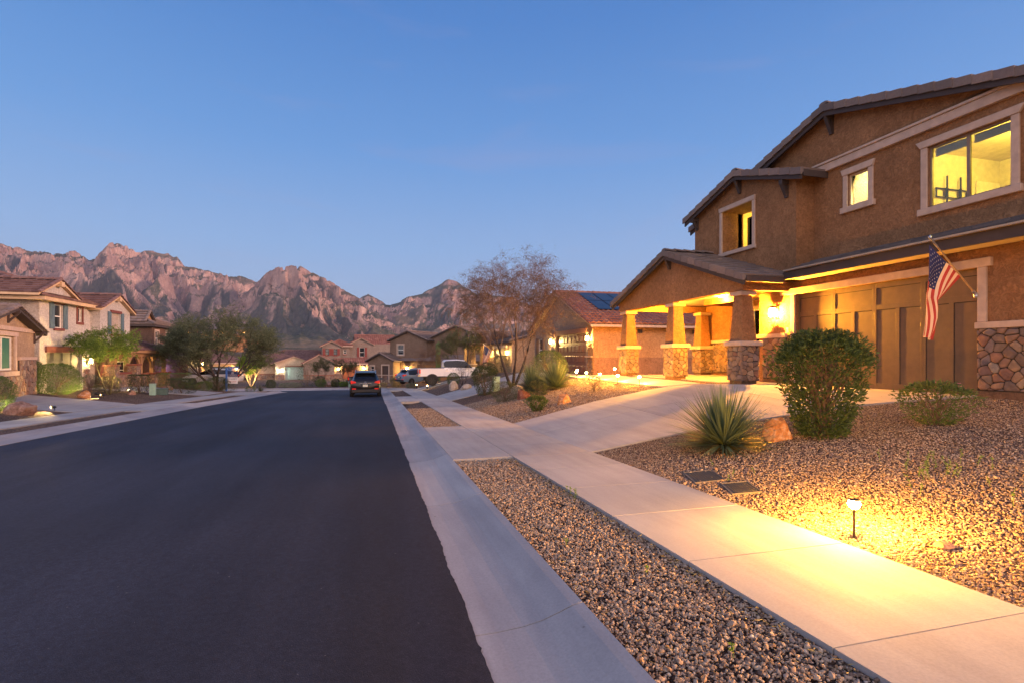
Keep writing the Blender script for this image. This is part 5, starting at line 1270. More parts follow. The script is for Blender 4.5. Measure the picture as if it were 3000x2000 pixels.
def bush(label,x,y,w_,h,n,leaf,mat,seed,shape='ball',stems=10,wd=.35,base=.0,group=None,cat='bush',name='bush',flat=.0,lump=.18,stemmat=None,z0=None,up=.5,shell=.55):
    """leafy shrub: leaves packed round forked stems; shape 'ball','cone' (narrow foot),'box'"""
    z = (hz(x,y)-.03 if z0 is None else z0); t = thing(name,label,cat,(x,y,z),0,group); rs_ = np.random.RandomState(seed); r = w_/2
    def env(zz, th):
        u = np.clip(zz/h,0,1); l = 1+lump*fbm(np.cos(th)*1.4+seed,np.sin(th)*1.4+u*2.5,3)
        if shape == 'ball': k = np.sqrt(np.clip(1-((u-.48)/.54)**2,0,1))
        elif shape == 'cone': k = np.where(u<.72,.42+.60*(u/.72)**.9,np.sqrt(np.clip(1-((u-.72)/.30)**2,0,1))*1.02)
        elif shape == 'box': k = np.where(u<.1,.8+2*u,1)*np.where(u>.88,1-((u-.88)/.13)**2*.35,1)
        else: k = np.where(u<.5,.35+1.3*u,np.sqrt(np.clip(1-((u-.5)/.52)**2,0,1)))
        return r*k*l
    zz = h*(1-(1-rs_.rand(n))**1.0)*1.0; th = rs_.uniform(0,2*np.pi,n); q = shell+(1-shell)*rs_.rand(n)**.6; deep = rs_.rand(n)<.30; q = np.where(deep,rs_.rand(n)**.5*.95,q)
    top = rs_.rand(n)<(0 if shape == 'ball' else .28); rad = env(zz,th)*q; ra = r*rs_.rand(n)**.5*.9
    zz = np.where(top, h*(.97-.30*(ra/r)**2.6)*(1+.05*fbm(np.cos(th)*ra/r*3+seed,np.sin(th)*ra/r*3,3))-rs_.rand(n)*h*.07, zz) if shape != 'box' else np.where(top,h*(.985-.02*rs_.rand(n)),zz)
    rad = np.where(top, np.minimum(ra,env(zz*.93,th)), rad)
    # thin spots
    dens = fbm(np.cos(th)*2.2+seed*2,np.sin(th)*2.2+zz/h*4,3); keep = (dens > -.42+flat)|(rs_.rand(n)<.35)
    P = np.stack([x+rad*np.cos(th),y+rad*np.sin(th),z+zz],-1)[keep]; m = len(P)
    D = np.stack([np.cos(th[keep])*.8,np.sin(th[keep])*.8,np.full(m,up)],-1)+rs_.normal(scale=.55,size=(m,3))
    leafmesh('foliage',P,D,leaf*rs_.uniform(.6,1.25,m),leaf*wd*rs_.uniform(.7,1.2,m),mat,t,seed)
    if stems:
        b = B(); rr = random.Random(seed)
        for i in range(stems):
            a = rr.uniform(0,6.28); tz = h*rr.uniform(.6,.93); e = float(env(np.array([tz]),np.array([a]))[0])*rr.uniform(.3,.85)
            p0 = Vector((x+rr.uniform(-.05,.05)*w_,y+rr.uniform(-.05,.05)*w_,z)); p3 = Vector((x+e*math.cos(a),y+e*math.sin(a),z+tz)); p1 = p0.lerp(p3,.3)+Vector((0,0,h*.12)); p2 = p0.lerp(p3,.65)+Vector((rr.uniform(-.04,.04),rr.uniform(-.04,.04),h*.05))
            k = max(.004,h*.008); b.tube([p0,p1,p2,p3],[k*1.5,k*1.2,k*.9,k*.4],5)
            for j in range(2):
                a2 = a+rr.uniform(-.9,.9); e2 = e*rr.uniform(.6,1.2); b.tube([p1.lerp(p2,rr.random()),Vector((x+e2*math.cos(a2),y+e2*math.sin(a2),z+tz*rr.uniform(.7,1.05)))],[k*.7,k*.3],4)
        b.build('stem',stemmat or TWIG,t)
    return t
bush('tall rounded leafy bush with see through middle in front of the main garage',6.91,6.6,1.44,1.68,10500,.085,G_OLE,5,'cone',30,.30,lump=.2,shell=.42,flat=-.12)
b2 = bush('small oleander with a few pink flowers near the main garage corner',8.6,6.1,.98,.66,1900,.085,G_MID,6,'open',18,.24,lump=.35,flat=-.1)
def flowers(t, pts, mat, r=.02):
    b = B()
    for p in pts:
        p = Vector(p)
        for k in range(5):
            a = k*1.2566; u = Vector((math.cos(a),math.sin(a),.4))*r; v = Vector((-math.sin(a),math.cos(a),0))*r*.5; b.add([p,p+u-v,p+u*1.5,p+u+v],[(0,1,2,3)])
    b.build('flower',mat,t,fixn=False)
flowers(b2,[(8.62,6.0,1.11),(8.85,5.9,1.08),(8.9,5.95,1.12),(8.4,6.1,1.02),(8.75,6.2,1.13)],plain('pink_petal',(.75,.28,.30),.6),.022)
def sotol(label,x,y,R_,h,n,seed,mat,group=None,z0=None,wd=.016,mat2=None):
    z = (hz(x,y)-.03 if z0 is None else z0); t = thing('sotol',label,'spiky plant',(x,y,z),0,group); rs_ = np.random.RandomState(seed)
    for nm,mm,n_,e0,e1,lf in (('blades',mat,n,2,84,1.0),('dry_blades',mat2 or G_STRAW,int(n*.22),-16,14,.72)):
        el = np.radians(e0+(e1-e0)*rs_.rand(n_)**1.25); az = rs_.uniform(0,2*np.pi,n_); L = R_*lf*rs_.uniform(.72,1.12,n_)
        L = L*(1+(h/R_-1)*np.sin(np.clip(el,0,2)))
        hd = np.stack([np.cos(az),np.sin(az),0*az],-1); up_ = np.array([0,0,1.]); side = np.stack([-np.sin(az),np.cos(az),0*az],-1)
        side = side+.5*rs_.normal(size=side.shape)*.4; K = 5; V = []
        droop = rs_.uniform(.0,.30,n_)*np.cos(el)**1.5+rs_.uniform(-.03,.08,n_)
        for i in range(K+1):
            u = i/K; c = hd*(np.cos(el)*L*u)[:,None]+up_*((np.sin(el)*L*u)-droop*L*u*u*.6)[:,None]
            c = c+np.array([x,y,z+.06*h])+hd*.03
            w_ = wd*(1-u**1.6*.97)*rs_.uniform(.95,1.05); V.append(c-side*w_*.5); V.append(c+side*w_*.5)
        V = np.stack(V,1); V[:,:,2] = np.maximum(V[:,:,2], z+.012)
        i0 = (np.arange(n_)*2*(K+1))[:,None]; F_ = np.concatenate([i0+np.array([2*k,2*k+1,2*k+3,2*k+2]) for k in range(K)],0)
        npmesh(nm,V.reshape(-1,3),F_,mm,t)
    return t
SOT = leafmat('sotol_blade',(.075,.115,.06),(.20,.26,.135),.25,.5)
sotol('large green sotol with long thin blades beside the driveway',5.42,7.05,1.0,1.02,780,4,SOT,wd=.028)
sotol('left of the two spiky round plants below the willow like tree',6.35,20.3,.95,1.2,620,5,SOT,'spiky plants under the willow like tree',wd=.032)
sotol('right of the two spiky round plants below the willow like tree',6.95,19.1,.88,1.15,600,6,SOT,'spiky plants under the willow like tree',wd=.032)
Hd = 'shrubs in front of the neighbour with barrel tiles'
bush('round clipped bush glowing yellow behind the two spiky plants',7.9,22.6,1.8,1.45,6000,.06,G_MID,7,'ball',8,.4,group=Hd)
bush('clipped bush with narrow foot left of the willow like tree',5.2,24.4,1.35,1.42,7500,.055,G_DARK,8,'cone',10,.45,group=Hd,lump=.1)
bush('loose reddish green shrub at the pavement side of the willow like tree',4.95,19.4,1.15,.78,3800,.05,G_OLIVE,9,'ball',12,.3,group=Hd,lump=.3)
bush('dark low bush below the two spiky plants',5.95,18.3,.85,.62,2600,.05,G_DARK,10,'ball',8,.4,group=Hd,lump=.3)
bush('little broad leaved bush nearest the pavement left of the red brown boulder',4.85,15.0,.66,.46,1100,.075,G_MID,11,'open',8,.5,group=Hd,lump=.3)
bush('thin airy seedling shrub in the gravel left of the stake lights',7.1,15.8,.5,.55,420,.05,G_OLIVE,12,'open',14,.3,lump=.4)
bush('round green bush beside the whitish boulder near the pickup',5.6,37.2,.95,.9,2200,.07,G_MID,13,'ball',6,.4)
bush('yellow lit low shrub under the flank of the white pickup',6.9,35.2,.8,.6,1400,.06,G_STRAW,14,'open',8,.4)
bush('dark bush under the pickup door',8.0,36.5,1.3,1.0,2200,.07,G_DARK,15,'ball',6,.4)
bush('clipped hedge ball right of the pickup hood',9.4,37.6,1.3,1.25,2600,.07,G_DARK,16,'box',6,.4)
bush('low grey green cushion plant near the blue car',3.9,56,1.2,.6,1200,.09,G_GREY,17,'ball',0,.5)
bush('tuft of straw coloured grass in front of the brown twin gabled house',2.6,62.5,1.5,1.1,1500,.35,G_STRAW,18,'open',0,.06,up=1.6,cat='grass tuft',name='grass_tuft')
bush('second smaller straw grass tuft by the brown twin gabled house',1.1,63.5,1.0,.6,700,.25,G_STRAW,19,'open',0,.06,up=1.6,cat='grass tuft',name='grass_tuft')
bush('purple brown low shrub below the small bare tree',5.0,50.5,1.2,.6,900,.07,G_RUST,20,'ball',6,.4)
LB = 'hedges and shrubs on the left side of the street'
bush('large round ball bush half lit in front of the pale house garage',-16.0,32.0,2.3,1.6,13000,.065,G_BALL,31,'ball',8,.4,group=LB,lump=.16,flat=.5)
bush('bush leaning on the corner between the tan gabled house and pale house',-17.0,31.4,1.7,1.7,7500,.07,G_MID,32,'ball',8,.4,group=LB)
bush('round bush cut by the left edge of the picture',-13.0,22.4,1.15,1.25,7500,.045,G_BALL,33,'ball',6,.4,group=LB,lump=.1)
bush('airy grey brown shrub between the ball bush and the green tree',-15.2,33.6,1.0,1.2,1500,.06,G_GREY,34,'open',12,.3,group=LB,lump=.4)
bush('rusty green round shrub at the foot of the green tree',-15.4,36.2,1.5,1.0,3500,.06,G_OLIVE,35,'ball',8,.35,group=LB,lump=.3)
bush('dark square bush beside the mint green utility box',-14.45,37.7,1.25,1.15,3800,.065,G_DARK,36,'box',8,.4,group=LB)
bush('flat topped clipped hedge right of the green utility boxes',-12.6,39.3,1.8,1.0,5500,.06,G_DARK,37,'box',8,.4,group=LB,lump=.1)
bush('hedge in front of the silver car',-14.4,43.6,2.4,1.15,5500,.06,G_MID,38,'box',6,.4,group=LB)
bush('rounded clipped hedge left of the blue sale sign',-12.1,46.0,1.85,1.1,4500,.06,G_DARK,39,'ball',6,.4,group=LB,lump=.1)
bush('low bright green shrub in front of the rounded hedge by the mesquite',-12.5,43.9,1.25,.7,2200,.06,G_MID,40,'ball',6,.4,group=LB,lump=.25)
bush('grey green shrub behind the low bright green one',-13.4,46.6,1.8,1.1,2600,.06,G_OLIVE,41,'ball',6,.35,group=LB,lump=.3)
bush('dark hedge under the mesquite behind the silver car',-13.8,53.5,2.6,1.5,3000,.08,G_DARK,42,'box',4,.4,group=LB)
bush('low shrub right of the sale sign post',-10.9,51.5,1.0,.6,1200,.06,G_MID,43,'ball',4,.4,group=LB,z0=-1.75)
sotol('small grey yucca at the corner right of the sale sign',-10.3,52.8,.6,.8,140,44,G_GREY,z0=-1.8,wd=.04)
FB = 'shrubs in the bed before the far houses'
for i,(x,y,w_,h,mt,lb) in enumerate([(-12.4,69.5,1.2,1.0,G_DARK,'dark agave like shrub left of the white lit flower bed'),(-8.4,71.5,2.4,3.0,G_DARK,'tall dark leaning shrub in front of the pale garage door'),(-6.9,72.5,1.6,1.3,G_DARK,'dark round bush right of the pale garage'),(-6.6,70.5,1.3,1.0,G_MID,'green round shrub below the dark round bush'),(-4.9,72.5,1.2,.9,G_DARK,'dark low shrub left of the red house driveway'),(-3.9,71,1.2,.6,G_LIME,'yellow green low shrub before the red roofed house'),(-2.9,72.8,1.4,.9,G_DARK,'dark shrub before the red garage of the far house'),(-4.9,70.2,.9,.6,G_OLIVE,'olive tuft at the kerb of the far bed'),(3.2,73,2.0,2.0,G_DARK,'dark bush beside the door of the brown twin gabled house')]):
    bush(lb,x,y,w_,h,1300,.13,mt,50+i,'ball',3,.4,group=FB,z0=-2.4)
bush('pale green cushion of flowers glowing under the white lamp',-10.3,70.5,2.8,.6,1300,.13,G_GREY,60,'ball',0,.5,z0=-2.4)
# ------------------------------------------------------------------ trees
def tree(name,label,x,y,seed,H_,spread,trunkR,trunks,levels,leaf,lmat,bmat,lean=(0,0),forkz=.22,leafn=6,twist=.25,rise=.5,droop=0.0,group=None,z0=None,leafL=.08,leafW=.3,twigmat=None,twign=3,kids=(4,4,4),flatten=1.0,crown_c=None,crown_r=None,cat='tree',lthin=1.0,updir=.3):
    z = (hz(x,y)-.05 if z0 is None else z0); t = thing(name,label,cat,(x,y,z),0,group); rr = random.Random(seed)
    TB = B(); BB = B(); LP = []; LD = []; base = Vector((x,y,z)); top = z+H_
    C_ = Vector(crown_c) if crown_c else Vector((x+lean[0],y+lean[1],z+H_*.62)); Rr = Vector(crown_r) if crown_r else Vector((spread,spread,H_*.42))
    def inside(p):
        q = p-C_; return (q.x/Rr.x)**2+(q.y/Rr.y)**2+(q.z/Rr.z)**2
    def limb(p, d, L, r, lev, first=False):
        n = 6 if lev < 2 else 4; pts = [p.copy()]; rad = [r]; step = L/n
        for i in range(n):
            d = (d+Vector((rr.uniform(-1,1),rr.uniform(-1,1),rr.uniform(-.6,.8)))*twist*(.5 if first else 1)+Vector((0,0,(.10 if lev<levels-1 else -droop*.5)))).normalized()
            if inside(pts[-1]) > .95 and lev > 0: d = (d*.6+(C_-pts[-1]).normalized()*.25+Vector((d.x,d.y,0))*.2).normalized()
            p = pts[-1]+d*step; pts.append(p); rad.append(r*(1-.62*(i+1)/n))
        (TB if lev == 0 else BB).tube(pts, rad, 8 if lev==0 else (5 if lev==1 else 3), cap=lev==0)
        if lev < levels:
            k = kids[min(lev,len(kids)-1)]
            for j in range(k):
                u = (.38+.62*(j+rr.random()*.8)/k) if lev > 0 else (.45+.55*(j+rr.random()*.6)/k); u = min(.98,u); i0 = min(n-1,int(u*n)); q = pts[i0].lerp(pts[i0+1],u*n-i0); dd = (pts[i0+1]-pts[i0]).normalized()
                a = rr.uniform(0,6.283); side = dd.cross(Vector((math.cos(a),math.sin(a),rr.uniform(-.3,.6)))).normalized()
                nd = (dd*.75+side*rr.uniform(.5,.95)+Vector((0,0,updir))+((q-base).normalized()*Vector((1,1,.3)) if False else Vector(((q.x-x),(q.y-y),0)).normalized()*.35)).normalized()
                limb(q, nd, L*rr.uniform(.52,.78), rad[i0]*rr.uniform(.45,.65), lev+1)
            limb(pts[-1], d, L*.6, rad[-1], lev+1)
        else:
            # twigs
            for j in range(twign):
                u = rr.random(); i0 = min(n-1,int(u*n)); q = pts[i0].lerp(pts[i0+1],u*n-i0); a = rr.uniform(0,6.283)
                td = (d+Vector((math.cos(a),math.sin(a),rr.uniform(-.3,.7)))*.8).normalized(); L2 = L*rr.uniform(.35,.9); tp = [q]
                for s in range(4):
                    td = (td+Vector((0,0,-droop))+Vector((rr.uniform(-1,1),rr.uniform(-1,1),rr.uniform(-1,1)))*.15).normalized(); tp.append(tp[-1]+td*L2/4)
                BB.tube(tp,[max(.0022,rad[-1]*.6)]*4+[.0015],3,cap=False)
                for s in range(leafn):
                    if rr.random() > lthin: continue
                    v = rr.random()*4; i1 = min(3,int(v)); LP.append(tp[i1].lerp(tp[i1+1],v-i1)); LD.append((tp[i1+1]-tp[i1]).normalized()*.6+Vector((rr.uniform(-1,1),rr.uniform(-1,1),rr.uniform(-1,.6)-droop)))
    for i in range(trunks):
        a = i*6.283/trunks+rr.uniform(-.5,.5); sp_ = .0 if trunks == 1 else rise
        d = Vector((math.cos(a)*sp_+lean[0]*.1,math.sin(a)*sp_+lean[1]*.1,1)).normalized()
        limb(base+Vector((math.cos(a),math.sin(a),0))*trunkR*.5*(trunks>1), d, H_*(forkz if trunks==1 else forkz*1.6), trunkR*(1 if trunks==1 else .65), 0, True)
    TB.build('trunk',bmat,t,smooth=True,fixn=False); BB.build('branches',twigmat or bmat,t,fixn=False)
    if LP:
        P = np.array([tuple(p) for p in LP]); D = np.array([tuple(p) for p in LD]); rs_ = np.random.RandomState(seed)
        leafmesh('crown',P,D,leafL*rs_.uniform(.6,1.4,len(P)),leafL*leafW*rs_.uniform(.7,1.3,len(P)),lmat,t,seed)
    return t
tree('willow_acacia_tree','large nearly bare rusty brown tree with thin drooping twigs in front of the neighbour garage',6.65,24.5,11,7.3,2.9,.13,3,4,.1,G_RUST,BARKD,forkz=.262,leafn=3,twist=.20,rise=.52,droop=.24,leafL=.10,leafW=.16,twigmat=plain('rust_twig',(.15,.098,.068),.9),twign=6,kids=(5,4,4,3),updir=.38,crown_c=(6.9,24.5,4.3),crown_r=(3.0,2.8,3.95))
tree('mesquite_tree','wide dark green mesquite with black forked trunk beside the sale sign',-12.9,48.6,23,7.2,5.5,.22,4,4,.1,leafmat('mesquite_leaf',(.08,.105,.05),(.22,.245,.115),.4),BARKD,forkz=.28,leafn=6,twist=.24,rise=1.35,droop=.05,leafL=.12,leafW=.3,twign=6,kids=(5,4,4,3),updir=.14,crown_c=(-12.1,48.6,2.9),crown_r=(6.6,4.8,3.3))
tree('palo_verde_tree','bright green round crowned tree with slim pale trunk in front of the pale house',-15.0,35.2,31,3.9,2.6,.07,2,4,.1,G_LIME,BARKG,forkz=.30,leafn=9,twist=.22,rise=.6,droop=.08,leafL=.075,leafW=.4,twign=4,kids=(4,4,3,3),crown_c=(-14.9,35.2,1.95),crown_r=(2.7,2.3,1.3))
tree('palo_verde_tree','small yellow lit tree with curved white trunks in front of the tan arched house',-15.4,73,41,4.6,2.4,.10,3,3,.1,G_LIME,plain('pale_bark',(.45,.36,.22),.8),forkz=.26,leafn=12,twist=.2,rise=.7,leafL=.16,leafW=.5,twign=4,kids=(4,4,4),z0=-2.4,crown_c=(-15.4,73,.9),crown_r=(2.3,2.2,1.3))
tree('small_tree','small bare pinkish brown tree between the blue car and the cactus',5.35,52,51,4.4,1.6,.07,2,3,.1,G_RUST,BARK,forkz=.26,leafn=5,twist=.25,rise=.3,leafL=.10,leafW=.2,twign=5,kids=(4,4,4),lthin=.6,crown_c=(5.3,52,2.0),crown_r=(1.7,1.7,1.9),twigmat=plain('pink_twig',(.22,.13,.10),.9))
tree('small_tree','olive green loose tree above the bed of the white pickup',8.6,50,61,5.6,2.2,.09,2,3,.1,G_OLIVE,BARK,forkz=.26,leafn=12,twist=.25,rise=.35,leafL=.13,leafW=.3,twign=4,kids=(4,4,4),crown_c=(8.7,50,3.0),crown_r=(2.4,2.4,2.3))
tree('small_tree','brown twiggy tree behind the cab of the white pickup',11.2,49.5,66,5.2,2.4,.09,2,3,.1,G_RUST,BARK,forkz=.26,leafn=8,twist=.25,rise=.4,leafL=.12,leafW=.22,twign=5,kids=(4,4,4),crown_c=(10.6,48.5,3.0),crown_r=(2.6,2.2,2.2))
tree('small_tree','little bare forked tree in front of the pickup door',5.7,33.6,71,2.3,1.0,.035,4,3,.1,G_DARK,BARKD,forkz=.22,leafn=1,twist=.2,rise=.6,leafL=.04,leafW=.3,twign=2,kids=(3,3,3),lthin=.3,crown_c=(5.7,33.6,.9),crown_r=(1.1,1.1,1.2))
tree('small_tree','thin airy olive tree in front of the pale garage door down the street',-6.9,73.5,81,4.2,2.0,.08,2,3,.1,G_OLIVE,BARK,forkz=.26,leafn=6,twist=.2,rise=.4,leafL=.13,leafW=.3,twign=4,kids=(4,4,3),z0=-2.4,crown_c=(-7.3,73.5,.6),crown_r=(2.6,2.2,1.4))
tree('small_tree','olive tree in front of the left gable of the red roofed house',-3.8,74.5,82,4.0,2.0,.08,2,3,.1,G_OLIVE,BARK,forkz=.26,leafn=7,twist=.2,rise=.4,leafL=.13,leafW=.3,twign=4,kids=(4,4,3),z0=-2.4,crown_c=(-3.6,74.5,.5),crown_r=(2.3,2.0,1.5))
def saguaro():
    x,y = 6.9,57; z = -1.2; t = thing('saguaro_cactus','tall single column saguaro cactus between the bare tree and the olive tree','cactus',(x,y,z)); n = 36; b = B(); V = []; ring = 14
    for i in range(ring+1):
        u = i/ring; r = .26*(.85+.15*math.sin(u*2.6)) if u < .93 else .26*math.sqrt(max(0,1-((u-.93)/.07)**2)); 
        for k in range(n):
            a = 2*math.pi*k/n; rr = r*(1+.10*math.cos(k*math.pi)); V.append((x+rr*math.cos(a),y+rr*math.sin(a),z+4.4*u))
    b.add(V,[(i*n+k,i*n+(k+1)%n,(i+1)*n+(k+1)%n,(i+1)*n+k) for i in range(ring) for k in range(n)]); b.build('column',plain('cactus_skin',(.10,.14,.045),.7),t,fixn=False)
saguaro()
# weeds
def weeds(label, pts, h, mat, seed):
    t = thing('weed',label,'weed',(pts[0][0],pts[0][1],float(hzv(np.array([pts[0][0]]),np.array([pts[0][1]]))[0])),0); rs_ = np.random.RandomState(seed); b = B(); P = []; D = []
    for x,y in pts:
        z = float(hzv(np.array([x]),np.array([y]))[0])-.02; hh = h*rs_.uniform(.6,1.3); tx,ty = rs_.normal(scale=.25*hh,size=2); b.tube([(x,y,z),(x+tx*.4,y+ty*.4,z+hh*.6),(x+tx,y+ty,z+hh)],[.0025,.002,.001],4)
        for k in range(12): u = rs_.uniform(.25,1); P.append((x+tx*u,y+ty*u,z+hh*u)); D.append(rs_.normal(size=3)+np.array([0,0,.6]))
    b.build('stalk',G_LIME,t); leafmesh('leaves',np.array(P),np.array(D),.028,.010,mat,t,seed)
weeds('few green weeds at the left edge of the pavement slabs',[(2.24,5.75),(2.22,5.6),(2.25,5.5),(2.2,5.4)],.09,G_LIME,1)
rw = np.random.RandomState(9)
weeds('patch of thin yellow green seedlings in the gravel right of the tall bush',[(6.2+a,4.35+b_) for a,b_ in rw.normal(scale=.28,size=(26,2))],.13,G_LIME,2)
weeds('sparse seedlings in the gravel beside the larger utility cover',[(4.6,6.2),(4.45,5.6),(4.7,5.5),(4.3,5.5)],.09,G_LIME,3)
weeds('lone sprout in the gravel at the right edge',[(5.6,3.3),(5.7,3.2),(5.3,3.9)],.12,G_LIME,4)
weeds('tiny weed in the pavement strip near the camera',[(1.9,3.3),(1.55,4.0),(1.75,2.2)],.05,G_LIME,5)

def litter():
    r_ = np.random.RandomState(77); n = 620; y = r_.uniform(1.2,9,n); a = r_.rand(n) < .55
    x = np.where(a, 2.25-np.abs(r_.normal(scale=.09,size=n)), np.where(r_.rand(n)<.5, 1.28+np.abs(r_.normal(scale=.12,size=n)), r_.uniform(3.8,7,n)))
    z = hzv(x,y)-.012+r_.uniform(0,.012,n); P = np.stack([x,y,z],-1); D = np.stack([r_.normal(size=n),r_.normal(size=n),r_.normal(scale=.15,size=n)],-1)
    o = leafmesh('leaf_litter',P,D,r_.uniform(.02,.07,n),r_.uniform(.003,.012,n),G_STRAW,None,5); setp(o, kind='stuff')
litter()
# ------------------------------------------------------------------ vehicles (local frame: +y forward, x right)
TYRE = plain('tyre_rubber',(.012,.012,.012),.85,bmp=.4); CHROME = plain('chrome',(.65,.65,.66),.18,1.0); BLACKP = plain('black_trim',(.015,.015,.016),.55)
CARG = plain('car_glass',(.006,.007,.008),.08,spec=.45,var=.02); REDL = plain('red_lens',(.45,.012,.010),.15,spec=.9,**{'Emission_Color':(1,.03,.01,1),'Emission_Strength':.35}); PLATE = plain('plate_paint',(.62,.62,.50),.5)
def paint(name,c,r=.22):
    if name in MC: return MC[name]
    T = NT(name); p = finish(T,c,r,spec=.35); p.inputs['Coat Weight'].default_value = .35; p.inputs['Coat Roughness'].default_value = .04; MC[name] = T.m; return T.m
def carbody(t, S, mat, glass_side, glass_top, bname='body'):
    """S: stations (y, zbot, zbelt, ztop, wbelt, wroof, kind); ring of 15 points; glazed cells go to their own part"""
    rings = []
    for (y,zb,zl,zt,wl,wr) in S:
        h = [(0,zb),(wl*.80,zb),(wl*.955,zb+.05),(wl*.985,zb+.22),(wl,zb+(zl-zb)*.62),(wl*.985,zl-.05),(wl*.955,zl)]
        g = [(wr+(wl*.955-wr)*.06,zt-.075),(wr*.93,zt-.02),(wr*.5,zt+.004),(0,zt+.012)]
        rings.append([(x,z) for x,z in h]+g)
    V = []; m = len(rings[0]); 
    for (y,*_),r in zip(S,rings):
        V += [(x,y,z) for x,z in r]+[(-x,y,z) for x,z in r[-2:0:-1]]
    k = 2*m-2; body = []; gl = []
    for i in range(len(S)-1):
        for j in range(k):
            f = (i*k+j,i*k+(j+1)%k,(i+1)*k+(j+1)%k,(i+1)*k+j); jj = j if j < m-1 else k-1-j
            if jj == 6 and i in glass_side: gl.append((i,f))
            elif jj in (7,8,9) and i in glass_top: gl.append((i,f))
            else: body.append(f)
    body += [tuple(range(k))[::-1], tuple(range((len(S)-1)*k,len(S)*k))]
    b = B(); b.add(V,body); o = b.build(bname,mat,t,local=True,smooth=True); 
    md = o.modifiers.new('split','EDGE_SPLIT'); md.split_angle = R(38)
    b = B(); 
    for i,f in gl: b.add([V[q] for q in f],[(0,1,2,3)])
    b.build('windows',CARG,t,local=True,fixn=False); return o
def wheel(t,x,y,r,w_=.24,rim=None):
    b = B(); s = 1 if x>0 else -1; n = 28; prof = [(r*.62,-w_/2),(r*.93,-w_/2),(r,-w_/2+.03),(r,w_/2-.03),(r*.93,w_/2),(r*.62,w_/2)]
    def L_(prof,bb):
        vs = [(x+o,y+q*math.cos(2*math.pi*k/n),r+q*math.sin(2*math.pi*k/n)) for q,o in prof for k in range(n)]
        bb.add(vs,[(i*n+k,i*n+(k+1)%n,(i+1)*n+(k+1)%n,(i+1)*n+k) for i in range(len(prof)-1) for k in range(n)]+[tuple(range(n))[::-1],tuple(range((len(prof)-1)*n,len(prof)*n))])
    L_(prof,b); W = b.build('wheel',TYRE,t,local=True)
    b = B(); o = s*(w_/2-.01); L_([(r*.60,min(0,o)),(r*.60,max(0,o)),(r*.12,max(0,o)+.01)] if s>0 else [(r*.12,o-.01),(r*.60,o),(r*.60,0)],b)
    for k in range(6):
        a = k*math.pi/3; c,sn = math.cos(a),math.sin(a); xx = x+o; w2 = r*.09
        b.add([(xx+s*.012,y+c*r*.1-sn*w2,r+sn*r*.1+c*w2),(xx+s*.012,y+c*r*.1+sn*w2,r+sn*r*.1-c*w2),(xx+s*.02,y+c*r*.6+sn*w2,r+sn*r*.6-c*w2),(xx+s*.02,y+c*r*.6-sn*w2,r+sn*r*.6+c*w2)],[(0,1,2,3)])
    b.build('rim',rim or CHROME,W,local=True)
def arch(b,x,y,r,s,t_=.05,n=14,a0=-.1,a1=3.24):
    vs = []
    for i in range(n+1):
        a = a0+(a1-a0)*i/n
        for q,o in ((r,0),(r+.08,0),(r+.08,t_),(r,t_)): vs.append((x+s*o,y+q*math.cos(a),r*.93+q*math.sin(a)))
    b.add(vs,[(i*4+j,i*4+(j+1)%4,(i+1)*4+(j+1)%4,(i+1)*4+j) for i in range(n) for j in range(4)]+[(0,1,2,3),(n*4+3,n*4+2,n*4+1,n*4)])
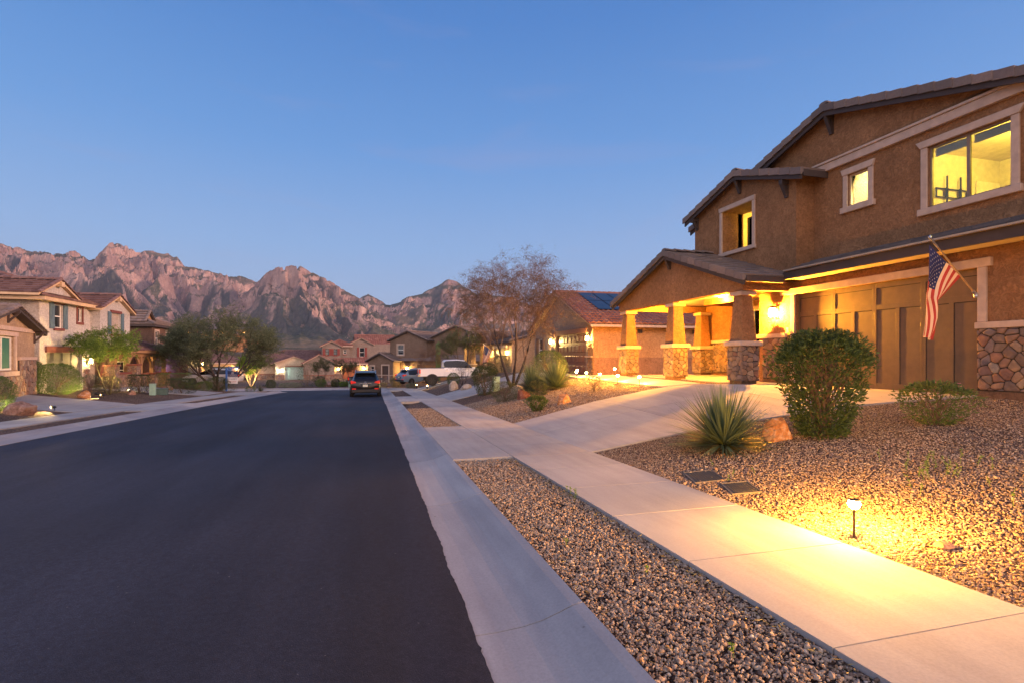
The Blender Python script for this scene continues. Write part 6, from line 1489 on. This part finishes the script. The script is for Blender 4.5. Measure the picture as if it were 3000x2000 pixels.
def suv(name,label,loc,rz,mat,W=.93,L=1.0,group=None):
    t = thing(name,label,'suv',loc,rz,group)
    S = [(-2.40,.50,.92,.96,W*.86,W*.80),(-2.34,.34,1.00,1.06,W*.96,W*.88),(-2.12,.30,1.06,1.24,W*.995,W*.76),(-1.72,.28,1.08,1.60,W,W*.70),(-1.0,.26,1.06,1.68,W,W*.72),(0,.26,1.04,1.69,W,W*.72),(.5,.26,1.02,1.62,W,W*.70),(1.2,.26,.99,1.08,W*.985,W*.86),(1.95,.28,.90,.95,W*.95,W*.80),(2.32,.36,.74,.78,W*.84,W*.70)]
    S = [(a*L,b_,c,d,e,f) for a,b_,c,d,e,f in S]
    carbody(t,S,mat,(3,4,5,6),(2,6))
    for x in (-W+.06,W-.06):
        for y in (-1.42*L,1.40*L): wheel(t,x,y,.36)
    b = B(); b.box(-W*.90,-2.43*L,.36,W*.90,-2.33*L,.56); b.build('bumper',BLACKP,t,local=True,bevel=.02)
    for s in (-1,1):
        b = B(); b.prism('y',[(s*W*.60,.98),(s*W*.93,.92),(s*W*.985,1.02),(s*W*.95,1.13),(s*W*.66,1.06)],-2.40*L,-2.05*L); b.build('tail_light',REDL,t,local=True)
        b = B(); b.box(s*W*.62,-2.445*L,.57,s*W*.88,-2.36*L,.63); b.build('reflector',REDL,t,local=True)
        b = B(); b.tube([(s*W*.70,-1.5*L,1.66),(s*W*.69,-1.3*L,1.735),(s*W*.69,.1,1.745),(s*W*.70,.35,1.68)],.022,6); b.build('roof_rail',CHROME,t,local=True)
        b = B(); b.prism('x',[(.62,1.02),(.82,1.02),(.80,1.17),(.66,1.18)],s*(W+.01),s*(W+.20)); b.build('mirror',mat,t,local=True,bevel=.02)
    b = B(); b.box(-.27,-2.445*L,.70,.27,-2.37*L,.88); p = b.build('plate_recess',BLACKP,t,local=True)
    b = B(); b.box(-.155,-2.455*L,.725,.155,-2.447*L,.875); b.build('number_plate',PLATE,p,local=True)
    b = B(); b.box(-.40,-2.42*L,.93,.40,-2.385*L,.955); b.build('chrome_strip',CHROME,t,local=True)
    b = B(); n=16; b.tube([(.075*math.cos(k*6.283/n),-2.40*L,1.02+.055*math.sin(k*6.283/n)) for k in range(n+1)],.008,5); b.tube([(-.02,-2.40*L,1.045),(-.03,-2.40*L,1.0),(.04,-2.40*L,1.0)],.007,5); b.build('badge',CHROME,t,local=True)
    b = B(); b.prism('x',[(-1.98*L,1.585),(-1.70*L,1.64),(-1.70*L,1.675),(-1.98*L,1.62)],-W*.66,W*.66); b.build('spoiler',mat,t,local=True)
    b = B(); b.tube([(0,-2.18*L,1.21),(.42,-2.05*L,1.30)],.012,4); b.build('wiper',BLACKP,t,local=True); return t
def ground_pose(x,y): return (x,y,hz(x,y)+.012)
suv('suv','dark brown black suv parked at the right kerb facing down the street',ground_pose(-.52,36.6),0,paint('black_paint',(.006,.004,.004),.30))
suv('suv','silver blue suv on the driveway behind the tail of the white pickup',(4.8,58.2,-1.52),R(-62),paint('blue_silver',(.16,.21,.28),.3))
def sedan():
    t = thing('sedan','silver car with red tail light parked behind the left side hedges','car',(-13.7,50.7,-.95),R(88)); W=.9
    S = [(-2.3,.5,.80,.86,W*.85,W*.75),(-2.2,.32,.92,.98,W*.97,W*.86),(-1.75,.28,.95,1.02,W,W*.84),(-1.1,.26,.95,1.38,W,W*.66),(-.2,.26,.93,1.45,W,W*.68),(.35,.26,.91,1.40,W,W*.66),(1.15,.26,.89,.95,W*.98,W*.84),(1.9,.28,.80,.85,W*.94,W*.80),(2.25,.36,.66,.7,W*.82,W*.7)]
    carbody(t,S,paint('silver_paint',(.42,.43,.45),.28),(2,3,4,5),(2,5))
    for x in (-W+.06,W-.06):
        for y in (-1.35,1.38): wheel(t,x,y,.33)
    for s in (-1,1):
        b = B(); b.box(s*.55,-2.27,.76,s*.88,-2.12,.90); b.build('tail_light',REDL,t,local=True)
    b = B(); b.box(-.155,-2.315,.55,.155,-2.30,.68); b.build('number_plate',PLATE,t,local=True)
sedan()
def pickup(name,label,loc,rz,mat,lift=0.12,W=1.0,flare=True,group=None):
    t = thing(name,label,'pickup truck',loc,rz,group); z = lift
    S = [(-.95,.48+z,1.22+z,1.72+z,W*.985,W*.74),(-.80,.46+z,1.23+z,1.86+z,W*.99,W*.76),(.2,.46+z,1.22+z,1.90+z,W*.99,W*.77),(.85,.46+z,1.20+z,1.84+z,W*.99,W*.76),(1.45,.46+z,1.18+z,1.26+z,W*.985,W*.90),(2.3,.48+z,1.13+z,1.20+z,W*.98,W*.88),(2.85,.50+z,1.02+z,1.10+z,W*.95,W*.85),(2.98,.60+z,.95+z,1.0+z,W*.88,W*.80)]
    carbody(t,S,mat,(0,1,2,3),(3,),'cab')
    b = B()   # open bed
    for s in (-1,1):
        b.box(s*W*.99,-2.92,.52+z,s*W*.90,-.96,1.17+z); b.box(s*(W*.99+.012),-2.92,1.08+z,s*(W*.99),-.96,1.17+z)
    b.box(-W*.90,-2.92,.70+z,W*.90,-.96,.75+z); b.build('bed',mat,t,local=True,bevel=.03)
    b = B(); b.box(-W*.90,-2.98,.66+z,W*.90,-2.925,1.17+z); b.build('tailgate',mat,t,local=True,bevel=.02)
    b = B(); b.box(-W*.985,-2.95,1.171+z,-W*.88,-.96,1.20+z); b.box(W*.88,-2.95,1.171+z,W*.985,-.96,1.20+z); b.build('bed_rail',BLACKP,t,local=True)
    b = B(); b.box(-W*.96,-3.12,.50+z,W*.96,-2.93,.66+z); b.box(-.16,-3.135,.52+z,.16,-3.121,.63+z); b.build('bumper',CHROME,t,local=True,bevel=.03)
    for s in (-1,1):
        b = B(); b.box(s*W*.80,-3.0,.76+z,s*W*1.0,-2.90,1.10+z); b.build('tail_light',REDL,t,local=True,bevel=.015)
        b = B(); b.prism('x',[(.88,1.20+z),(1.12,1.20+z),(1.10,1.46+z),(.92,1.46+z)],s*(W+.02),s*(W+.24)); b.build('mirror',BLACKP,t,local=True,bevel=.02)
        b = B(); arch(b,s*(W*.985),-1.95,.47,s); arch(b,s*(W*.985),2.0,.47,s); b.build('wheel_flare',BLACKP,t,local=True)
        b = B()
        for y in (-1.95,2.0):
            n = 20; vs = [(s*(W*.992),y+.47*math.cos(a),.44+.47*math.sin(a)) for a in [3.1416*k/n for k in range(n+1)]]; vs += [(s*(W*.992),y-.47,.30+z),(s*(W*.992),y+.47,.30+z)]; b.add(vs,[tuple(range(n+3))])
        b.build('wheel_well',BLACKP,t,local=True,fixn=False)
        b = B(); b.box(s*(W+.005),-.05,1.04+z,s*(W+.02),.10,1.07+z); b.box(s*(W+.005),-.80,1.04+z,s*(W+.02),-.66,1.07+z); b.build('handle',CHROME,t,local=True)
        for y in (-1.95,2.0): wheel(t,s*(W-.02),y,.43,.30,BLACKP)
    b = B(); b.box(-W*.9,-2.7,.42+z,W*.9,2.7,.47+z); b.build('chassis',BLACKP,t,local=True)
    b = B(); b.box(-W*.70,2.96,.75+z,W*.70,3.02,1.0+z); b.build('grille',BLACKP,t,local=True)
    for s in (-1,1):
        b = B(); b.box(s*W*.72,2.90,.80+z,s*W*.95,2.985,1.0+z); b.build('headlight',CHROME,t,local=True)
    return t
pickup('pickup_truck','white lifted pickup with black wheel flares parked on the third driveway',(6.65,43.9,-.88),R(-90),paint('white_paint',(.72,.70,.69),.3),.26,1.0)
pickup('pickup_truck','dark blue black pickup seen from behind in front of the red roofed house',(-1.2,71.5,-2.35),R(-22),paint('navy_paint',(.012,.016,.03),.25),.1,.98)
# ------------------------------------------------------------------ street furniture, boxes, sign, ground lights
MINT = plain('mint_paint',(.26,.42,.33),.6); GREENB = plain('green_box_paint',(.07,.12,.10),.6)
plank_box('utility_box','tall mint green utility pedestal on the left side of the street',-13.25,36.5,.32,.28,.72,R(8),MINT,'utility box')
plank_box('utility_box','low dark green utility box beside the mint green pedestal',-13.0,37.2,.62,.55,.42,R(8),GREENB,'utility box')
plank_box('utility_box','small pale green utility box beside the trunk of the willow like tree',5.9,24.9,.34,.30,.75,0,MINT,'utility box')
plank_box('utility_box','tiny mint utility box at the far kerb left of the parked suv',-3.0,69.8,.35,.3,.8,0,MINT,'utility box')
plank_box('utility_box','grey green utility box just right of the tiny mint one',-2.2,69.9,.8,.5,.45,0,GREENB,'utility box')
def spotlight(label,x,y,tx,ty,power,z=None,h=.16,col=(1,.62,.2),cone=70,tz=.25,sc_=1.0):
    z = hz(x,y)-.03 if z is None else z; t = thing('ground_spotlight',label,'ground spotlight',(x,y,z),0,'small ground spotlights in the gravel beds')
    b = B(); b.tube([(0,0,0),(0,0,h*.8*sc_)],.014*sc_,6); b.build('stake',BLACKP,t,local=True)
    d = Vector((tx-x,ty-y,tz-h)).normalized(); c = Vector((0,0,h*sc_)); b = B(); b.tube([c-d*.07*sc_,c-d*.02*sc_,c+d*.03*sc_],[.03*sc_,.045*sc_,.05*sc_],10); b.build('head',BLACKP,t,local=True)
    b = B(); b.tube([c+d*.025*sc_,c+d*.17*sc_],[.052*sc_,.056*sc_],12,cap=False); b.build('hood',BLACKP,t,local=True,fixn=False)
    b = B(); b.tube([c+d*.032*sc_,c+d*.035*sc_],.018*sc_,10); b.build('glowing_lens',BULB,t,local=True)
    l = bpy.data.lights.new('spot','SPOT'); l.energy = power; l.color = col; l.spot_size = R(cone); l.spot_blend = .6; l.shadow_soft_size = .03
    o = bpy.data.objects.new('spot_light',l); sc.collection.objects.link(o); o.parent = t; o.location = c+d*.10*sc_; o.rotation_euler = (-d).to_track_quat('Z','Y').to_euler(); return t
spotlight('ground spotlight aimed left at the big brown boulder',-11.9,23.7,-11.95,22.1,600)
spotlight('ground spotlight aimed at the small bright boulder by the pale house',-13.6,31.3,-13.9,30.2,900)
spotlight('ground spotlight aimed at the large round ball bush',-14.2,32.2,-15.6,32.1,1100,cone=105)
spotlight('ground spotlight under the green tree',-14.2,35.9,-15.0,35.2,1900,tz=1.8,cone=100)
spotlight('ground spotlight under the rounded tree by the dark square bush',-14.0,38.6,-14.9,38.0,300)
spotlight('ground spotlight below the small yellow lit tree far down the street',-14.6,71.6,-15.4,73,1500,z=-2.4,tz=2.2,cone=100,sc_=1.5)
spotlight('ground spotlight making the yellow pool right of the small lit tree',-13.4,71.0,-14.6,71.6,400,z=-2.4,cone=80,sc_=1.4)
spotlight('ground spotlight by the kerb bed under the bare tree near the cactus',5.0,46.5,5.9,47.5,260,cone=90)
spotlight('spotlight in the left bed lighting the bush cut by the left edge',-12.3,22.9,-13.0,22.5,450,cone=90)
def bollard(label,x,y,h=.32,power=30):
    z = hz(x,y)-.03; t = thing('bollard_light',label,'bollard light',(x,y,z),0,'little dark bollard lights near the third driveway')
    b = B(); b.lathe([(.05,0),(.05,h*.72),(.03,h*.74)],(0,0,0),12); b.build('post',BLACKP,t,local=True)
    b = B(); b.lathe([(.03,h*.741),(.035,h*.88)],(0,0,0),12); b.build('glowing_ring',BULB,t,local=True)
    b = B(); b.lathe([(.055,h*.881),(.055,h*.95),(.02,h)],(0,0,0),12); b.build('cap',BLACKP,t,local=True); lamp('glow',(0,0,h*.81),power,(1,.6,.2),t,.03,local=True)
bollard('dark bollard light on the near corner of the third driveway',4.15,41.6,.38); bollard('dark bollard light in the gravel left of the pickup tail light',3.95,49.6,.45,60)
def sale_sign():
    x,y = -11.75,47.0; z = hz(x,y)-.03; t = thing('sale_sign','real estate sign on a blue post with navy and white panel beside the mesquite','sign',(x,y,z),R(-6))
    BL = plain('sign_blue',(.03,.12,.42),.5); NV = plain('sign_navy',(.012,.02,.09),.5); WH = plain('sign_white',(.62,.62,.62),.5); RDM = plain('sign_red',(.45,.02,.02),.5)
    b = B(); b.box(-.06,-.06,0,.06,.06,1.95); b.build('post',BL,t,local=True,bevel=.01)
    b = B(); b.box(.061,-.04,1.72,1.0,.04,1.80); b.build('arm',BL,t,local=True,bevel=.008)
    b = B(); b.box(.15,-.015,1.84,.95,.015,2.02); p0 = b.build('rider',BL,t,local=True)
    b = B(); b.box(.10,-.015,1.20,.86,.015,1.66); p1 = b.build('navy_panel',NV,t,local=True)
    b = B(); b.box(.10,-.0155,.62,.86,.0155,1.199); p2 = b.build('white_panel',WH,t,local=True)
    b = B()
    for xx in (.2,.78): b.tube([(xx,0,1.66),(xx,0,1.72)],.008,5)
    b.build('hanger',CHROME,t,local=True)
    # emblem and rows of lettering
    b = B(); n = 20; b.tube([(.48+.075*math.cos(k*6.283/n),-.018,1.50+.075*math.sin(k*6.283/n)) for k in range(n+1)],.010,5); b.tube([(.44,-.018,1.53),(.48,-.018,1.47),(.53,-.018,1.52)],.009,5); b.build('emblem',WH,p1,local=True)
    def letters(par,x0,x1,z0,z1,m,seed):
        b = B(); rr = random.Random(seed); xx = x0; hgt = z1-z0
        while xx < x1-.03:
            ww = rr.uniform(.55,.8)*hgt; s = hgt*.2; k = rr.randrange(4)
            if k in (0,1): b.box(xx,-.019,z0,xx+s,-.0165,z1)
            if k in (0,2): b.box(xx+s*1.01 if k==0 else xx,-.019,z1-s,xx+ww,-.0165,z1)
            if k in (1,2): b.box(xx+(s*1.01 if k==1 else 0),-.019,z0,xx+ww,-.0165,z0+s)
            if k == 3: b.box(xx+ww*.4,-.019,z0,xx+ww*.4+s,-.0165,z1); b.box(xx,-.019,z1-s,xx+ww*.39,-.0165,z1)
            if k == 2: b.box(xx,-.019,z0+s*1.01,xx+s,-.0165,z1-s*1.01)
            xx += ww+hgt*.22
            if rr.random() < .2: xx += hgt*.4
        b.build('lettering',m,par,local=True)
    letters(p0,.2,.9,1.90,1.97,WH,1); letters(p1,.16,.82,1.30,1.37,WH,2); letters(p2,.16,.82,1.08,1.16,NV,3); letters(p2,.16,.80,.95,1.03,NV,4); letters(p2,.22,.74,.74,.84,RDM,5)
sale_sign()
def bird_bath():
    x,y = -9.4,50.2; z=-1.62; t = thing('pedestal','pale grey stone pedestal at the corner beyond the sale sign','garden ornament',(x,y,z)); b = B(); b.lathe([(.18,0),(.16,.06),(.09,.12),(.09,.4),(.2,.48),(.22,.52)],(0,0,0),14); b.build('stone_pedestal',RW,t,local=True)
# distant town lights at the foot of the mountains
def town():
    rr = random.Random(4)
    for i in range(16):
        x = rr.uniform(-330,-120); y = rr.uniform(560,680); t = thing('distant_house',"tiny far off house with a lit window at the mountain foot beyond the mesquite",'house',(x,y,20+rr.uniform(-3,8)),0,'far houses twinkling below the mountains')
        b = B(); b.box(-8,-5,-14,8,5,4); b.build('wall',SALMON,t,local=True); b = B(); b.prism('x',[(-6,4),(6,4),(0,6.5)],-9,9); b.build('roof',TILE_BROWN,t,local=True)
        b = B(); b.box(-1.4,-5.3,0,1.4,-5.02,1.2); b.build('lit_window',glow('far_window',(1,.5,.12),2.2),t,local=True)
town()
# ------------------------------------------------------------------ mountains
def m_mount(T):
    geo = T.n('NewGeometry'); co = geo.outputs['Position']
    s = T.n('SeparateXYZ', Vector=geo.outputs['Normal']); nz_ = s.outputs[2]
    n1 = noise(T, co, .007, 7, .6); n2 = noise(T, co, .0035, 4, .6); n3 = noise(T, co, .05, 4, .7)
    rock = ramp(T, n1, [(.25,(.18,.125,.11)),(.42,(.36,.235,.19)),(.58,(.52,.345,.265)),(.8,(.66,.47,.37))])
    mps = T.n('Mapping', Vector=co); mps.inputs['Scale'].default_value = (.05,.05,.008)
    vst = noise(T, mps.outputs[0], 1.0, 5, .7)
    rock = mix(T, .9, rock, ramp(T, vst, [(.3,(.66,.62,.62)),(.5,(1,1,1)),(.75,(1.15,1.12,1.1))]), 'MULTIPLY')
    veg = ramp(T, n3, [(.3,(.035,.045,.028)),(.5,(.075,.08,.048)),(.7,(.17,.14,.09))])
    grass = ramp(T, n1, [(.3,(.12,.10,.065)),(.7,(.25,.185,.12))])
    low = mix(T, ramp(T, n2, [(.42,(0,0,0)),(.58,(1,1,1))]), grass, veg)
    a = T.n('Math', _operation='MULTIPLY_ADD', i0=n3, i1=.30, i2=nz_)
    a2 = T.n('Math', _operation='MULTIPLY_ADD', i0=n1, i1=.25, i2=a.outputs[0])
    f = ramp(T, a2.outputs[0], [(.74,(0,0,0)),(.92,(1,1,1))])
    va = T.n('Attribute', _attribute_name='veg').outputs['Fac']
    c = mix(T, f, rock, low)
    vf = T.n('Math', _operation='MULTIPLY_ADD', i0=n3, i1=.5, i2=va)
    c = mix(T, ramp(T, vf.outputs[0], [(.50,(0,0,0)),(.78,(.9,.9,.9))]), c, ramp(T, n3, [(.35,(.04,.048,.046)),(.6,(.085,.09,.07))]))
    spk = T.n('TexVoronoi', Vector=co, Scale=.055).outputs[0]
    c = mix(T, .4, c, ramp(T, spk, [(.15,(1.35,1.25,1.2)),(.5,(.75,.75,.78))]), 'MULTIPLY')
    nb = bump(T, n3, 1.0, 3.5); nb = bump(T, noise(T, co, .16, 3, .7), .8, 1.6, nb)
    finish(T, c, 1.0, nb, spec=.0); return T.m
def mountain(name, sky_pts, r0, r1, px0, px1, ncol, nrow, seed, cliff=(.74,.95), foot=None, spur=90, sfreq=1.0, rough=1.0, jag=2.0, skew=1.3):
    f = 1500.0; az_px = np.linspace(px0, px1, ncol)
    X = [p[0] for p in sky_pts]; Y = [p[1] for p in sky_pts]
    ys = np.interp(az_px, X, Y) + jag*fbm(az_px*.035, np.full(ncol, seed*3.3), 5)*1.6
    th = np.arctan((az_px-1500)/f); tanel = (1043-ys)/f*np.cos(th)     # elevation tangent along the ray
    A = th+TH
    t = np.linspace(0, 1.12, nrow)
    AA,TT = np.meshgrid(A, t, indexing='ij')
    u = AA*6*sfreq+seed*5.1
    wob = .06*fbm(u*1.1, TT*0+seed, 3)
    rr = r0+(r1-r0)*(TT+wob*np.clip(TT,0,1)*2)
    Hr = (tanel*(r0+(r1-r0)*(1+wob[:, -1]*2)))[:,None]
    Hr = np.maximum(Hr, 20)
    tc_ = cliff[0]+(cliff[1]-cliff[0])*.0+.10*fbm(u*1.7, TT*0+seed+9, 3)      # start of the cliff band
    base = np.where(TT < tc_, .62*np.clip(TT/tc_,0,2)**1.2, .62+.38*np.clip((TT-tc_)/(1-tc_),0,1)**.62)
    back = np.clip(TT-1,0,1); base = np.where(TT>1, 1-2.2*back, base)
    ux = rr*np.sin(AA)/1000; uy = rr*np.cos(AA)/1000
    warp = .12*fbm(ux*2.1+seed, uy*2.1, 3)
    # spurs run down the slope: noise stretched along the radius
    sp = ridged(AA*11*sfreq+warp*5+TT*skew+seed, TT*1.5+seed, 4, 2.0, .42)-1.05
    sp2 = ridged(AA*30*sfreq+warp*9+seed, TT*5+seed, 4, 2.1, .55)-1.2
    env = np.clip(np.sin(np.pi*np.clip(TT,0,1)),0,1)**.8
    rk = ridged(ux*4.2*rough+seed+warp*2, uy*4.2*rough+seed*2, 4, 2.1, .5)-1.1
    det = ridged(ux*17*rough+seed, uy*17*rough, 4, 2.1, .55)-1.15
    cl = 1/(1+np.exp(-(TT-tc_)*26))
    low = np.clip(TT*2.2,0,1)
    h = base*Hr*(1+.46*spur/90*sp*env) + low*(env*sp2*spur*(.06+.36*cl) + rk*(7+66*cl)*np.clip(env*1.5,0,1) + det*(2.5+15*cl)*np.clip(env*2.5,.15,1))
    # terraces in the cliff band
    st = 70.0; hb = h/st+.4*fbm(ux*3,uy*3,3); fl = np.floor(hb); fr = hb-fl; ter = (fl+np.clip((fr-.35)/.3,0,1)-.4*fbm(ux*3,uy*3,3))*st
    h = h*(1-.35*cl)+ter*.35*cl
    h = np.where(TT<=1, h, h-30*back)
    # keep the crest where it stands: limit every column to its own skyline
    mx = (h/rr).max(axis=1); k = tanel/np.maximum(mx,1e-6); kk = np.convolve(np.pad(k,6,'edge'), np.ones(13)/13, 'valid')
    h = h*kk[:,None]; lim = (tanel[:,None]*rr); h = np.where(h>lim, lim, h)
    h = h*np.clip(TT*9,0,1) - 8*(1-np.clip(TT*9,0,1))
    V = np.stack([rr*np.sin(AA), rr*np.cos(AA), h+1.5], -1).reshape(-1,3)
    i,j = np.meshgrid(np.arange(ncol-1), np.arange(nrow-1), indexing='ij'); a = (i*nrow+j).ravel()
    F_ = np.stack([a, a+nrow, a+nrow+1, a+1], 1)
    o = npmesh(name, V, F_, M('mountain_rock', m_mount), smooth=False)
    ga = np.gradient(h, axis=0)/np.maximum(rr*np.gradient(AA, axis=0),1)
    ga = (ga+np.roll(ga,2,0)+np.roll(ga,-2,0)+np.roll(ga,4,0)+np.roll(ga,-4,0))/5
    veg = np.clip(-.05-sp*.40+.9*np.clip(ga,-.6,.8)+.45*fbm(ux*6,uy*6,4)-.55*cl*(TT<1), 0, 1)
    at = o.data.attributes.new('veg','FLOAT','POINT'); at.data.foreach_set('value', veg.reshape(-1).astype(np.float32))
    setp(o, kind='structure'); return o
LEFT = [(-900,660),(-300,690),(0,713),(25,721),(112,738),(188,745),(198,737),(220,732),(236,744),(260,763),(277,757),(300,735),(314,713),(344,713),(370,722),(402,738),(424,735),(481,742),(494,743),(510,755),(518,751),(539,779),(568,783),(606,792),(638,802),(670,807),(702,809),(733,819),(764,830),(800,850),(900,930),(1000,985),(1100,1005)]
MID = [(380,1015),(440,1000),(520,968),(600,930),(640,908),(687,884),(730,850),(762,818),(780,800),(808,785),(853,778),(879,781),(907,793),(955,818),(997,842),(1035,864),(1051,876),(1068,900),(1100,925),(1160,950),(1230,972),(1300,990),(1400,1010)]
RIGHT = [(850,985),(950,930),(1010,890),(1051,876),(1079,861),(1108,877),(1143,895),(1156,893),(1197,869),(1239,859),(1280,836),(1312,818),(1335,824),(1360,839),(1398,861),(1421,857),(1443,864),(1500,872),(1560,895),(1700,925),(2200,955),(3400,965),(4300,970)]
mountain('mountain', LEFT, 1900, 3900, -900, 1100, 1000, 260, 1, spur=95, sfreq=1.0, skew=1.0)
mountain('mountain', MID, 1500, 3000, 380, 1400, 700, 260, 2, spur=100, sfreq=1.0, skew=1.6)
mountain('mountain', RIGHT, 2100, 3700, 850, 4300, 800, 180, 3, spur=90, sfreq=1.0, skew=-.6)
# low desert rise in front of the mountains
def foothills():
    az = np.linspace(-900,4300,400); th = np.arctan((az-1500)/1500.); A = th+TH; t = np.linspace(0,1,60)
    AA,TT = np.meshgrid(A,t,indexing='ij'); rr = 150+1850*TT
    ux,uy = rr*np.sin(AA)/1000, rr*np.cos(AA)/1000
    h = -2.5+TT**1.5*(34+16*fbm(ux*2,uy*2,4))+fbm(ux*12,uy*12,3)*5*TT
    V = np.stack([rr*np.sin(AA), rr*np.cos(AA), h], -1).reshape(-1,3)
    i,j = np.meshgrid(np.arange(399), np.arange(59), indexing='ij'); a = (i*60+j).ravel()
    o = npmesh('foothills', V, np.stack([a,a+60,a+61,a+1],1), M('mountain_rock', m_mount), smooth=True); setp(o, kind='structure')
foothills()

# thin evening haze that softens the far range
def haze():
    b = B(); b.box(-6000,-60,-20,6000,6200,1500); T = NT('haze_air'); v = T.n('VolumePrincipled', Density=4.8e-5); v.inputs['Color'].default_value = (.66,.78,1,1); v.inputs['Anisotropy'].default_value = .1
    T.link(v.outputs[0], T.out.inputs['Volume']); T.m.cycles.homogeneous_volume = True
    o = b.build('haze', T.m); setp(o, kind='stuff')
haze()
cy.volume_bounces = 0
